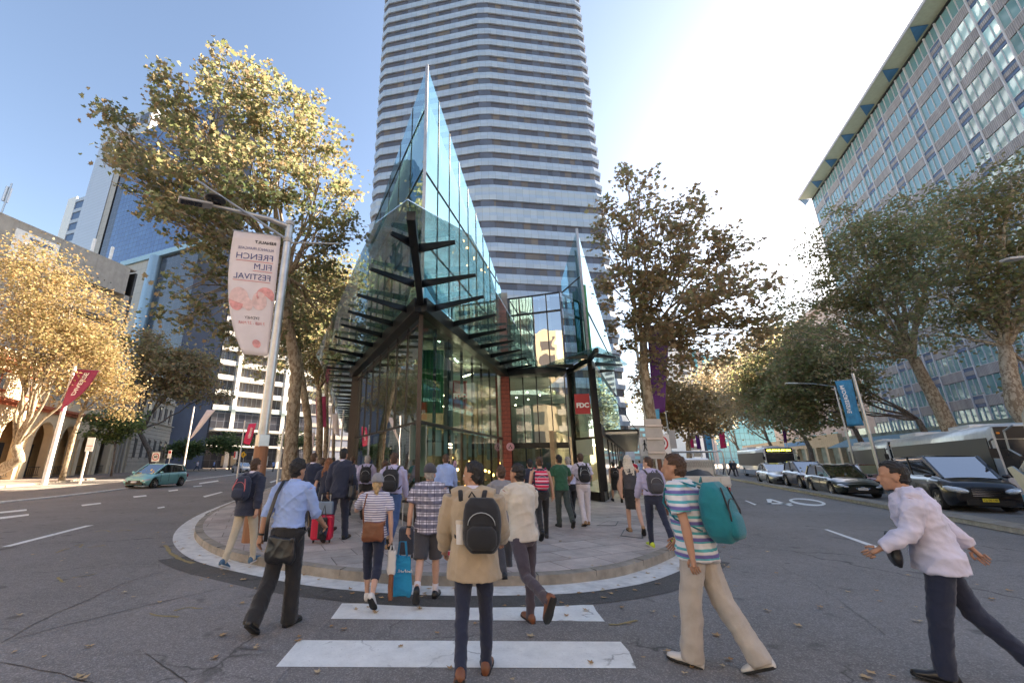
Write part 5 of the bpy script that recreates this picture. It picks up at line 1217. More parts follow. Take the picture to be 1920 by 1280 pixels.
# right side street trees behind the buses
GR = 'plane trees along the right pavement behind the buses'
b = Vector(n227 * 18.8 + d227 * 36); b.z = PZ; D = b.y
tree('plane_tree', 'leaning plane tree whose trunk rises behind the middle of the long bus', b, [b, at(1765, 770, D), at(1735, 715, D), at(1712, 670, D)], .42,
     [lob(1640, 460, 26, 3.0), lob(1590, 420, 27, 1.9), lob(1700, 420, 25, 2.6), lob(1600, 520, 27, 2.8), lob(1570, 600, 28, 2.4), lob(1680, 560, 26, 2.8), lob(1560, 470, 27, 1.7), lob(1740, 480, 24, 2.2), lob(1630, 640, 27, 2.2), lob(1590, 680, 27, 1.9, rz=1.2), lob(1500, 560, 28, 1.9), lob(1480, 620, 28, 1.6)], 19000, .20, 'leaf_olive', 'bark_plane', group=GR, seed=61, spread=.75, shape=LEAF2)
b = Vector(n227 * 18.6 + d227 * 29.5); b.z = PZ; D = b.y
tree('plane_tree', 'plane tree with thick upright trunk beside the garbage truck', b, [b, at(1905, 760, D), at(1893, 700, D), at(1885, 650, D)], .38,
     [lob(1800, 420, 20, 2.0), lob(1870, 380, 19, 1.8), lob(1920, 320, 18, 1.6), lob(1840, 500, 20, 2.0), lob(1910, 470, 19, 1.9), lob(1780, 560, 21, 1.8), lob(1870, 580, 20, 1.7), lob(1940, 560, 19, 2.2), lob(2000, 480, 19, 2.6), lob(1760, 620, 22, 1.3), lob(1960, 700, 20, 1.4)], 18000, .18, 'leaf_olive', 'bark_plane', group=GR, seed=62, spread=.7, shape=LEAF2)
for k, (s, u, lobes, mat, lab) in enumerate([
    (52, 1570, [lob(1530, 660, 40, 3.2), lob(1580, 720, 40, 2.6), lob(1500, 720, 41, 3.0), lob(1550, 770, 40, 2.0), lob(1480, 770, 42, 2.4)], 'leaf_olive', 'dark green plane tree just left of the blue hanging banner'),
    (64, 1500, [lob(1460, 700, 50, 4.0), lob(1500, 640, 50, 3.4), lob(1430, 740, 52, 3.4), lob(1480, 780, 50, 3.0)], 'leaf_olive', 'green plane tree above the silver car and dark wagon'),
    (80, 1440, [lob(1420, 710, 68, 5.0), lob(1440, 650, 68, 4.2), lob(1390, 750, 70, 4.0), lob(1440, 770, 68, 3.6)], 'leaf_far', 'russet plane tree behind the white bus'),
    (98, 1400, [lob(1370, 720, 86, 6.0), lob(1400, 690, 86, 5.0), lob(1340, 760, 88, 4.5), lob(1390, 780, 86, 4.0)], 'leaf_far', 'pinkish brown tree left of the white bus'),
    (125, 1350, [lob(1320, 740, 112, 6.5), lob(1350, 720, 112, 6.0), lob(1300, 780, 115, 5.0), lob(1340, 790, 112, 5.0)], 'leaf_far', 'furthest brown tree down the right street')]):
    b = Vector(n227 * 25 + d227 * s); b.z = PZ; D = b.y
    tree('plane_tree', lab, b, [b, b + Vector((-.3, -.5, 3.2)), b + Vector((-.8, -.5, 5.2))], .3 + k * .03, lobes, [12000, 11000, 11000, 11000, 8000][k], [.32, .36, .42, .5, .6][k], mat, 'bark_dark', group=GR, seed=70 + k, spread=[.9, 1.1, 1.4, 1.7, 2.0][k], shape=LEAF2)
# ---------------------------------------------------------------- vehicles (x forward, y left, z up, origin on the ground)
def paint(name, c, metal=.3): return M(name, c, .28, metal, vary=.04, coat=1.0)
GL('car_glass', (.10, .13, .14), lo=.07, hi=.42)
M('car_dark', (.012, .012, .013), .5); M('plate_white', (.7, .7, .68), .5, vary=0); M('plate_yellow', (.75, .60, .05), .5, vary=0)
M('tail_red', (.5, .02, .02), .2, vary=0, coat=1); M('lamp_clear', (.6, .62, .65), .12, .3, vary=.3, vs_=30, coat=1); M('alloy', (.45, .46, .48), .3, .9, vary=0); M('tail_orange', (.7, .25, .03), .25, vary=0)
def wheel(t, x, y, r=.32, wd=.2, spokes=7):
    s = 1 if y > 0 else -1; w_ = MB(); c = Vector((x, y, r)); k = 24
    prof = [(r * .68, -.02), (r * .96, -.02), (r, .02), (r, wd - .02), (r * .96, wd), (r * .5, wd)]
    w_.rings([[c + Vector((pr_ * math.cos(2 * PI * j / k), -s * po, pr_ * math.sin(2 * PI * j / k))) for j in range(k)] for pr_, po in prof], cap=False)
    o = part('wheel', w_, MT['rubber'], t, smooth='auto')
    m = MB(); m.tube([c + Vector((0, -s * .05, 0)), c + Vector((0, -s * .06, 0))], r * .66, 20); m.mi = 1
    for j in range(spokes):
        a = 2 * PI * j / spokes; d = Vector((math.cos(a), 0, math.sin(a))); q = Vector((-math.sin(a), 0, math.cos(a)))
        p0, p1 = c + d * r * .12, c + d * r * .64; y0 = Vector((0, s * .012, 0))
        m.add([p0 + q * r * .09 + y0, p0 - q * r * .09 + y0, p1 - q * r * .07, p1 + q * r * .07], [(0, 1, 2, 3)])
    m.tube([c + Vector((0, s * .015, 0)), c + Vector((0, -s * .02, 0))], r * .17, 12)
    k2 = 24; m.rings([[c + Vector((rr * math.cos(2 * PI * j / k2), s * oo_, rr * math.sin(2 * PI * j / k2))) for j in range(k2)] for rr, oo_ in ((r * .62, -.02), (r * .66, .012), (r * .71, .005), (r * .71, -.02))], cap=False)
    part('rim', m, [MT['car_dark'], MT['alloy']], o)
def interp(x, tab):
    for (a, b), (c, d) in zip(tab[:-1], tab[1:]):
        if x <= c: t = 0 if c == a else max(0, (x - a) / (c - a)); t = t * t * (3 - 2 * t) * .5 + t * .5; return b + (d - b) * t
    return tab[-1][1]
def car(label, loc, az_, pm, cat='car', L=4.5, W=1.8, belt=((-2.2, .88), (-1.6, .98), (.7, .93), (1.3, .86), (2.0, .70), (2.25, .6)), gh=((-1.95, .98), (-1.35, 1.42), (.1, 1.46), (1.0, .95)), wb=(-1.32, 1.38), r=.32, low=.2, group=None, plate='plate_white', rack=False, roofw=.62, grille='mesh', name='parked_car', tail=False):
    t = thing(name, label, cat, (0, 0, 0), group)
    x0, x1 = belt[0][0], belt[-1][0]; hw = W / 2; N_ = 60; rings = []
    for i in range(N_ + 1):
        x = x0 + (x1 - x0) * i / N_; e = min((x - x0), (x1 - x)) ; k = 1 - .16 * max(0, 1 - e / .55) ** 2
        zb = low + .16 * max(0, 1 - e / .25)
        for xw in wb:
            dd = abs(x - xw)
            if dd < r * 1.17: zb = max(zb, r + math.sqrt((r * 1.17) ** 2 - dd ** 2))
        zt = interp(x, belt); h = hw * k; zs_ = max(zt - .12, zb + .02); zm = (zb + zs_) / 2 + .05
        half = [(h * .93, zb), (h * .985, zb + (zm - zb) * .4), (h, zm), (h * .985, zs_ - (zs_ - zm) * .2), (h * .93, zs_ + .05), (h * .80, zt), (h * .4, zt + .03)]
        ring = [Vector((x, y, z)) for y, z in half] + [Vector((x, 0, zt + .04))] + [Vector((x, -y, z)) for y, z in half[::-1]]
        rings.append(ring)
    mb = MB(); mb.rings(rings); body = part('body', mb, pm, t, smooth='auto')
    # greenhouse
    (a0, za), (a1, z1), (a2, z2), (a3, z3) = gh
    def ring4(x, z, w_): return [Vector((x, w_, z)), Vector((x, -w_, z))]
    def gpt(x, s, up):
        """point on the glasshouse side"""
        if up: return None
    bw = hw * .84; rw = hw * roofw / .8 * .95
    B = [Vector((a0, bw * .88, za)), Vector((a3, bw * .93, z3 - .02)), Vector((a2, rw, z2)), Vector((a1, rw * .95, z1))]
    BR = [Vector((p.x, -p.y, p.z)) for p in B]
    g = MB(); g.poly(B); g.poly(BR[::-1]); g.poly([B[1], BR[1], BR[2], B[2]]); g.poly([B[3], BR[3], BR[0], B[0]]); part('windows', g, MT['car_glass'], t)
    rf = MB(); nr = 8
    prof = []
    for i in range(nr + 1):
        s = i / nr; x = a1 + (a2 - a1) * s; zc = z1 + (z2 - z1) * s + .05 * math.sin(PI * s) + .02; w_ = rw * (.97 + .03 * s)
        prof.append([Vector((x, w_ + .01, zc - .06)), Vector((x, w_ * .9, zc - .005)), Vector((x, w_ * .4, zc + .02)), Vector((x, -w_ * .4, zc + .02)), Vector((x, -w_ * .9, zc - .005)), Vector((x, -w_ - .01, zc - .06))])
    rf.rings(prof); part('roof', rf, pm, t, smooth='auto')
    for side in (B, BR):
        for a, b in ((side[1], side[2]), (side[0], side[3])):
            p_ = MB(); p_.beam(a, b + Vector((0, 0, .01)), .07, .07, up=(0, 1, 0)); part('pillar', p_, pm, t)
        s = 1 if side is B else -1
        xm = (a2 + a1) / 2 + .1; p_ = MB(); p_.beam(side[0].lerp(side[1], (xm - a0) / (a3 - a0)) + Vector((0, s * .005, 0)), side[3].lerp(side[2], (xm - a1) / (a2 - a1)) + Vector((0, s * .005, 0)), .09, .03, up=(0, 1, 0)); part('pillar', p_, MT['car_dark'], t)
        # door seams, handles and mirror
        dl_ = MB()
        for xs in (wb[0] + .42, (wb[0] + wb[1]) / 2 + .08, wb[1] - .42):
            dl_.box((xs, s * hw * 1.0, .62), (.006, .004, .26))
        part('door_seam', dl_, MT['car_dark'], t)
        mi_ = MB(); mi_.ell((a3 - .28, s * (hw + .08), z3 + .06), (.07, .11, .07), 10, 6); part('mirror', mi_, pm, t, smooth=True)
        for xs in (wb[0] + .5, (wb[0] + wb[1]) / 2 + .2):
            h_ = MB(); h_.box((xs, s * (hw * .99 + .012), .80), (.09, .012, .015)); part('door_handle', h_, pm, t)
    zf = interp(x1, belt)
    for s in (1, -1):
        l_ = MB(); big_ = 1.35 if grille == 'slats' else 1.0
        m_ = MB(); m_.ell((0, 0, 0), (.25 * big_, .155 * big_, .085 * big_), 14, 10)
        ca, sa = math.cos(R(-38 * s)), math.sin(R(-38 * s))
        l_.add([(x1 - .17 + p[0] * ca - p[1] * sa, s * hw * .735 + p[0] * sa + p[1] * ca, zf - .055 + p[2] - .18 * p[0]) for p in m_.v], m_.f)
        part('headlight', l_, MT['lamp_clear'], t, smooth=True)
        l_ = MB(); l_.box((x0 + .08, s * hw * .74, interp(x0, belt) - .14), (.05, hw * .18, .09)); part('tail_light', l_, MT['tail_red'], t)
        f_ = MB(); f_.ell((x1 - .1, s * hw * .68, low + .16), (.05, .09, .05), 10, 6); part('fog_light', f_, MT['lamp_clear'], t)
    g_ = MB(); g_.box((x1 - .0, 0, zf - .14), (.03, hw * .44, .065)); part('grille', g_, MT['car_dark'], t)
    if grille == 'slats':
        for k in range(5): g_ = MB(); g_.box((x1 + .05, 0, zf - .03 - k * .055), (.012, hw * .42, .014)); part('grille_slat', g_, MT['chrome'], t)
    else:
        g_ = MB(); g_.tube([(x1 - .02, -hw * .46, zf - .06), (x1 + .04, -hw * .2, zf - .19), (x1 + .045, hw * .2, zf - .19), (x1 - .02, hw * .46, zf - .06)], .012, 6); part('grille_trim', g_, MT['chrome'], t)
        g_ = MB(); g_.tube([(x1 + .03, .08 * math.cos(a), zf - .13 + .045 * math.sin(a)) for a in [2 * PI * i / 12 for i in range(13)]], .008, 5); part('badge', g_, MT['chrome'], t)
    g_ = MB(); g_.box((x1 - .02, 0, low + .14), (.04, hw * .62, .085)); part('air_intake', g_, MT['car_dark'], t)
    g_ = MB(); g_.box((x1 + .045, 0, low + .22), (.008, .185, .055)); np_ = part('number_plate', g_, MT[plate], t)
    if plate == 'plate_yellow': part('plate_text', text_mb('CJ-50-HB', .085, (x1 + .056, 0, low + .22), (0, 1, 0), (0, 0, 1), wide=1.0), MT['text_black'], np_)
    g_ = MB(); g_.bb(x0 + .5, x1 - .5, -hw * .85, hw * .85, .17, .45); part('underbody', g_, MT['car_dark'], t)
    if rack:
        for s in (1, -1): g_ = MB(); g_.tube([(a1 + .1, s * rw * .9, z1 + .04), (a1 + .3, s * rw * .9, z1 + .11), (a2 - .3, s * rw * .9, z2 + .11), (a2 - .05, s * rw * .9, z2 + .03)], .018, 6); part('roof_rail', g_, MT['galv'], t)
    for xw in wb:
        for s in (1, -1): wheel(t, xw, s * (hw - .01), r)
    t.location = loc; t.rotation_euler = (0, 0, R(90 - az_)); return t
AZB = 202.7                                # traffic coming towards the crossing
def RP(lat, s): q = n227 * lat + d227 * s; return Vector((q.x, q.y, 0))
GC = 'cars queued in the oncoming lanes on the right'
car('dark green estate car with roof rails and a smiling chrome grille', RP(10.0, 28.9), AZB, paint('paint_green_black', (.012, .022, .02)), L=4.7, belt=((-2.4, .86), (-2.2, .97), (-1.6, .99), (.7, .93), (1.3, .87), (2.0, .72), (2.3, .6)), gh=((-2.3, .98), (-1.9, 1.42), (.15, 1.47), (1.1, .94)), rack=True, group=GC)
car('dark navy sport utility car between the silver sedan and the dark green estate', RP(10.7, 35.6), AZB, paint('paint_navy', (.012, .016, .04)), belt=((-2.25, 1.0), (-2.05, 1.1), (.8, 1.04), (1.3, .98), (2.0, .86), (2.25, .7)), gh=((-2.05, 1.1), (-1.7, 1.62), (.05, 1.66), (.95, 1.05)), r=.36, low=.26, group=GC)
car('silver sedan at the back of the queue beside the white bus', RP(10.4, 41.4), AZB, paint('paint_silver', (.50, .54, .54), .7), group=GC, rack=True)
car('dark red sedan in the second lane beyond the dark green estate', RP(13.9, 36.2), AZB, paint('paint_red', (.16, .012, .018)), group=GC)
car('white hatchback half hidden behind the dark red sedan', RP(14.2, 42.5), AZB, paint('paint_white', (.6, .62, .64), .1), group=GC)
car('glossy black people carrier with chrome grille bars and a yellow number plate', RP(11.35, 23.2), AZB + 6, paint('paint_black', (.008, .009, .014)), cat='van', L=4.85, W=1.82,
    belt=((-2.4, .98), (-2.3, 1.16), (-1.6, 1.17), (.9, 1.16), (1.75, 1.10), (2.3, .98), (2.44, .80)), gh=((-2.38, 1.16), (-2.25, 1.82), (.75, 1.86), (1.75, 1.12)), wb=(-1.5, 1.45), r=.35, low=.2, group=GC, plate='plate_yellow', grille='slats', roofw=.68, name='parked_van')
car('teal hatchback driving along the left street', Vector((at(292, 912, 29.6).x, 29.6, 0)), 183, paint('paint_teal', (.22, .56, .60), .1), L=4.0, belt=((-1.95, .85), (-1.8, .98), (.7, .93), (1.25, .88), (1.75, .72), (1.95, .58)), gh=((-1.85, .98), (-1.45, 1.40), (.2, 1.50), (1.25, .92)), wb=(-1.22, 1.28), r=.3, name='moving_car')
q = at(455, 876, 66); car('small white car far up the left street in front of the glazed canopy building', Vector((q.x, 66, 0)), 130, paint('paint_white', (.6, .62, .64), .1), name='moving_car')
# --- buses
M('bus_white', (.62, .64, .64), .35, coat=.5); M('bus_blue', (.10, .42, .60), .35, coat=.5); M('bus_skirt', (.05, .16, .32), .4); M('bus_teal', (.16, .45, .52), .35, coat=.5)
M('bus_window', (.03, .03, .032), .12, vary=.3, vs_=1.5, spec=.8); M('bus_window_tinted', (.12, .10, .10), .25, vary=.2, vs_=1); M('amber_sign', (.8, .75, .1), .5, vary=0, emit=(.8, .9, .1), es=1.6); M('ad_red', (.30, .04, .07), .5)
def bus(label, loc, az_, L, H_=3.05, W=2.5, stripe='bus_white', skirt='bus_skirt', win='bus_window', dest=None, corner='bus_teal', ad=False, frontglass=True):
    t = thing('city_bus', label, 'bus', (0, 0, 0)); hw = W / 2; b = MB()
    sec = lambda x, k=1.0, zt=0: [Vector((x, y * k, z)) for y, z in ((-hw, .32), (-hw, H_ - .35), (-hw + .06, H_ - .14), (-hw + .22, H_ - .02 + zt), (0, H_ + .03 + zt), (hw - .22, H_ - .02 + zt), (hw - .06, H_ - .14), (hw, H_ - .35), (hw, .32))]
    b.rings([sec(-L / 2, .96, -.08), sec(-L / 2 + .15), sec(L / 2 - .25), sec(L / 2, .95, -.1)]); part('body', b, MT[stripe], t, smooth='auto')
    for s in (1, -1):
        m = MB(); m.bb(-L / 2 + .3, L / 2 - .4, s * hw - .03, s * hw + .012, .3, .78); part('skirt', m, MT[skirt], t)
        n_ = int(L / 1.55); w0 = (L - 1.2) / n_
        m = MB(); m.bb(-L / 2 + .45, L / 2 - .35, s * hw - .03, s * hw + .008, 1.22, 2.55); part('window_surround', m, MT['car_dark'], t)
        for k in range(n_):
            xs = -L / 2 + .6 + k * w0; m = MB(); m.bb(xs + .05, xs + w0 - .05, s * hw - .02, s * hw + .016, 1.32, 2.46); wm = part('window', m, MT[win], t)
            m = MB(); m.bb(xs + .05, xs + w0 - .05, s * hw, s * hw + .022, 2.1, 2.13); part('window_bar', m, MT['car_dark'], wm)
        m = MB(); m.bb(-L / 2 + .1, -L / 2 + 2.2, s * hw - .03, s * hw + .012, .9, 1.18); part('coloured_patch', m, MT[corner], t)
        if ad: m = MB(); m.bb(-.9, .25, s * hw, s * hw + .03, .75, 2.4); a_ = part('advert_panel', m, MT['ad_red'], t)
    for s in (1, -1):
        for xw in (-L / 2 + 2.6, L / 2 - 2.5): wheel(t, xw, s * (hw + .02), .48, .28, 8)
    m = MB(); m.bb(-L / 2 + 1, -L / 2 + 4, -hw * .7, hw * .7, H_, H_ + .22); part('roof_pod', m, MT[stripe], t, bevel=.05)
    m = MB(); m.bb(L * .1, L * .1 + 2.4, -hw * .6, hw * .6, H_, H_ + .18); part('roof_pod', m, MT[stripe], t, bevel=.05)
    xf = L / 2
    m = MB(); m.add([(xf + .012, -hw * .90, 1.15), (xf + .012, hw * .90, 1.15), (xf + .012, hw * .90, 2.45), (xf + .012, -hw * .90, 2.45)], [(0, 1, 2, 3)]); m.bb(xf - .1, xf + .01, -hw * .91, hw * .91, 1.13, 2.47); part('windscreen', m, MT['bus_window'], t)
    m = MB(); m.bb(xf - .2, xf + .05, -hw * .90, hw * .90, 2.5, H_ - .12); db_ = part('destination_box', m, MT['car_dark'], t)
    if dest: part('destination_text', text_mb(dest, .235, (xf + .055, 0, (2.5 + H_ - .12) / 2), (0, 1, 0), (0, 0, 1), wide=1.15, bold=.008), MT['amber_sign'], db_)
    for s in (1, -1):
        m = MB(); m.ell((xf - .0, s * hw * .72, .72), (.04, .16, .09), 10, 6); part('headlight', m, MT['lamp_clear'], t)
        m = MB(); m.ell((xf + .04, s * hw * .84, 2.7), (.03, .06, .04), 8, 5); part('marker_light', m, MT['tail_orange'], t)
        m = MB(); m.tube([(xf - .1, s * hw * .95, 2.5), (xf + .3, s * (hw + .15), 2.4), (xf + .3, s * (hw + .15), 2.1)], .03, 6); m.bb(xf + .24, xf + .34, s * (hw + .15) - .1, s * (hw + .15) + .1, 1.8, 2.15); part('mirror', m, MT['car_dark'], t)
    m = MB(); m.bb(xf - .02, xf + .03, -hw * .8, hw * .8, .3, .55); part('bumper', m, MT[skirt], t)
    m = MB(); m.bb(-L / 2 + .5, L / 2 - .5, -hw * .9, hw * .9, .25, .6); part('underbody', m, MT['car_dark'], t)
    t.location = loc; t.rotation_euler = (0, 0, R(90 - az_)); return t
bus('white city bus with yellow lit route display far down the right street', RP(13.6, 57.5), AZB, 12, dest='MILSONS PT 254', skirt='bus_skirt')
db2 = azd(35); nb2 = Vector((db2.y, -db2.x, 0))
def BP(a, s): q = Vector((20, 15.6, 0)) + db2 * s + nb2 * a; return Vector((q.x, q.y, 0))
bus('long white and blue bus with grey tinted windows standing behind the black people carrier', BP(1.25, 7.2), 215, 14.2, win='bus_window_tinted', stripe='bus_white', skirt='bus_blue')
bus('pale blue and white bus with a dark red advert panel behind the red sedan', BP(1.25, 22.2), 215, 14, stripe='bus_white', skirt='bus_teal', ad=True)
# --- utility truck seen from behind
UT = thing('utility_truck', 'white tray back utility truck with a steel ladder frame parked beside the island kerb', 'truck', (0, 0, 0))
hw = .9
m = MB(); m.bb(-.1, 2.55, -hw, hw, .78, .92); part('tray_floor', m, MT['bus_white'], UT)
for s in (1, -1): m = MB(); m.bb(-.1, 2.5, s * hw - .03, s * hw + .03, .86, 1.18); part('side_board', m, MT['bus_white'], UT, bevel=.01)
m = MB(); m.bb(-.14, -.08, -hw - .02, hw + .02, .84, 1.16); tg = part('tailgate', m, MT['bus_white'], UT, bevel=.01)
for yy in (-.6, .6): m = MB(); m.bb(-.17, -.14, yy - .02, yy + .02, .86, 1.1); part('latch', m, MT['galv'], tg)
m = MB(); m.bb(2.5, 2.56, -hw, hw, .9, 1.75); hb_ = part('headboard', m, MT['bus_white'], UT)
m = MB()
for k in range(14):
    for yy in (-.86 + .09 * k,): m.tube([(2.48, yy - .04, 1.45), (2.48, yy + .05, 1.7)], .008, 4); m.tube([(2.48, yy + .05, 1.45), (2.48, yy - .04, 1.7)], .008, 4)
part('mesh_guard', m, MT['galv'], hb_)
cabs = []
for x, zb, zt, w_, wt in ((2.6, .5, 1.75, .88, .72), (2.75, .45, 1.82, .9, .74), (3.7, .45, 1.80, .9, .72), (4.35, .45, 1.18, .9, .84), (5.0, .45, .95, .88, .8), (5.15, .5, .8, .84, .76)):
    zm = min(zt, 1.08); cabs.append([Vector(p) for p in ((x, -w_, zb), (x, -w_, zm), (x, -wt, zt), (x, wt, zt), (x, w_, zm), (x, w_, zb))])
m = MB(); m.rings(cabs); part('cab', m, MT['bus_white'], UT, smooth='auto')
m = MB(); m.bb(2.58, 2.61, -.6, .6, 1.2, 1.62); part('rear_window', m, MT['car_glass'], UT)
for s in (1, -1): m = MB(); m.poly([(2.85, s * .885, 1.15), (4.15, s * .89, 1.15), (3.65, s * .765, 1.72), (2.9, s * .765, 1.74)]); part('side_window', m, MT['bus_window'], UT)
fr2 = MB()
for s in (1, -1):
    fr2.tube([(-.02, s * .86, 1.1), (.0, s * .84, 2.02), (.12, s * .82, 2.08), (3.8, s * .82, 2.08)], .025, 8); fr2.tube([(2.5, s * .86, .9), (2.5, s * .82, 2.08)], .025, 8)
for x in (.0, 1.2, 2.5, 3.7): fr2.tube([(x, -.84, 2.05 if x == 0 else 2.08), (x, .84, 2.05 if x == 0 else 2.08)], .022, 8)
part('ladder_frame', fr2, MT['galv'], UT, smooth='auto')
m = MB(); prof = []
for i in range(7):
    x = .3 + i * .35; zz_ = .98 + .42 * math.exp(-((i - 3.6) / 1.5) ** 2); prof.append([Vector((x, -.75, .93)), Vector((x, -.5, zz_ * .95)), Vector((x, -.1, zz_ + .06 * (i % 2))), Vector((x, .35, zz_ * .92)), Vector((x, .75, .93))])
m.rings(prof); tp_ = part('black_tarp_load', m, MT['car_dark'], UT, smooth=True)
for s in (1, -1):
    m = MB(); m.bb(-.16, -.1, s * .72 - .14, s * .72 + .14, .66, .78); part('tail_light', m, MT['tail_red'], UT)
    m = MB(); m.bb(.3, 1.3, s * .78 - .1, s * .78 + .1, .5, .74); part('mudguard', m, MT['car_dark'], UT)
    wheel(UT, .85, s * .86, .34); wheel(UT, 4.1, s * .88, .34)
m = MB(); m.bb(-.1, 4.6, -.5, .5, .42, .76); part('chassis', m, MT['car_dark'], UT)
m = MB(); m.bb(-.14, -.08, -.9, .9, .45, .62); part('rear_bar', m, MT['bus_blue'], UT)
m = MB(); m.bb(-.16, -.145, -.22, .22, .48, .6); part('number_plate', m, MT['plate_white'], UT)
UT.location = (9.35, 16.3, 0); UT.rotation_euler = (0, 0, R(90 - 22.7))
# --- garbage truck, rear loader seen at its tail
GT = thing('garbage_truck', 'dirty cream garbage truck tail with hydraulic arms at the right edge', 'truck', (0, 0, 0))
M('truck_cream', (.50, .48, .41), .45, vary=.1, vs_=2, coat=.3, grime=.35)
def gp(x, y, z): return Vector((x, y, z))
# x along travel (towards the camera), tail at x = 0
for s in (1, -1):
    m = MB(); pr_ = [(-1.05, 1.35), (-.95, .95), (-.25, .75), (1.6, .8), (1.8, 3.0), (.9, 3.35), (.15, 3.3), (-.1, 3.0), (-.25, 2.2), (-.55, 1.75)]
    m.prism([gp(x + .0, s * 1.2, z) for x, z in pr_], (0, -s * .12, 0)); part('hopper_side', m, MT['truck_cream'], GT, bevel=.02)
    m = MB(); m.prism([gp(x, s * 1.215, z) for x, z in ((-.42, 1.62), (-.3, 2.1), (.1, 2.1), (.1, 1.62))], (0, s * .03, 0)); part('side_plate', m, MT['galv'], GT)
    m = MB(); m.tube([gp(.75, s * 1.3, 3.05), gp(.55, s * 1.34, 2.2), gp(.75, s * 1.34, 1.45)], .1, 12); m.tube([gp(.75, s * 1.34, 1.5), gp(.95, s * 1.34, .95)], .055, 10); part('hydraulic_arm', m, MT['truck_cream'], GT, smooth='auto')
    m = MB(); m.tube([gp(.35, s * 1.24, 3.2), gp(.3, s * 1.3, 2.9), gp(.45, s * 1.3, 2.4), gp(.25, s * 1.28, 1.9), gp(.35, s * 1.28, 1.3)], .025, 8); part('hydraulic_hose', m, MT['rubber'], GT, smooth=True)
    m = MB(); m.bb(-.35, -.02, s * 1.2 - .04, s * 1.2 + .06, 1.3, 1.52); lc = part('light_cluster', m, MT['car_dark'], GT)
    for k, (xx, zz_, mm) in enumerate(((-.28, 1.46, 'tail_red'), (-.18, 1.46, 'tail_orange'), (-.08, 1.46, 'tail_orange'), (-.28, 1.36, 'tail_orange'), (-.16, 1.36, 'tail_red'))): m = MB(); m.disc((xx, s * 1.26, zz_), .035, (0, s, 0), 10, .01); part('lamp', m, MT[mm], lc)
    m = MB(); m.prism([gp(x, s * 1.24, z) for x, z in ((-1.15, 1.5), (-.95, 1.55), (-.35, 1.1), (-.3, .75), (-.75, .62))], (0, s * .06, 0)); part('bin_lifter', m, MT['galv'], GT, bevel=.01)
    m = MB(); m.tube([gp(-.5, s * 1.32, .95), gp(.9, s * 1.32, .72)], .06, 10); part('grab_bar', m, MT['bus_white'], GT, smooth='auto')
    m = MB(); m.tube([gp(-.35, s * 1.3, 2.75), gp(-.75, s * 1.3, 2.6), gp(-.8, s * 1.3, 2.05), gp(-.45, s * 1.3, 1.85)], .025, 8); part('hand_rail', m, MT['galv'], GT, smooth='auto')
m = MB(); m.bb(-.2, 1.8, -1.08, 1.08, 1.0, 2.9); part('compactor', m, MT['truck_cream'], GT)
m = MB(); m.bb(1.8, 6.2, -1.2, 1.2, 1.0, 3.15); part('box_body', m, MT['truck_cream'], GT, bevel=.05)
m = MB(); m.bb(6.3, 8.2, -1.2, 1.2, .7, 2.9); cb = part('cab', m, MT['bus_white'], GT, bevel=.12)
m = MB(); m.bb(8.18, 8.22, -1.05, 1.05, 1.5, 2.6); part('windscreen', m, MT['bus_window'], cb)
for xw in (2.4, 3.7, 7.2):
    for s in (1, -1): wheel(GT, xw, s * 1.2, .5, .3, 8)
m = MB(); m.bb(.5, 8, -.5, .5, .6, 1.0); part('chassis', m, MT['car_dark'], GT)
GT.location = RP(12.1, 17.9); GT.rotation_euler = (0, 0, R(90 - AZB))
# ---------------------------------------------------------------- lamp posts, banners, signs
M('post_wood', (.30, .13, .06), .6, vary=.3, vs_=3, stretch=(3, 3, .3)); M('lens', (.03, .03, .035), .2, vary=.6, vs_=30)
M('banner_white', (.72, .66, .67), .8, vary=.04); M('ink_navy', (.05, .07, .22), .7, vary=0); M('ink_red', (.62, .16, .16), .7, vary=0); M('ink_pink', (.70, .33, .32), .7, vary=.25, vs_=9); M('ink_blush', (.72, .52, .50), .7, vary=.15, vs_=9)
M('sign_grey', (.42, .41, .39), .55, .2); M('sign_red', (.55, .02, .03), .5, vary=0); M('sign_yellow', (.75, .42, .02), .5, vary=0)
def pole(t, base, top, r0, r1, mat='galv', name='post', n=14):
    m = MB(); m.tube([base, Vector(base).lerp(Vector(top), .5), top], [r0, (r0 + r1) / 2, r1], n); return part(name, m, MT[mat], t, smooth='auto')
# main lamp post with the film festival banner
b = Vector((at(487, 865, 9).x, 9, PZ)); top = at(545, 418, 9); top.x = b.x
LP = thing('street_lamp', 'tall silver lamp post with timber brown base and two lamp arms over the white banner', 'lamp post', b)
zj = at(490, 836, 9).z
pole(LP, b, (b.x, b.y, zj), .15, .14, 'post_wood', 'base_sleeve'); pole(LP, (b.x, b.y, zj), top, .112, .088)
m = MB(); m.tube([(b.x, b.y, zj - .02), (b.x, b.y, zj + .24)], .155, 4); part('collar', m, MT['galv'], LP, bevel=.01)
m = MB(); m.disc((b.x + .0, b.y - .12, zj + .14), .022, (0, -1, 0), 10, .01); part('collar_bolt', m, MT['text_black'], LP)
for z_ in (top.z - .55, top.z - .08): m = MB(); m.tube([(b.x, b.y, z_), (b.x, b.y, z_ + .1)], .108, 14); part('clamp_ring', m, MT['sign_grey'], LP, smooth='auto')
a1 = at(395, 384, 8.2); m = MB(); m.tube([Vector((b.x, b.y, top.z - .12)), Vector((b.x, b.y, top.z - .1)).lerp(a1, .3) + Vector((0, 0, .05)), a1], [.075, .06, .035], 10); part('lamp_arm', m, MT['galv'], LP, smooth='auto')
h0, h1 = at(398, 386, 8.2), at(334, 374, 7.8); m = MB(); m.beam(h0, h1, .26, .06); part('lamp_head', m, MT['sign_grey'], LP, bevel=.02)
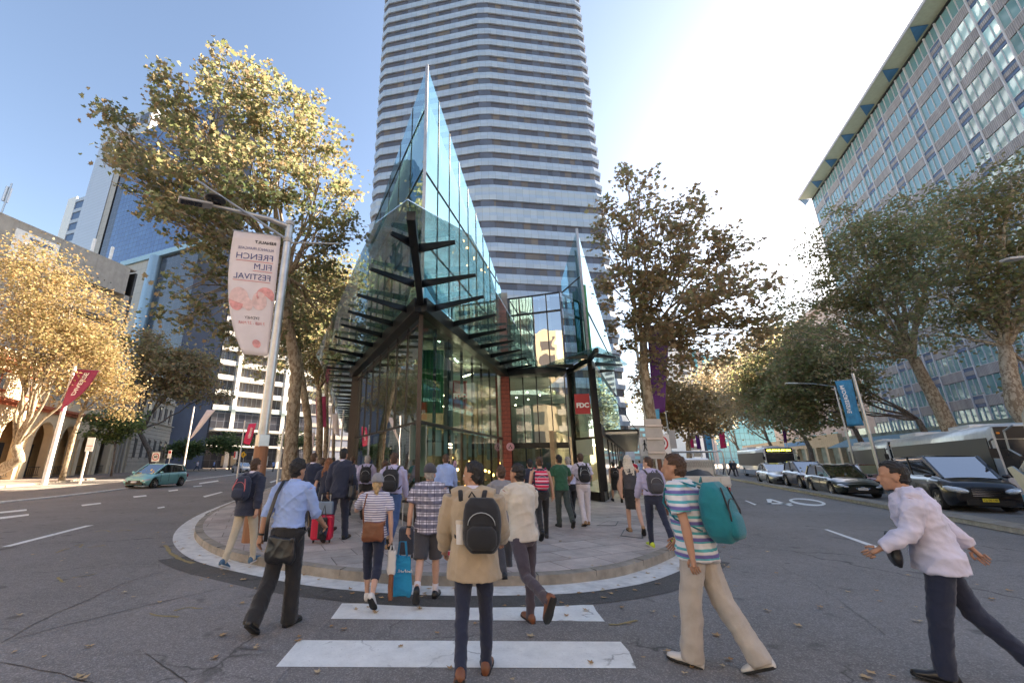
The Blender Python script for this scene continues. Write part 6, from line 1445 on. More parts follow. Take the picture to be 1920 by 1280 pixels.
m = MB(); m.beam(h0.lerp(h1, .3) - Z * .035, h0.lerp(h1, .92) - Z * .035, .18, .012); part('lamp_lens', m, MT['lens'], LP)
c0, c1 = Vector((b.x, b.y - .05, top.z - .5)), at(369, 338, 7.9); m = MB(); m.tube([c0, c1], [.03, .022], 8); part('upper_arm', m, MT['galv'], LP, smooth='auto')
q = at(403, 374, 8.15); m = MB(); m.ell(q, (.235, .235, .06), 20, 6); rl_ = part('round_lamp', m, MT['dark_metal'], LP, smooth=True)
m = MB(); m.disc(q - Z * .062, .15, (0, 0, 1), 20, .01); part('round_lens', m, MT['lens'], rl_)
for dx in (-.1, .1): m = MB(); m.tube([q + Vector((dx, 0, .04)), c0.lerp(c1, .78) + Vector((dx * .4, 0, 0))], .012, 6); part('lamp_bracket', m, MT['galv'], LP)
m = MB(); m.tube([(b.x, b.y, top.z - .55), at(638, 457, 9)], .022, 8); part('side_rod', m, MT['galv'], LP)
# --- banner cloth helper: (s,t) in 0..1 -> point, with billow
def banner(name, label, TLc, TRc, BLc, BRc, mat, billow=.05, group=None, cat='banner', mid=None, th=.004):
    TLc, TRc, BLc, BRc = map(Vector, (TLc, TRc, BLc, BRc)); N = (TRc - TLc).cross(BLc - TLc).normalized()
    if N.y > 0: N = -N
    def f(s, t, o=0.0):
        a = TLc.lerp(TRc, s); c = BLc.lerp(BRc, s)
        if mid: m0, m1 = Vector(mid[0]), Vector(mid[1]); mm = m0.lerp(m1, s); p = a * (1 - t) * (1 - 2 * t) * 1.0 + mm * 4 * t * (1 - t) + c * t * (2 * t - 1)
        else: p = a.lerp(c, t)
        return p + N * (billow * math.sin(PI * t) * math.sin(3.0 * s + 1.2 * t) + .3 * billow * math.sin(9 * s + 4 * t) * t + o)
    t_ = thing(name, label, cat, TLc.lerp(TRc, .5), group); m = MB(); ns, nt_ = 10, 18
    for j in range(nt_ + 1):
        for i in range(ns + 1): m.v.append(tuple(f(i / ns, j / nt_)))
    for j in range(nt_):
        for i in range(ns): k = j * (ns + 1) + i; m.f.append([k, k + 1, k + ns + 2, k + ns + 1]); m.m.append(0)
    o = part('cloth', m, mat, t_, smooth=True); sd = o.modifiers.new('thickness', 'SOLIDIFY'); sd.thickness = th
    r = MB(); r.tube([f(-.03, 0), f(1.03, 0)], .014, 6); part('top_bar', r, MT['galv'], t_)
    return t_, f
def btext(t_, f, txt, cx, cyy, size, asp, mat, mirror=False, rot=0.0, bold=.0, name='lettering', o=.012, wide=1.0):
    """text mapped onto the cloth: centre (cx,cyy) in cloth units, size as fraction of the cloth height; asp = height/width"""
    m = text_mb(txt, 1.0, (0, 0, 0), (1, 0, 0), (0, 1, 0), th=0.0, bold=bold); m2 = MB(); ca, sa = math.cos(rot), math.sin(rot)
    for x, y, z in m.v:
        x *= wide
        if mirror: x = -x
        X_, Y_ = x * ca - y * sa, x * sa + y * ca
        m2.v.append(tuple(f(cx + X_ * size * asp, cyy - Y_ * size, o)))
    m2.f, m2.m = m.f, m.m; part(name, m2, mat, t_)
TLb, TRb = at(439, 432, 8.85), at(527, 443, 8.95); BLb, BRb = at(456, 664, 8.85), at(502, 668, 8.95)
mid = (at(429, 558, 8.8), at(514, 566, 8.95))
bt, f = banner('hanging_banner', 'white film festival banner with mirrored lettering hanging from the tall silver lamp post', TLb, TRb, BLb, BRb, MT['banner_white'], .03, mid=mid)
A_ = (BLb - TLb).length / (TRb - TLb).length
btext(bt, f, 'RENAULT', .70, .065, .028, A_, MT['text_black'], True, bold=.03, wide=1.3)
btext(bt, f, 'ALLIANCE FRANÇAISE', .52, .115, .028, A_, MT['ink_navy'], True, wide=.95)
btext(bt, f, 'FRENCH', .51, .175, .062, A_, MT['ink_navy'], True, wide=1.18)
btext(bt, f, 'FILM', .70, .245, .062, A_, MT['ink_navy'], True, wide=1.1)
btext(bt, f, 'FESTIVAL', .50, .325, .062, A_, MT['ink_navy'], True, wide=1.1)
for y_, x0, x1 in ((.205, .14, .9), (.275, .5, .9), (.355, .1, .88)):
    m = MB(); k = 12
    for i in range(k): a, c = x0 + (x1 - x0) * i / k, x0 + (x1 - x0) * (i + 1) / k; m.add([f(a, y_, .012), f(c, y_, .012), f(c, y_ + .004, .012), f(a, y_ + .004, .012)], [(0, 1, 2, 3)])
    part('underline', m, MT['ink_red'], bt)
def blob(cx, cyy, rx, ry, mat, a0=0, a1=2 * PI, o=.011, name='printed_shape', wob=0):
    m = MB(); n_ = 26; c = f(cx, cyy, o); pts = [f(cx + rx * math.cos(a) * (1 + wob * math.sin(5 * a)), cyy + ry * math.sin(a) * (1 + wob * math.sin(3 * a)), o) for a in [a0 + (a1 - a0) * i / n_ for i in range(n_ + 1)]]
    m.v = [tuple(c)] + [tuple(p) for p in pts]; m.f = [[0, i, i + 1] for i in range(1, n_ + 1)]; m.m = [0] * n_; part(name, m, mat, bt)
blob(.24, .50, .22, .085, MT['ink_blush'], wob=.04); blob(.17, .53, .16, .07, MT['ink_pink'], .2, 3.4, .013); blob(.80, .46, .19, .065, MT['ink_pink'], 2.6, 6.9, .012); blob(.68, .51, .16, .075, MT['ink_blush'], wob=.03, o=.0115); blob(.44, .545, .10, .05, MT['ink_blush'], o=.0105)
btext(bt, f, 'SYDNEY', .52, .655, .034, A_, MT['text_black'], True); btext(bt, f, '7 FEB - 27 MAR', .50, .70, .036, A_, MT['ink_red'], True)
blob(.60, .885, .13, .04, MT['ink_pink'], o=.012)
# --- other banners and their poles
def bpole(label, bu, D, tu, tv, r=.07, mat='white_paint', group='banner poles along the streets', z0=PZ, cat='banner pole'):
    bb_ = Vector((at(bu, 870, D).x, D, z0)); tt_ = at(tu, tv, D); tt_.x = bb_.x; t = thing('banner_pole', label, cat, bb_, group); pole(t, bb_, tt_, r, r * .7, mat); return t
M('maroon', (.30, .03, .10), .7); M('pinkred', (.62, .03, .12), .7); M('purple', (.13, .02, .17), .7, vary=.3, vs_=2); M('banner_blue', (.02, .20, .38), .7, vary=.35, vs_=2.5); M('banner_sky', (.10, .40, .60), .7, vary=.3, vs_=2)
t = bpole('white pole carrying the folded maroon banner on the sunlit left pavement', 92, 29.5, 143, 682, .17)
bt2, f = banner('hanging_banner', 'folded maroon banner reading DIVERSE on the sunlit left pavement', at(144, 692, 29.3), at(186, 694, 28.9), at(112, 772, 29.3), at(130, 756, 29.0), MT['maroon'], .12, mid=(at(130, 728, 29.3), at(163, 726, 28.9)))
btext(bt2, f, 'DIVERSE', .60, .40, .19, 1.6, MT['text_white'], rot=R(90), bold=.02, o=.05, wide=.9)
t = bpole('pole with the white banner in front of the glazed canopy building', 345, 44, 388, 762, .09)
bt3, f = banner('hanging_banner', 'white and pink printed banner on the pole left of the pink one', at(388, 768, 43.8), at(404, 768, 43.5), at(354, 826, 43.8), at(362, 818, 43.5), MT['banner_white'], .1)
blob = None
t = bpole('pole carrying the bright pink banner left of the tall lamp post', 448, 40, 466, 788, .08)
bt4, f = banner('hanging_banner', 'bright pink banner reading VIBRANT left of the tall lamp post', at(467, 794, 39.8), at(481, 793, 39.5), at(456, 831, 39.8), at(468, 834, 39.5), MT['pinkred'], .08)
btext(bt4, f, 'VIBRANT', .7, .45, .17, 2.4, MT['text_white'], rot=R(90), bold=.02, o=.05, wide=.75)
t = bpole('pale pole beside the brown plane tree trunk on the island', 1222, 15.6, 1194, 610, .07)
bt5, f = banner('hanging_banner', 'tall purple banner hanging behind the brown plane tree trunk', at(1213, 612, 15.6), at(1256, 608, 15.8), at(1222, 775, 15.6), at(1247, 772, 15.8), MT['purple'], .06)
btext(bt5, f, 'E', .80, .07, .08, 3.6, MT['text_white'], True, bold=.03)
btS, f = banner('hanging_banner', 'short teal strip banner below the tall purple one', at(1224, 768, 15.5), at(1236, 766, 15.7), at(1226, 800, 15.5), at(1238, 798, 15.7), MT['banner_sky'], .03)
t = bpole('silver pole carrying the blue banner behind the long bus', 1646, 21.5, 1600, 700, .09, 'galv')
bt6, f = banner('hanging_banner', 'blue banner with mirrored PROGRESSIVE lettering above the long bus', at(1565, 714, 21.3), at(1596, 711, 21.5), at(1589, 799, 21.3), at(1620, 797, 21.5), MT['banner_blue'], .07)
btext(bt6, f, 'PROGRESSIVE', .28, .42, .125, 2.7, MT['text_white'], True, rot=R(90), bold=.015, o=.03, wide=.82)
for (bu, D, tu, tv, ql, mt, lab, nm) in [
    (1374, 48, 1358, 800, [(1347, 812), (1358, 811), (1351, 841), (1363, 839)], 'pinkred', 'crimson banner nearest of the four small banners over the utility truck', 'pole of the crimson banner over the utility truck'),
    (1345, 54, 1334, 806, [(1321, 815), (1333, 813), (1326, 843), (1337, 842)], 'banner_sky', 'sky blue banner second of the four small banners over the utility truck', 'pole of the sky blue banner over the utility truck'),
    (1318, 64, 1311, 812, [(1303, 816), (1311, 815), (1307, 841), (1315, 841)], 'purple', 'violet banner third of the four small banners over the utility truck', 'pole of the violet banner over the utility truck'),
    (1303, 74, 1300, 815, [(1292, 816), (1299, 816), (1294, 839), (1302, 839)], 'pinkred', 'light red banner furthest of the four small banners over the utility truck', 'pole of the light red banner over the utility truck'),
    (1483, 44, 1471, 790, [(1466, 803), (1474, 801), (1470, 830), (1476, 829)], 'purple', 'dark purple banner above the white bus', 'pole of the dark purple banner above the white bus'),
    (614, 30, 612, 735, [(592, 745), (611, 742), (594, 802), (612, 800)], 'maroon', 'large maroon banner among the plane trees beside the long canopy', 'pole of the large maroon banner beside the long canopy'),
    (637, 26, 634, 768, [(622, 776), (633, 774), (626, 812), (637, 818)], 'banner_white', 'white banner beside the long canopy fins', 'pole of the white banner beside the long canopy fins'),
    (583, 40, 582, 805, [(580, 810), (591, 811), (579, 838), (588, 838)], 'banner_white', 'small white banner between the plane tree trunks', 'pole of the small white banner between the plane tree trunks')]:
    t = bpole(nm, bu, D, tu, tv, .06); banner('hanging_banner', lab, at(*ql[0], D - .2), at(*ql[1], D - .2), at(*ql[2], D - .2), at(*ql[3], D - .2), MT[mt], .05)
# --- road signs
def signpost(label, u, D, vt, z0=PZ, r=.03, mat='galv', name='road_sign', group=None):
    bb_ = Vector((at(u, 870, D).x, D, z0)); z1 = at(u, vt, D).z; t = thing(name, label, 'sign', bb_, group); pole(t, bb_, (bb_.x, D, z1), r, r, mat, n=10); return t, bb_
def plate(t, c, wd, ht, mat, yaw=0.0, name='sign_plate'):
    X = Vector((math.cos(yaw), math.sin(yaw), 0)); N = X.cross(Z); m = MB(); m.box(c, (wd / 2, .008, ht / 2), (X, N, Z)); return part(name, m, MT[mat], t), X, N
def ringsign(t, c, r, X, N):
    for rr, mt, o in ((r, 'sign_red', .012), (r * .78, 'white_paint', .016)):
        m = MB(); m.disc(Vector(c) + N * o, rr, N, 24, .003); part('red_ring' if mt == 'sign_red' else 'ring_face', m, MT[mt], t)
D = 13.2
t, b0 = signpost('tall blank grey sign back on a steel post by the brown plane tree', 1231, D, 785)
c = at(1224, 822, D - .05); c.x = at(1226, 822, D).x; plate(t, c, .52, 1.22, 'sign_grey', R(-8))
for z_ in (.4, 0, -.42): m = MB(); m.beam(c + Vector((-.27, -.03, z_)), c + Vector((.27, -.06, z_)), .03, .05); part('sign_bracket', m, MT['galv'], t)
m = MB(); m.tube([(b0.x + .12, D + .1, PZ), (b0.x + .12, D + .1, at(1234, 852, D).z)], .09, 14); tag(part('bollard_post', m, [M('brown_paint', (.13, .06, .04), .4, .2)], None, smooth='auto'), 'brown painted steel post beside the grey sign post', 'post')
t, b0 = signpost('white speed zone sign reading 40 AREA partly behind the grey sign', 1243, 14.2, 800)
c = at(1240, 836, 14.1); pl_, X, N = plate(t, c, .60, .78, 'white_paint')
ringsign(t, c + Z * .1, .24, X, N); part('lettering', text_mb('40', .24, c + Z * .1 + N * .022, X, Z, bold=.01), MT['text_black'], t); part('lettering', text_mb('AREA', .16, c - Z * .29 + N * .014, X, Z, bold=.006), MT['text_black'], t)
t, b0 = signpost('white pedestrian sign with a black walking figure left of the grey sign', 1210, 14.8, 812)
c = at(1209, 837, 14.7); pl_, X, N = plate(t, c, .32, .62, 'white_paint'); m = MB(); q = c + N * .012
m.disc(q + Z * .2, .03, N, 10, .003)
for a, b_, w_ in (((0, .16), (0, .0), .05), ((0, 0), (-.06, -.16), .03), ((0, 0), (.07, -.14), .03), ((0, .13), (.08, .03), .02), ((0, .13), (-.07, .05), .02)): m.beam(q + X * a[0] + Z * a[1], q + X * b_[0] + Z * b_[1], w_, .004, up=N)
part('walking_figure', m, MT['text_black'], t)
t, b0 = signpost('thin leaning pole with a small grey box beyond the utility truck', 1262, 24, 770, name='utility_pole'); m = MB(); q = at(1260, 823, 23.9); m.box(q, (.18, .08, .5)); part('control_box', m, MT['sign_grey'], t)
t, b0 = signpost('round red ringed speed sign reading 60 by the teal car', 292, 40, 846); c = at(292, 856, 39.9); pl_, X, N = plate(t, c, .72, .85, 'white_paint'); ringsign(t, c, .32, X, N); part('lettering', text_mb('60', .32, c + N * .022, X, Z, bold=.012), MT['text_black'], t)
t, b0 = signpost('tall white parking sign on the sunlit left pavement', 158, 31, 822, r=.07, mat='white_paint'); c = at(169, 833, 30.9); plate(t, c, .55, 1.0, 'white_paint')
m = MB(); m.box(c + Vector((0, -.012, -.1)), (.24, .003, .02)); part('sign_line', m, MT['sign_red'], t)
t, b0 = signpost('red and white parking sign in front of the glazed canopy building', 316, 44, 843); c = at(318, 851, 43.9); plate(t, c, .35, .8, 'white_paint'); m = MB(); m.box(c + Vector((0, -.012, .2)), (.15, .003, .12)); part('red_field', m, MT['sign_red'], t)
t, b0 = signpost('small red and white sign beside the yellow diamond sign', 441, 52, 846); c = at(442, 853, 51.9); plate(t, c, .45, .9, 'white_paint'); m = MB(); m.box(c + Vector((-.12, -.012, .05)), (.09, .003, .35)); part('red_field', m, MT['sign_red'], t)
t, b0 = signpost('yellow diamond warning sign up the left street', 455, 54, 848); c = at(456, 852, 53.9); m = MB(); m.prism([c + Vector((0, 0, .42)), c + Vector((.42, 0, 0)), c - Vector((0, 0, .42)), c - Vector((.42, 0, 0))], (0, .02, 0)); part('diamond_plate', m, MT['sign_yellow'], t); m = MB(); m.box(c + Vector((0, -.01, 0)), (.05, .004, .18)); part('arrow', m, MT['text_black'], t)
t, b0 = signpost('bare leaning grey sign post between the lamp post and the spotted plane trunk', 524, 13.0, 803, r=.035, name='sign_post')
# far street lamp arms
t = thing('street_lamp', 'slim grey street lamp far down the right street above the white bus', 'lamp post', RP(17.2, 46)); q = Vector(t.location); pole(t, q, q + Z * 8, .09, .06); m = MB(); m.tube([q + Z * 8, q + Vector((-1.6, .2, 8.3)), q + Vector((-3, .3, 8.35))], .05, 6); m.beam(q + Vector((-3, .3, 8.35)), q + Vector((-3.9, .4, 8.38)), .3, .1); part('lamp_arm', m, MT['galv'], t)
# overhead wire from the right
t = thing('street_lamp', 'street lamp reaching in from the right edge above the garbage truck', 'lamp post', (22, 12.5, PZ)); q = Vector((22, 12.5, PZ)); e = at(1884, 487, 12); pole(t, q, (22, 12.5, 9.3), .1, .07); m = MB(); m.tube([(22, 12.5, 9.1), at(1915, 484, 12.1)], .05, 6); part('lamp_arm', m, MT['galv'], t); m = MB(); m.beam(at(1918, 484, 12.1), e, .28, .08); part('lamp_head', m, MT['sign_grey'], t, bevel=.02)
# ---------------------------------------------------------------- people
def cloth(name, c, rough=.85, **k): return M('cloth_' + name, c, rough, vary=k.pop('vary', .10), vs_=6, sheen=.2, bump=.25, bs=220, **k)
for nm_, c_ in dict(navy=(.018, .024, .05), black=(.014, .014, .016), charcoal=(.05, .05, .06), blue=(.30, .42, .72), lilac=(.42, .40, .58), tan=(.40, .31, .21), beige=(.62, .56, .47), chino=(.50, .43, .32), khaki=(.42, .38, .34), plum=(.07, .055, .07), green=(.015, .085, .045), white=(.66, .62, .66), jeans=(.035, .08, .20), white_shirt=(.62, .60, .74), denim_dark=(.012, .018, .045), dark_green=(.04, .055, .05), teal=(.0, .17, .21), brown=(.28, .13, .075), red=(.60, .015, .06), sky_tote=(.005, .28, .55), grey=(.22, .22, .24), cream=(.60, .52, .42)).items(): cloth(nm_, c_)
M('skin_light', (.56, .34, .25), .5, vary=.06, vs_=9, spec=.3); M('skin_mid', (.42, .23, .15), .5, vary=.06, vs_=9, spec=.3)
def hairmat(name, c): M(name, c, .42, vary=.5, vs_=30, stretch=(6, 6, .7), bump=.5, bs=90)
hairmat('hair_black', (.012, .01, .01)); hairmat('hair_brown', (.07, .035, .018)); hairmat('hair_auburn', (.22, .08, .03)); hairmat('hair_blonde', (.50, .33, .15)); hairmat('hair_platinum', (.62, .57, .48)); hairmat('hair_grey', (.35, .33, .31))
M('leather_black', (.012, .012, .014), .35, vary=.2); M('leather_brown', (.20, .07, .03), .45, vary=.3); M('shoe_white', (.62, .6, .58), .6); M('shoe_lime', (.50, .62, .05), .5); M('shoe_blue', (.05, .12, .2), .6); M('shoe_tan', (.33, .2, .1), .5); M('eye_white', (.7, .7, .7), .2, vary=0)
def patt(name, kind, ca, cb, cc_=None, f1=30.0):
    m, n, out = nodes(name); p = nd(n, 'BsdfPrincipled'); tc = nd(n, 'TexCoord'); sx = nd(n, 'SeparateXYZ'); n.links.new(tc.outputs['Object'], sx.inputs[0])
    def band(o, fr_, w_, ph=0):
        mu = nd(n, 'Math', operation='MULTIPLY_ADD'); n.links.new(o, mu.inputs[0]); mu.inputs[1].default_value = fr_; mu.inputs[2].default_value = ph + 50
        fc = nd(n, 'Math', operation='FRACT'); n.links.new(mu.outputs[0], fc.inputs[0]); return ramp(n, fc.outputs[0], [(w_ - .04, 1.0), (w_ + .04, 0.0)])
    if kind == 'stripe': c = mixc(n, band(sx.outputs[2], f1, .42), ca, cb)
    elif kind == 'multi':
        c = mixc(n, band(sx.outputs[2], f1, .35), ca, cb); c = mixc(n, band(sx.outputs[2], f1 / 2, .22, .4), c, cc_)
    else:
        c = mixc(n, mixc(n, .5, band(sx.outputs[2], f1, .5), (1, 1, 1), 'MULTIPLY'), ca, cb); v2 = band(sx.outputs[0], f1, .45)
        half = nd(n, 'Math', operation='MULTIPLY'); n.links.new(v2, half.inputs[0]); half.inputs[1].default_value = .55; c = mixc(n, half.outputs[0], c, cb)
        thin = band(sx.outputs[2], f1, .08, .25); c = mixc(n, thin, c, cc_); thin = band(sx.outputs[0], f1, .08, .2); c = mixc(n, thin, c, cc_)
    n.links.new(c, p.inputs['Base Color']); p.inputs['Roughness'].default_value = .85; n.links.new(p.outputs[0], out.inputs[0])
patt('navy_stripe', 'stripe', (.68, .66, .72), (.16, .15, .26), f1=36); patt('teal_stripe', 'multi', (.66, .66, .68), (.08, .40, .46), (.14, .12, .34), f1=15)
patt('plaid', 'plaid', (.66, .64, .72), (.14, .14, .20), (.05, .05, .09), f1=10.5); patt('pink_print', 'multi', (.62, .02, .08), (.7, .5, .55), (.05, .03, .08), f1=14)
def remesh(mb, name, mats, vox, sm=3, wr=0.0, seed=0, fr_=9.0):
    me = bpy.data.meshes.new('tmp'); me.from_pydata(mb.v, [], mb.f); o = bpy.data.objects.new('tmp', me); col.objects.link(o)
    r = o.modifiers.new('r', 'REMESH'); r.mode = 'VOXEL'; r.voxel_size = vox; r.use_smooth_shade = True
    s = o.modifiers.new('s', 'SMOOTH'); s.iterations = sm; s.factor = .6
    dg = bpy.context.evaluated_depsgraph_get(); m2 = bpy.data.meshes.new_from_object(o.evaluated_get(dg)); bpy.data.objects.remove(o); bpy.data.meshes.remove(me)
    m2.name = name
    if wr > 0:
        n = len(m2.vertices); co = np.empty(n * 3, 'f'); m2.vertices.foreach_get('co', co); co = co.reshape(-1, 3); no = np.empty(n * 3, 'f'); m2.vertex_normals.foreach_get('vector', no); no = no.reshape(-1, 3)
        d = np.zeros(n); rs = np.random.default_rng(seed)
        for k in range(7):
            a = rs.normal(0, 1, 3) * np.array([1, 1, 1.6]); a = a / np.linalg.norm(a) * fr_ * (1 + k * .55); ph = rs.uniform(0, 6.3); w = co @ a + ph + 1.3 * np.sin(co @ (rs.normal(0, 1, 3) * 7) + ph)
            d += (1 - np.abs(np.sin(w))) ** 2 * (1.0 / (1 + k * .5))
        co += no * ((d - d.mean()) * wr)[:, None].astype('f'); m2.vertices.foreach_set('co', co.ravel()); m2.update()
    return m2
def meshpart(me, name, mats, parent):
    for m in (mats if isinstance(mats, list) else [mats]): me.materials.append(m)
    me.polygons.foreach_set('use_smooth', [True] * len(me.polygons)); return link(me, name, parent)
NEARV = .0095
PEOPLE = {}
def person(label, u, D, h=1.75, az_=0, gz=PZ, vox=NEARV, skin='skin_light', hair='hair_brown', hstyle='short', top=None, bottom=None, shoes='leather_black', legs=((25, 5), (-22, 25)), arms=((-15, 8, 10), (15, 8, 15)), lean=3, headyaw=0, headpitch=0, female=False, sock=None, group=None, acc=(), X=None, twist=0, build=1.0, flat=False):
    """legs: (thigh forward deg, knee bend) left,right; arms: (forward, outward, elbow bend[, inward twist]) left,right. Local frame faces +y."""
    k = h / 1.75; x = X if X is not None else at(u, 872, D).x
    t = thing('person', label, 'person', (x, D, gz), group)
    S = MB(); fem = .93 if female else 1.0
    V = lambda a, b_, c: Vector((a * k, b_ * k, c * k))
    # legs
    foots = []; legpts = []
    for s, (a, kb) in zip((-1, 1), legs):
        hip = V(s * .088 * fem, 0, .93); d1 = Vector((s * .02, math.sin(R(a)), -math.cos(R(a)))).normalized(); kn = hip + d1 * .43 * k
        d2 = Vector((-s * .01, math.sin(R(a - kb)), -math.cos(R(a - kb)))).normalized(); an = kn + d2 * .41 * k
        pitch = max(-75, min(12, (a - kb) * .9)) if kb > 18 or a < -8 else max(0, a * .5)
        fd = Vector((s * .12, math.cos(R(pitch)), math.sin(R(pitch)))).normalized(); legpts.append((hip, kn, an, fd))
    zmin = min(min((l[2] + l[3] * .17 * k).z - .045 * k, (l[2] - l[3] * .06 * k).z - .07 * k) for l in legpts)
    dz = Vector((0, 0, -zmin + .004))
    lr, tw = R(lean), R(twist); W0 = V(0, 0, .98)
    Rm = Matrix.Rotation(-tw, 3, 'Z') @ Matrix.Rotation(-lr, 3, 'X')
    TL = lambda p: Rm @ (Vector(p) - W0) + W0
    T_ = lambda a, b_, c: TL(V(a, b_, c))
    # arms
    armp = []; sw = .185 * fem * build
    for s, ar in zip((-1, 1), arms):
        f_, o_, e_ = ar[:3]; inn = ar[3] if len(ar) > 3 else 0
        sh = V(s * sw, 0, 1.425); d1 = Vector((s * math.sin(R(o_)), math.sin(R(f_)) * math.cos(R(o_)), -math.cos(R(f_)) * math.cos(R(o_)))).normalized(); el = sh + d1 * .285 * k
        d2 = Vector((s * math.sin(R(o_ * .4)) - s * math.sin(R(inn)), math.sin(R(f_ + e_)), -math.cos(R(f_ + e_)))).normalized(); wr_ = el + d2 * .25 * k
        armp.append((TL(sh), TL(el), TL(wr_), (Rm @ d2).normalized(), s))
    # ---- skin body: one continuous surface
    lk = k * (1.0 if bottom[0] in ('shorts', 'skirt', 'capri') else .80)
    for hip, kn, an, fd in legpts:
        S.tube([hip + Z * .03, hip.lerp(kn, .35), kn, kn.lerp(an, .3), kn.lerp(an, .8), an], [.085 * lk, .075 * lk, .052 * lk, .054 * lk, .036 * lk, .034 * lk], 12)
        S.tube([an - fd * .03 * k - Z * .02 * k, an + fd * .05 * k - Z * .05 * k, an + fd * .13 * k - Z * .058 * k], [.026 * k, .024 * k, .016 * k], 10)
    S.tube([V(0, 0, .84), V(0, 0, .93), TL(V(0, 0, 1.05)), T_(0, -.005, 1.2), T_(0, -.005, 1.33), T_(0, -.005, 1.42), T_(0, .0, 1.475)], [(a * k * fem * build, b_ * k) for a, b_ in ((.12, .09), (.155, .105), (.125, .09), (.135, .095), (.155, .10), (.14, .085), (.07, .06))], 18)
    S.tube([T_(-sw * .95, 0, 1.42), T_(0, -.005, 1.44), T_(sw * .95, 0, 1.42)], [.05 * k, .06 * k, .05 * k], 12)
    HC = T_(0, .03, 1.60); hy = Matrix.Rotation(R(-headyaw), 3, 'Z') @ Matrix.Rotation(R(-headpitch), 3, 'X')
    HP = lambda a, b_, c: HC + (Rm @ (hy @ (Vector((a, b_, c)) * k))) if False else HC + hy @ (Vector((a, b_, c)) * k)
    S.tube([T_(0, 0, 1.44), T_(0, .008, 1.52), HP(0, -.012, -.02)], [.058 * k * fem, .054 * k * fem, .058 * k], 14)
    def hell(c, r, nu=16, nv=12):
        m = MB(); m.ell((0, 0, 0), r, nu, nv); S.add([HP(c[0] + p[0], c[1] + p[1], c[2] + p[2]) for p in m.v], m.f)
    hell((0, -.002, .045), (.074, .094, .098)); hell((0, .03, -.02), (.058, .062, .085)); hell((0, .062, -.085), (.03, .026, .024))
    hell((0, .102, -.008), (.012, .018, .028), 8, 6); hell((0, .112, -.024), (.015, .014, .011), 8, 6)
    for s in (-1, 1): hell((s * .074, -.004, -.002), (.012, .02, .032), 8, 6); hell((s * .03, .075, .03), (.026, .018, .010), 8, 6)
    hell((0, .092, -.055), (.024, .012, .009), 8, 6)
    for sh, el, wr_, d2, s in armp:
        S.tube([sh, sh.lerp(el, .4), el, el.lerp(wr_, .3), wr_], [.05 * k, .046 * k, .037 * k, .04 * k, .027 * k], 12)
        fw = Vector((0, 1, 0)) - d2 * d2.y
        if fw.length < .3: fw = Vector((0, 0, 1)) - d2 * d2.z
        fw.normalize(); pn = d2.cross(fw) * (-1 if s > 0 else 1)
        if pn.x * s > 0: pn = -pn
        S.tube([wr_, wr_ + d2 * .03 * k, wr_ + d2 * .085 * k], [(.026 * k, .022 * k), (.034 * k, .020 * k), (.036 * k, .019 * k)], 12)
    vox_ = vox
    me = remesh(S, 'body', None, vox_, 2)
    # fingers (joined into the same body mesh)
    Hn = MB()
    for sh, el, wr_, d2, s in armp:
        fw = Vector((0, 1, 0)) - d2 * d2.y
        if fw.length < .3: fw = Vector((0, 0, 1)) - d2 * d2.z
        fw.normalize(); pn = d2.cross(fw)
        if pn.x * s > 0: pn = -pn
        for i, (off, L) in enumerate(((.030, .072), (.010, .080), (-.010, .074), (-.029, .058))):
            p0 = wr_ + d2 * .078 * k + fw * off * k; pts = [p0]; dd = d2.copy(); 
            for j, seg in enumerate((.42, .32, .26)):
                a = R(14 + 12 * j + 4 * i); dd = (dd * math.cos(a) + pn * math.sin(a)).normalized(); pts.append(pts[-1] + dd * L * seg * k)
            Hn.tube(pts, [.0092 * k, .0088 * k, .0080 * k, .0062 * k], 7)
        p0 = wr_ + d2 * .03 * k + fw * .026 * k; dd = (d2 * .75 + fw * .55 + pn * .25).normalized(); p1 = p0 + dd * .035 * k; p2 = p1 + (d2 * .9 + fw * .15 + pn * .3).normalized() * .03 * k
        Hn.tube([p0, p1, p2], [.0125 * k, .0105 * k, .008 * k], 8)
    if vox_ < .014:
        vs0 = [tuple(v.co) for v in me.vertices]; fs0 = [list(p.vertices) for p in me.polygons]; b = len(vs0); vs0 += Hn.v; fs0 += [[b + i for i in f] for f in Hn.f]
        nm2 = bpy.data.meshes.new('body'); nm2.from_pydata(vs0, [], fs0); bpy.data.meshes.remove(me); me = nm2
    for v in me.vertices: v.co += dz
    body = meshpart(me, 'body', MT[skin], t)
    def put(mb, name, mat, v=None, sm=3, wr=.0, fr_=9, parent=None, seed=1):
        if v: me = remesh(mb, name, None, v, sm, wr, seed, fr_)
        else: me = bpy.data.meshes.new(name); me.from_pydata(mb.v, [], mb.f)
        for q in me.vertices: q.co += dz
        return meshpart(me, name, [MT[m] for m in mat] if isinstance(mat, (list, tuple)) else MT[mat], parent or t)
    sd = int(u * 7 + D * 13)
    # ---- trousers / shorts / skirt
    kind, bm = bottom
    b = MB(); cv = vox * 1.15
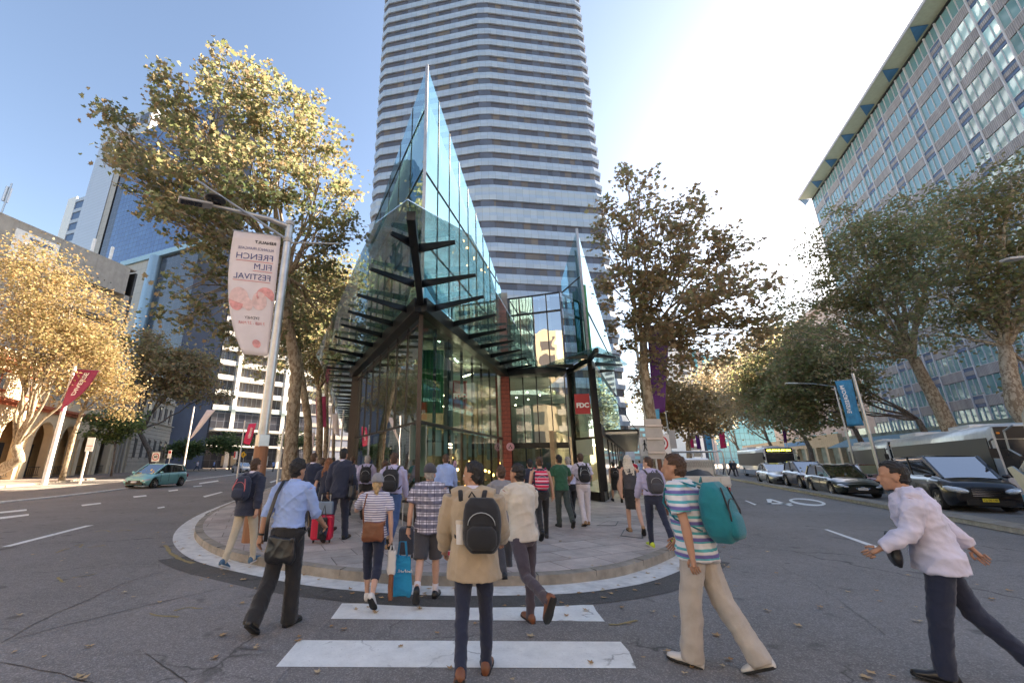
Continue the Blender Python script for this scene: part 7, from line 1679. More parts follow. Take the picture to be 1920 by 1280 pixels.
    if kind == 'skirt':
        b.tube([V(0, 0, 1.03), V(0, 0, .93), V(0, -.0, .8), V(0, 0, .55)], [(.14 * k, .105 * k), (.17 * k, .125 * k), (.172 * k, .13 * k), (.155 * k, .135 * k)], 20)
    else:
        wide = {'trousers': (.098, .076, .068, .066), 'slim': (.092, .064, .056, .05), 'loose': (.108, .088, .085, .086), 'shorts': (.108, .098, .1, .1), 'capri': (.094, .068, .06, .06)}[kind]
        end = {'shorts': .0, 'capri': .45}.get(kind, 1.0)
        for hip, kn, an, fd in legpts:
            if kind == 'shorts': b.tube([hip + Z * .04, hip.lerp(kn, .4), hip.lerp(kn, .98)], [wide[0] * k, wide[0] * k, wide[1] * k], 14)
            elif kind == 'capri': b.tube([hip + Z * .04, hip.lerp(kn, .4), kn, kn.lerp(an, .5)], [wide[0] * k, .085 * k, wide[1] * k, wide[2] * k], 14)
            else: b.tube([hip + Z * .04, hip.lerp(kn, .4), kn, kn.lerp(an, .5), an - Z * .025 * k - fd * .0], [wide[0] * k, (wide[0] * .9) * k, wide[1] * k, wide[2] * k, wide[3] * k], 14)
            if kind not in ('shorts', 'capri'): b.tube([kn.lerp(an, .8), an + (an - kn).normalized() * .045 * k], [wide[3] * k, wide[3] * 1.02 * k], 14)
        b.tube([V(0, -.0, .84), V(0, -.01, .91), V(0, -.005, .98), TL(V(0, 0, 1.04))], [(.12 * k * fem, .10 * k), (.176 * k * build, .13 * k), (.168 * k * build, .122 * k), (.152 * k * build, .112 * k)], 18)
        b.v = [tuple(v) for v in b.v]
    put(b, {'skirt': 'skirt', 'shorts': 'shorts'}.get(kind, 'trousers'), bm, cv, 3, .007 * k, 12, seed=sd)
    # ---- top: shirt, tee, jacket, coat, dress
    tk, tm = top[0], top[1]; a = MB(); fat = {'tee': .020, 'shirt': .018, 'jacket': .032, 'coat': .045, 'vest': .012, 'loose': .03}[tk]; zb = {'tee': .88, 'shirt': 1.0, 'jacket': .80, 'coat': .75, 'vest': .98, 'loose': .84}[tk]
    bw = 1.06 if tk == 'shirt' else 1.0
    prof = [(zb, (.19, .16) if tk == 'coat' else (.172, .128)), (.95 if zb < .95 else zb + .02, (.168, .12)), (1.05, (.142 * bw, .108)), (1.18, (.148 * bw, .112)), (1.30, (.168, .118)), (1.39, (.172, .108)), (1.445, (.12, .085)), (1.485, (.066, .062))]
    a.tube([(TL(V(0, -.002, z_)) if z_ > .95 else TL(V(0, -.002, .97)) + Vector((0, 0, (z_ - .97) * k))) for z_, _ in prof], [((r_[0] + fat) * k * fem * build if z_ < 1.44 else (r_[0] + .004) * k, (r_[1] + fat) * k * build) for z_, r_ in prof], 20)
    if tk != 'vest':
        a.tube([T_(-sw, 0, 1.418), T_(-sw * .5, -.003, 1.445), T_(sw * .5, -.003, 1.445), T_(sw, 0, 1.418)], [(.055 + fat * .6) * k, (.06 + fat * .5) * k, (.06 + fat * .5) * k, (.055 + fat * .6) * k], 12)
        sl = top[2] if len(top) > 2 else ('short' if tk in ('tee',) else 'long')
        for sh, el, wr_, d2, s in armp:
            rr = .050 + fat
            if sl == 'short': a.tube([sh, sh.lerp(el, .4), sh.lerp(el, .72)], [rr * k, (rr + .003) * k, (rr + .010) * k], 12)
            elif sl == 'rolled': a.tube([sh, sh.lerp(el, .4), el, el.lerp(wr_, .22)], [rr * k, rr * k, (rr - .006) * k, (rr - .002) * k], 12)
            else: a.tube([sh, sh.lerp(el, .4), el, el.lerp(wr_, .5), wr_.lerp(el, .02)], [rr * k, rr * k, (rr - .007) * k, (rr - .012) * k, (.036 + fat * .5) * k], 12)
    top_o = put(a, {'tee': 'shirt', 'shirt': 'shirt', 'jacket': 'jacket', 'coat': 'coat', 'vest': 'sleeveless_top', 'loose': 'shirt'}[tk], tm, cv, 3, (.014 if tk in ('shirt', 'loose') else .009) * k, 11 if tk != 'tee' else 9, seed=sd + 1)
    if tk in ('shirt', 'jacket', 'coat') or 'collar' in acc:
        c_ = MB(); c_.tube([T_(0, .0, 1.478), T_(0, .002, 1.522)], [(.072 * k, .07 * k), (.064 * k, .064 * k)], 16, cap=False); put(c_, 'collar', 'cloth_white_shirt' if tk in ('jacket', 'coat') else tm, parent=top_o)
    if tk == 'shirt': c_ = MB(); c_.tube([TL(V(0, 0, .985)), TL(V(0, 0, 1.015))], [(.172 * k * build, .127 * k)] * 2, 24, cap=False); put(c_, 'belt', 'leather_black')
    # ---- shoes
    for hip, kn, an, fd in legpts:
        up = fd.cross(Vector((1, 0, 0))); up = -up if up.z < 0 else up; sc_ = MB(); rr_ = []
        for s_, w_, hgt in ((-.082, .026, .06), (-.065, .038, .095), (-.01, .042, .115), (.05, .043, .092), (.11, .048, .062), (.165, .043, .05), (.197, .022, .034)):
            c0 = an + fd * s_ * k - up * .078 * k; side = fd.cross(up).normalized(); rr_.append([c0 + side * (w_ * k * math.cos(q)) + up * (hgt * k * .5 * (1 + math.sin(q))) for q in [2 * PI * i / 12 for i in range(12)]])
        sc_.rings(rr_); so_ = put(sc_, 'shoe', shoes)
        sl_ = MB(); sl_.rings([[p - up * 0 + (c - c) for p in [q0 + side * (w_ * 1.06 * k) - up * .001, q0 - side * (w_ * 1.06 * k) - up * .001, q0 - side * (w_ * 1.06 * k) + up * .018 * k, q0 + side * (w_ * 1.06 * k) + up * .018 * k]] for q0, w_, c in [(an + fd * s_ * k - up * .08 * k, w2, Vector()) for s_, w2 in ((-.078, .026), (-.05, .036), (.05, .038), (.11, .046), (.17, .042), (.2, .02))]])
        put(sl_, 'sole', 'shoe_white' if shoes in ('shoe_blue', 'shoe_lime') else 'rubber', parent=so_)
        if sock: q_ = MB(); q_.tube([an - Z * .03, an + (kn - an).normalized() * .1 * k], .042 * k, 12); put(q_, 'sock', 'cloth_white')
    # ---- hair
    if hstyle != 'bald':
        hm = MB(); m = MB(); m.ell((0, 0, 0), (1, 1, 1), 22, 16); r = {'short': (.084, .104, .108), 'thick': (.094, .112, .118), 'long': (.088, .108, .112), 'pony': (.083, .103, .106)}.get(hstyle, (.084, .104, .108)); out_ = []
        for x_, y_, z_ in m.v:
            sc2 = 1.0; lim = -.90
            if y_ > .35 and z_ < .38 + .1 * math.sin(9 * x_): sc2 = .62
            elif z_ < lim: sc2 = .55
            elif y_ > -.25 + .5 * z_ and z_ < -.12: sc2 = .66
            j = 1 + .05 * math.sin(13 * x_ + 5 * z_) * math.sin(11 * y_ + 3)
            out_.append(HP(x_ * r[0] * sc2 * j, -.008 + y_ * r[1] * sc2 * j, .048 + z_ * r[2] * sc2 * j))
        hm.add(out_, m.f)
        if hstyle == 'long':
            for j in range(9):
                a_ = PI * (1.08 + .84 * j / 8); q0 = HP(.07 * math.cos(a_), .08 * math.sin(a_), .03); q1 = HP(.088 * math.cos(a_), .095 * math.sin(a_) - .01, -.08); q2 = TL(V(.10 * math.cos(a_), -.085 - .02 * math.sin(3 * j), 1.42 + .02 * math.sin(j * 2))); q3 = TL(V(.085 * math.cos(a_), -.12, 1.30 + .02 * math.sin(j * 3)))
                hm.tube([q0, q1, q2, q3], [.028 * k, .030 * k, .026 * k, .010 * k], 7)
        if hstyle == 'pony': hm.tube([HP(0, -.09, .03), HP(.01, -.14, .0), HP(.02, -.15, -.09), HP(.02, -.13, -.17)], [.02 * k, .034 * k, .034 * k, .01 * k], 10)
        if hstyle == 'bun': hm.ell(HP(0, -.10, .08), (.04 * k, .035 * k, .04 * k), 12, 8)
        hm.ell(HP(0, -.038, .0), (.066 * k, .070 * k, .080 * k), 16, 10)
        put(hm, 'hair', hair, max(vox * .8, .007), 1, .009, 60, seed=sd + 5)
    if vox < .014 and abs(headyaw) > 25:
        for s in (-1, 1):
            e = MB(); e.ell(HP(s * .031, .079, .014), (.013 * k, .013 * k, .009 * k), 10, 8); eo = put(e, 'eye', 'eye_white', parent=body)
            e = MB(); e.ell(HP(s * .030, .089, .014), (.006 * k, .005 * k, .006 * k), 8, 6); put(e, 'iris', 'text_black', parent=body)
            e = MB(); e.tube([HP(s * .014, .094, .034), HP(s * .032, .090, .040), HP(s * .052, .076, .036)], .0042 * k, 6); put(e, 'eyebrow', hair, parent=body)
    # ---- things worn or carried that move with the person's clothing
    for ac in acc:
        if ac[0] == 'cap':
            m = MB(); c_ = MB(); c_.ell((0, 0, 0), (.099, .120, .125), 22, 14); m.add([HP(x_, y_ - .006, .052 + max(z_, -.012)) for x_, y_, z_ in c_.v], c_.f)
            prt = []
            for q in range(9): a_ = R(-60 + 15 * q); prt.append((HP(.075 * math.sin(a_), .07 + .02 * math.cos(a_), .045), HP(.085 * math.sin(a_), .10 + .07 * math.cos(a_), .03)))
            for (a1_, b1_), (a2_, b2_) in zip(prt[:-1], prt[1:]): m.add([a1_, b1_, b2_, a2_, a1_ + Z * .006, b1_ + Z * .006, b2_ + Z * .006, a2_ + Z * .006], [(3, 2, 1, 0), (4, 5, 6, 7), (1, 2, 6, 5)])
            put(m, 'cap', ac[1])
        if ac[0] == 'watch': sh, el, wr_, d2, s = armp[ac[1]]; m = MB(); m.tube([wr_ - d2 * .03, wr_ - d2 * .008], .036 * k, 14, cap=False); put(m, 'watch', 'leather_black')
    PEOPLE[label] = dict(t=t, k=k, TL=TL, V=V, dz=dz, arms=armp, HP=HP)
    t.rotation_euler = (0, 0, R(-az_)); return PEOPLE[label]
def local_thing(P0, name, label, cat, group=None):
    """a carried thing stays top-level: an Empty with the carrier's place and turn"""
    t = thing(name, label, cat, P0['t'].location, group); t.rotation_euler = P0['t'].rotation_euler; return t
def lpart(name, mb, mat, t, P0, smooth=True, vox=None, wr=0, bevel=0):
    if vox: me = remesh(mb, name, None, vox, 3, wr, 3, 12)
    else: me = bpy.data.meshes.new(name); me.from_pydata(mb.v, [], mb.f)
    for q in me.vertices: q.co += P0['dz']
    me.materials.append(MT[mat]); me.polygons.foreach_set('use_smooth', [bool(smooth)] * len(me.polygons)); o = link(me, name, t)
    if smooth == 'auto':
        try: me.set_sharp_from_angle(angle=R(45))
        except Exception: pass
    if bevel: b = o.modifiers.new('bevel', 'BEVEL'); b.width = bevel; b.segments = 3; b.limit_method = 'ANGLE'
    return o
def backpack(P0, label, mat, w_=.15, d_=.085, z0=1.03, z1=1.43, trim=None, off=0, tilt=0, flap=True):
    t = local_thing(P0, 'backpack', label, 'backpack', None); k, TL, V = P0['k'], P0['TL'], P0['V']; yb = -.155
    m = MB(); rings = []
    for i in range(9):
        s = i / 8; z_ = z0 + (z1 - z0) * s; f1 = (1 - abs(2 * s - 1) ** 4 * .38); f2 = (1 - abs(2 * s - 1) ** 3 * .5) * (1.1 - .3 * s)
        rings.append([TL(V(off + w_ * f1 * math.copysign(abs(math.cos(q)) ** .55, math.cos(q)), yb - d_ * .8 + d_ * f2 * math.copysign(abs(math.sin(q)) ** .6, math.sin(q)), z_)) for q in [2 * PI * j / 20 for j in range(20)]])
    m.rings(rings); lpart('main_compartment', m, mat, t, P0, vox=.011, wr=.004)
    m = MB(); rings = []
    for i in range(6):
        s = i / 5; z_ = z0 + .03 + (z1 - z0) * .42 * s; f1 = (1 - abs(2 * s - 1) ** 4 * .3)
        rings.append([TL(V(off + w_ * .78 * f1 * math.copysign(abs(math.cos(q)) ** .55, math.cos(q)), yb - d_ * 1.55 + .05 * f1 * math.copysign(abs(math.sin(q)) ** .6, math.sin(q)), z_)) for q in [2 * PI * j / 16 for j in range(16)]])
    m.rings(rings); lpart('front_pocket', m, mat, t, P0)
    m = MB(); m.tube([TL(V(off + w_ * .7 * math.cos(a), yb - d_ * 1.72, z0 + (z1 - z0) * .5 + .1 * math.sin(a))) for a in [PI * i / 10 for i in range(11)]], .004, 5); lpart('zip', m, trim or 'galv', t, P0)
    if trim:
        for s in (-1, 1): m = MB(); m.tube([TL(V(off + s * w_ * .55, yb - d_ * 1.6, z0 + .05)), TL(V(off + s * w_ * .8, yb - d_ * 1.75, (z0 + z1) / 2)), TL(V(off + s * w_ * .5, yb - d_ * 1.5, z1 - .05))], .008, 5); lpart('piping', m, trim, t, P0)
    for s in (-1, 1):
        m = MB(); pts = [TL(V(s * .10, yb, z1 - .03)), TL(V(s * .115, -.08, 1.475)), TL(V(s * .125, 0, 1.50)), TL(V(s * .13, .10, 1.44)), TL(V(s * .14, .14, 1.32)), TL(V(s * .165, .06, 1.18)), TL(V(s * .14, yb + .02, 1.08))]
        m.tube(pts, [(.022 * k, .008 * k)] * 7, 8); lpart('shoulder_strap', m, mat, t, P0)
    m = MB(); m.tube([TL(V(-.03, yb - .02, z1 + .0)), TL(V(0, yb - .03, z1 + .045)), TL(V(.03, yb - .02, z1 + .0))], .008, 6); lpart('grab_handle', m, mat, t, P0)
    return t
def softbag(P0, name, label, cat, mat, c, w_, h_, d_, strap=None, yaw=0, mat2=None, taper=.85, handle=None):
    t = local_thing(P0, name, label, cat); k, V = P0['k'], P0['V']; c = Vector(c); m = MB(); rings = []; cy_, sy_ = math.cos(R(yaw)), math.sin(R(yaw))
    def q3(x_, y_, z_): return c + Vector((x_ * cy_ - y_ * sy_, x_ * sy_ + y_ * cy_, z_))
    for i in range(9):
        s = i / 8; f1 = (taper + (1 - taper) * (1 - s)) * (1 - .22 * (1 - min(1, s * 4)) ** 2); f2 = (1 - s * .55) * (1 - .5 * (1 - min(1, s * 3)) ** 2)
        rings.append([q3(w_ * f1 * math.copysign(abs(math.cos(q)) ** .5, math.cos(q)), d_ * f2 * math.copysign(abs(math.sin(q)) ** .7, math.sin(q)), -h_ + 2 * h_ * s + .012 * math.sin(3 * q + i)) for q in [2 * PI * j / 18 for j in range(18)]])
    m.rings(rings); lpart('bag_body', m, mat, t, P0, vox=.010, wr=.005)
    if mat2: m = MB(); m.rings([[q3(x_ * w_ * .9, -d_ * (1.0 - .1 * abs(x_)) - .006, z_), q3(x_ * w_ * .9, -d_ * (1.0 - .1 * abs(x_)) - .012, z_)] for x_ in (-1, -.5, 0, .5, 1) for z_ in (h_ * .1,)], cap=False, closed=False); lpart('flap_edge', m, mat2, t, P0)
    if strap: m = MB(); m.tube([Vector(p) for p in strap[1]], [(strap[2], .006)] * len(strap[1]), 8); lpart('strap', m, strap[0], t, P0)
    if handle:
        for dy in (-.02, .02): m = MB(); m.tube([q3(-w_ * .4, dy, h_ * .9), q3(-w_ * .25, dy, h_ + handle), q3(w_ * .25, dy, h_ + handle), q3(w_ * .4, dy, h_ * .9)], .008, 6); lpart('handle', m, mat, t, P0)
    return t
WALK = ((28, 8), (-24, 22)); WALKR = ((-24, 22), (28, 8)); STAND = ((3, 2), (-3, 4))
# 1 navy coat and backpack at the left kerb
p = person('man in long navy jacket and pale chinos stepping up the left kerb', 474, 7.5, 1.72, 12, .06, hair='hair_brown', top=('jacket', 'cloth_navy'), bottom=('slim', 'cloth_chino'), shoes='shoe_blue', legs=((-14, 10), (18, 10)), arms=((8, 8, 12), (-12, 8, 12)), lean=5)
backpack(p, 'navy backpack with orange red piping on the man in the long navy jacket', 'cloth_navy', trim='ink_red')
# 2 blue shirt, messenger bag
p = person('man in light blue shirt with rolled sleeves and black trousers left of the crossing', 553, 5.05, 1.74, 10, 0, skin='skin_mid', hair='hair_black', hstyle='thick', top=('shirt', 'cloth_blue', 'rolled'), bottom=('loose', 'cloth_black'), legs=((-11, 26), (5, 3)), arms=((-10, 16, 10), (22, 10, 35)), lean=5, headyaw=10, acc=(('watch', 0),), build=1.04)
k, TL, V = p['k'], p['TL'], p['V']
softbag(p, 'messenger_bag', 'soft black messenger bag hanging behind the man in the light blue shirt', 'bag', 'leather_black', V(.05, -.20, .80), .20, .13, .05, strap=('leather_black', [V(-.14, -.20, .88), TL(V(-.165, -.17, 1.1)), TL(V(-.12, -.155, 1.35)), TL(V(-.10, -.08, 1.50)), TL(V(-.05, .06, 1.52)), TL(V(.12, .16, 1.25)), V(.2, .10, 1.0), V(.22, -.12, .88)], .024), yaw=-6)
# 3-4 the pair ahead
person('tall man in a navy suit jacket walking beside the spotted tree trunk', 586, 10.8, 1.84, 5, vox=.014, hair='hair_brown', top=('jacket', 'cloth_navy'), bottom=('trousers', 'cloth_charcoal'), legs=WALK, arms=((-12, 6, 10), (14, 6, 12)))
p = person('auburn haired woman in a dark navy tee pulling a red suitcase', 615, 9.9, 1.70, 5, vox=.014, hair='hair_auburn', hstyle='long', top=('tee', 'cloth_navy'), bottom=('slim', 'cloth_denim_dark'), legs=WALKR, arms=((-14, 12, 12), (-5, 8, 10)), female=True, acc=(('watch', 0),))
person('man in a grey tee half hidden behind the auburn haired woman', 603, 12.2, 1.72, 5, vox=.018, hair='hair_brown', top=('tee', 'cloth_grey'), bottom=('trousers', 'cloth_navy'), legs=WALK)
# 5 suit man
p = person('man in a dark navy suit carrying a black holdall on his right shoulder', 641, 9.15, 1.86, 8, vox=.0115, skin='skin_mid', hair='hair_black', top=('jacket', 'cloth_navy'), bottom=('trousers', 'cloth_navy'), legs=((-16, 30), (14, 4)), arms=((-8, 8, 14), (6, 12, 30)), lean=4)
k, TL, V = p['k'], p['TL'], p['V']
softbag(p, 'holdall', 'black holdall on the shoulder of the dark suited man', 'bag', 'leather_black', V(.27, -.04, .90), .07, .15, .15, strap=('leather_black', [V(.28, -.1, 1.03), TL(V(.25, -.03, 1.3)), TL(V(.20, 0, 1.49)), TL(V(.26, .05, 1.3)), V(.29, .06, 1.04)], .012))
# red suitcase with a black tasselled bag
def suitcase(label, u, D, mat, hgt=.52, wd=.36, dp=.22, extra=None):
    x = at(u, 960, D).x; t = thing('suitcase', label, 'suitcase', (x, D, PZ)); c = Vector((x, D, PZ + .06 + hgt / 2)); m = MB(); m.box(c, (wd / 2, dp / 2, hgt / 2)); o = part('shell', m, MT[mat], t, bevel=.045)
    for kx in (-.3, -.1, .1, .3): m = MB(); m.box(c + Vector((kx * wd, -dp / 2 - .002, 0)), (.012, .004, hgt * .42)); part('shell_rib', m, MT[mat], o)
    for s in (-1, 1): m = MB(); m.tube([c + Vector((s * wd * .38 - .012, 0, -hgt / 2 - .03)), c + Vector((s * wd * .38 + .012, 0, -hgt / 2 - .03))], .03, 12); part('wheel', m, MT['rubber'], t); m = MB(); m.tube([c + Vector((s * .09, .06, hgt / 2)), c + Vector((s * .09, .1, hgt / 2 + .38))], .009, 6); part('pull_rod', m, MT['galv'], t)
    m = MB(); m.beam(c + Vector((-.11, .1, hgt / 2 + .39)), c + Vector((.11, .1, hgt / 2 + .39)), .03, .025); part('pull_handle', m, MT['rubber'], t); return t, c
M('case_red', (.62, .01, .05), .35, vary=.05, coat=.5)
t, c = suitcase('bright red wheeled suitcase among the walkers left of centre', 607, 8.9, 'case_red', .46, .42)
t = thing('satchel', 'black tasselled satchel hanging on the front of the red suitcase', 'bag', c + Vector((.03, -.16, .1))); m = MB(); m.box(c + Vector((.05, -.17, .0)), (.09, .035, .2)); part('bag_body', m, MT['leather_black'], t, bevel=.03); m = MB(); m.tube([c + Vector((.0, -.16, .2)), c + Vector((.05, -.12, .42)), c + Vector((.1, -.16, .2))], .01, 6); part('handle', m, MT['leather_black'], t)
t = thing('laptop_case', 'grey blue laptop case lying on top of the red suitcase', 'bag', c + Vector((0, 0, .25))); m = MB(); m.box(c + Vector((0, -.02, .36)), (.19, .05, .12)); part('case_body', m, M('case_bluegrey', (.20, .26, .33), .6), t, bevel=.02)
m = MB(); m.beam(c + Vector((-.06, -.02, .5)), c + Vector((.06, -.02, .5)), .02, .02); part('handle', m, MT['leather_black'], t)
# 6
p = person('grey haired man in a lilac shirt with a black backpack against the glass wall', 688, 12.0, 1.80, -5, vox=.014, hair='hair_grey', top=('shirt', 'cloth_lilac'), bottom=('trousers', 'cloth_black'), legs=WALK, arms=((-10, 10, 20), (10, 8, 25)))
backpack(p, 'black backpack on the grey haired man in the lilac shirt', 'cloth_black')
# 7 striped tee woman
p = person('blonde woman in a grey cap, navy striped tee and navy capri trousers', 708, 5.8, 1.55, 0, 0, hair='hair_blonde', hstyle='pony', top=('tee', 'navy_stripe'), bottom=('capri', 'cloth_denim_dark'), shoes='shoe_white', legs=((12, 4), (-16, 30)), arms=((38, 28, 95, 10), (-8, 10, 8)), female=True, lean=4, acc=(('cap', 'cloth_grey'),), build=1.08)
k, TL, V = p['k'], p['TL'], p['V']
softbag(p, 'handbag', 'tan leather handbag slung behind the woman in the striped tee', 'bag', 'leather_brown', V(.02, -.20, .98), .15, .115, .055, strap=('leather_brown', [V(-.12, -.2, 1.06), TL(V(-.155, -.15, 1.25)), TL(V(-.13, -.06, 1.47)), TL(V(-.08, .08, 1.48)), TL(V(.12, .15, 1.2)), V(.17, -.15, 1.06)], .010), yaw=8)
hd = p['arms'][1][2] + p['arms'][1][3] * .1
tt_ = softbag(p, 'plastic_bag', 'white plastic bag with a brown patterned scarf in the striped tee woman’s hand'.replace('’', ' '), 'bag', 'shoe_white', hd + Vector((.02, -.02, -.2)), .06, .14, .05, handle=.05); tt_['label'] = 'white plastic carrier bag held low by the woman in the striped tee'
softbag(p, 'scarf', 'brown patterned scarf hanging out below the white carrier bag', 'scarf', 'leather_brown', hd + Vector((.02, -.03, -.46)), .035, .17, .03)
# 8 jeans and backpack
p = person('man in lilac shirt and blue jeans with black backpack left of the plaid shirt', 738, 8.2, 1.74, 5, vox=.0115, hair='hair_brown', top=('shirt', 'cloth_lilac'), bottom=('trousers', 'cloth_jeans'), shoes='shoe_tan', legs=((12, 4), (-22, 34)), arms=((-14, 8, 12), (12, 8, 20)))
backpack(p, 'large black backpack on the man in blue jeans', 'cloth_black', w_=.16, d_=.10)
suitcase('small dark wheeled suitcase behind the man in blue jeans', 764, 7.6, 'cloth_charcoal', .42, .26)
person('woman in a cream sleeveless top beside the man in blue jeans', 722, 9.8, 1.64, 0, vox=.016, hair='hair_brown', hstyle='bun', top=('vest', 'cloth_cream'), bottom=('slim', 'cloth_black'), female=True, legs=WALK)
# 9 plaid shirt man
p = person('older man in a plaid short sleeved shirt, dark shorts and a dark cap', 806, 5.95, 1.67, 3, 0, hair='hair_grey', top=('loose', 'plaid', 'short'), bottom=('shorts', 'cloth_charcoal'), legs=((-18, 30), (8, 4)), arms=((-8, 12, 10), (14, 14, 45)), lean=2, acc=(('cap', 'cloth_charcoal'), ('watch', 0), 'collar'), sock=True, build=1.08)
hd = p['arms'][0][2] + p['arms'][0][3] * .09
tb = softbag(p, 'tote_bag', 'bright blue tote bag in the left hand of the plaid shirt man', 'bag', 'cloth_sky_tote', hd + Vector((-.06, -.03, -.47)), .16, .24, .035, handle=.16, taper=.7, yaw=-10)
m = MB(); q0 = hd + Vector((-.10, -.085, -.42)); 
for i in range(7): m.tube([q0 + Vector((i * .026, 0, .012 * (i % 2))), q0 + Vector((i * .026 + .012, 0, .035 - .01 * (i % 3))), q0 + Vector((i * .026 + .024, 0, .0))], .005, 5)
lpart('white_script', m, 'text_white', tb, p)
hd = p['arms'][1][2] + p['arms'][1][3] * .09
softbag(p, 'carrier_bag', 'printed carrier bag in the right hand of the plaid shirt man', 'bag', 'pink_print', hd + Vector((.06, -.02, -.34)), .12, .2, .04, handle=.1)
# 10
person('man in a light blue shirt standing at the long glass wall near the pendant lamps', 836, 10.4, 1.74, 0, vox=.014, hair='hair_brown', top=('shirt', 'cloth_blue'), bottom=('trousers', 'cloth_black'), legs=STAND)
# 11 tan coat
p = person('man in a tan coat and dark jeans glancing left while crossing on the stripes', 886, 4.02, 1.72, 6, 0, skin='skin_mid', hair='hair_black', top=('coat', 'cloth_tan'), bottom=('slim', 'cloth_denim_dark'), shoes='leather_brown', legs=((-15, 22), (6, 2)), arms=((10, 14, 30), (12, 10, 50)), headyaw=-62, lean=4, build=1.05)
backpack(p, 'bulky black backpack on the man in the tan coat', 'cloth_black', w_=.165, d_=.115, z0=.98, z1=1.42, off=.09)
k, TL, V = p['k'], p['TL'], p['V']; t = local_thing(p, 'travel_mug', 'white travel mug in the side pocket of the bulky black backpack', 'mug'); m = MB(); m.tube([TL(V(-.10, -.21, 1.04)), TL(V(-.10, -.21, 1.2))], [.036, .04], 14); lpart('cup', m, 'shoe_white', t, p, 'auto'); m = MB(); m.tube([TL(V(-.10, -.21, 1.2)), TL(V(-.10, -.21, 1.23))], .043, 14); lpart('lid', m, 'cloth_cream', t, p, 'auto')
# 12 beige tee
p = person('man in a beige tee and plum trousers looking at a phone on the crossing', 975, 5.1, 1.70, -22, 0, skin='skin_mid', hair='hair_black', top=('tee', 'cloth_beige'), bottom=('slim', 'cloth_plum'), shoes='leather_brown', legs=((-26, 48), (6, 2)), arms=((28, 8, 75, 18), (26, 6, 78, 24)), headpitch=-12, headyaw=-14, lean=5, acc=('collar',))
hd = (p['arms'][0][2] + p['arms'][1][2]) / 2 + Vector((0, .1, .03)); t = local_thing(p, 'phone', 'dark phone held in both hands by the man in the beige tee', 'phone'); m = MB(); m.box(hd, (.037, .005, .075), (Vector((1, 0, 0)), Vector((0, .8, .6)), Vector((0, -.6, .8)))); lpart('phone_body', m, 'text_black', t, p, False, bevel=.003)
# 13
p = person('woman with a red and white rucksack and black trousers near the entrance', 1012, 9.3, 1.68, 4, vox=.0115, hair='hair_brown', hstyle='bun', top=('vest', 'cloth_navy'), bottom=('slim', 'cloth_black'), legs=((-18, 26), (14, 4)), arms=((-12, 14, 10), (8, 14, 12)), female=True)
backpack(p, 'bright red and white rucksack near the entrance', 'pink_print', w_=.15, d_=.10)
person('dark haired woman in a navy top just in front of the red tiled column', 994, 10.9, 1.68, 0, vox=.016, hair='hair_black', top=('tee', 'cloth_navy'), bottom=('trousers', 'cloth_black'), female=True, legs=WALK)
# 14-16
person('man in a dark green tee and dark green trousers walking to the entrance', 1050, 10.9, 1.73, -4, vox=.0115, skin='skin_mid', hair='hair_black', top=('tee', 'cloth_green'), bottom=('trousers', 'cloth_dark_green'), legs=((6, 2), (-16, 26)), arms=((10, 12, 50), (14, 12, 60)))
person('grey haired man in a pale blue shirt beside the man in the dark green tee', 1066, 12.2, 1.76, 0, vox=.014, hair='hair_grey', top=('shirt', 'cloth_white_shirt'), bottom=('trousers', 'cloth_black'), legs=WALKR)
p = person('man in a pale shirt and white trousers with a black backpack by the glass box', 1090, 11.2, 1.78, 2, vox=.0115, hair='hair_brown', top=('shirt', 'cloth_white_shirt', 'short'), bottom=('trousers', 'cloth_white'), shoes='shoe_tan', legs=((-10, 14), (12, 4)), arms=((14, 12, 50), (12, 12, 60)))
backpack(p, 'black backpack with grey seams on the man in white trousers', 'cloth_black', trim='galv')
# 17-18 women in black beyond the box
p = person('woman in a black dress with a black rucksack beyond the glass box corner', 1150, 17.4, 1.62, 8, vox=.018, hair='hair_black', hstyle='bun', top=('vest', 'cloth_black'), bottom=('skirt', 'cloth_black'), legs=WALK, female=True)
backpack(p, 'small black rucksack on the woman in the black dress', 'cloth_black')
person('long haired woman in black walking ahead of the woman in the black dress', 1164, 19.5, 1.66, 10, vox=.018, hair='hair_black', hstyle='long', top=('tee', 'cloth_black'), bottom=('slim', 'cloth_black'), legs=WALKR, female=True)
# 19 blonde
p = person('platinum blonde woman in a dark sleeveless top and black pencil skirt', 1178, 10.0, 1.72, 12, vox=.0115, hair='hair_platinum', hstyle='long', top=('vest', 'cloth_charcoal'), bottom=('skirt', 'cloth_black'), shoes='shoe_tan', legs=((16, 6), (-18, 24)), arms=((-6, 8, 8), (10, 20, 30)), female=True)
softbag(p, 'shoulder_bag', 'dark brown shoulder bag on the platinum blonde woman', 'bag', 'leather_black', p['V'](.24, -.03, 1.12), .05, .13, .13, strap=('leather_black', [p['V'](.24, -.08, 1.24), p['TL'](p['V'](.19, 0, 1.47)), p['V'](.24, .08, 1.24)], .012))
# 20 yellow shoes
p = person('man in a lilac shirt and navy trousers with lime yellow shoes at the right kerb', 1217, 8.35, 1.66, 6, vox=.0115, hair='hair_brown', top=('shirt', 'cloth_lilac'), bottom=('slim', 'cloth_denim_dark'), shoes='shoe_lime', legs=((12, 4), (-28, 16)), arms=((12, 10, 25), (-10, 8, 12)), headyaw=-40)
backpack(p, 'dark grey backpack on the man with lime yellow shoes', 'cloth_charcoal', w_=.15, d_=.10)
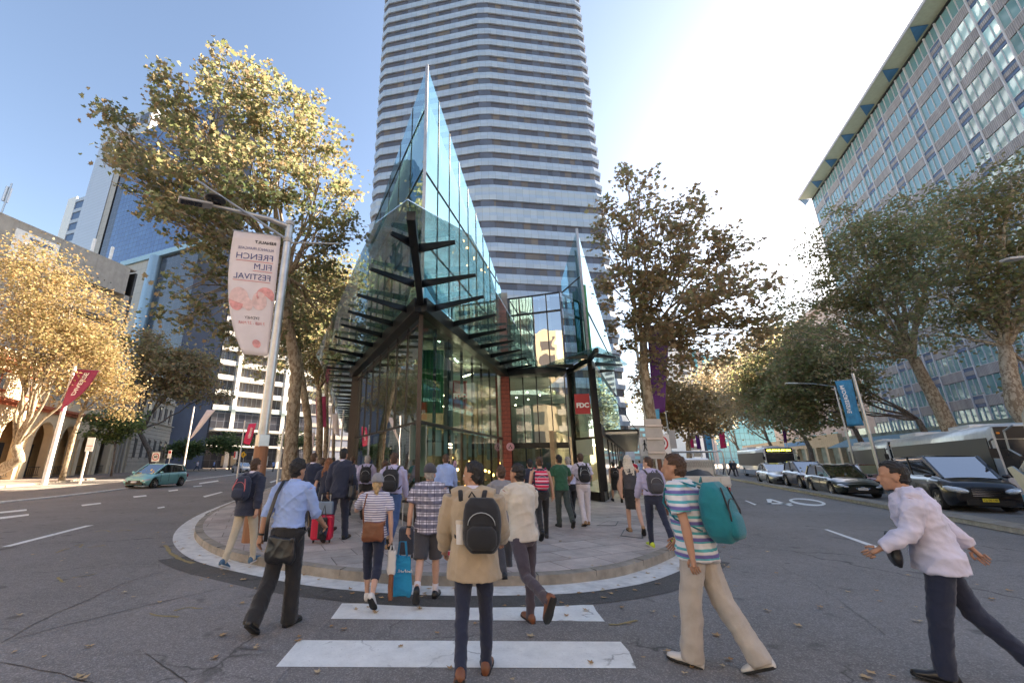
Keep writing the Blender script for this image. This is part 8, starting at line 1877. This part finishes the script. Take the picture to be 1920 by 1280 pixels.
# 21 big man with the teal backpack
p = person('man in a teal striped tee and khaki trousers striding left past the kerb', 1282, 4.15, 1.80, -42, 0, skin='skin_mid', hair='hair_brown', top=('loose', 'teal_stripe', 'short'), bottom=('loose', 'cloth_khaki'), shoes='shoe_white', legs=((10, 3), (-15, 15)), arms=((-10, 12, 10), (18, 10, 25)), lean=6, build=1.06, headpitch=-5, acc=('collar',))
backpack(p, 'large teal backpack on the man in the teal striped tee', 'cloth_teal', w_=.18, d_=.13, z0=.98, z1=1.47, trim='cloth_black')
person('man in a grey tee hidden behind the tan coated man', 940, 6.9, 1.66, -6, 0.0, vox=.0115, hair='hair_brown', top=('tee', 'cloth_grey'), bottom=('trousers', 'cloth_charcoal'), legs=((-14, 20), (12, 4)), arms=((15, 10, 60), (15, 10, 60)))
person('man in a lilac shirt far behind the dark suited man', 660, 13.6, 1.78, 0, vox=.018, hair='hair_brown', top=('shirt', 'cloth_lilac'), bottom=('trousers', 'cloth_charcoal'), legs=WALK)
person('woman in a green top far ahead between the suited men', 607, 15.5, 1.70, 0, vox=.02, hair='hair_black', top=('tee', 'cloth_teal'), bottom=('trousers', 'cloth_black'), legs=WALKR, female=True)
person('dark haired man in black far ahead of the auburn haired woman', 624, 17.5, 1.78, 0, vox=.02, hair='hair_black', top=('jacket', 'cloth_black'), bottom=('trousers', 'cloth_black'), legs=WALK)
# 22 right hand man
p = person('man in a loose white shirt and navy trousers striding left at the right edge', 1706, 3.85, 1.74, -52, 0, skin='skin_mid', hair='hair_black', top=('loose', 'cloth_white_shirt', 'long'), bottom=('trousers', 'cloth_denim_dark'), legs=((14, 6), (-18, 22)), arms=((26, 8, 40), (-34, 14, 8)), lean=9, build=1.08, acc=('collar',))
softbag(p, 'shoulder_bag', 'black shoulder bag in front of the man in the loose white shirt', 'bag', 'leather_black', p['V'](-.1, .27, 1.0), .14, .13, .05)
# far figures
for k_, (u, D, az_, tp_, bt_, lab, hr) in enumerate([(401, 74, 90, 'cloth_blue', 'cloth_navy', 'distant person in blue by the shop panels up the left street', 'hair_black'), (370, 72, 100, 'cloth_white', 'cloth_navy', 'distant person in white behind the teal hatchback', 'hair_black'), (513, 66, 0, 'cloth_blue', 'cloth_navy', 'distant person in a blue shirt beyond the tall lamp post', 'hair_brown'),
    (1370, 46, 180, 'cloth_navy', 'cloth_black', 'distant person in navy by the trees right of the utility truck', 'hair_black'), (1377, 47, 200, 'cloth_plum', 'cloth_navy', 'distant person in plum beside another walker right of the utility truck', 'hair_brown'), (1358, 52, 190, 'cloth_white', 'cloth_charcoal', 'distant person in white near the ladder frame of the utility truck', 'hair_black'), (1200, 34, 10, 'cloth_blue', 'cloth_navy', 'small far walker in blue beyond the shop awning', 'hair_brown'), (1188, 28, 5, 'cloth_red', 'cloth_black', 'small far walker in red under the shop awning', 'hair_black')]):
    person(lab, u, D, 1.7, az_, PZ, vox=.03, hair=hr, top=('tee', tp_), bottom=('trousers', bt_), legs=WALK)
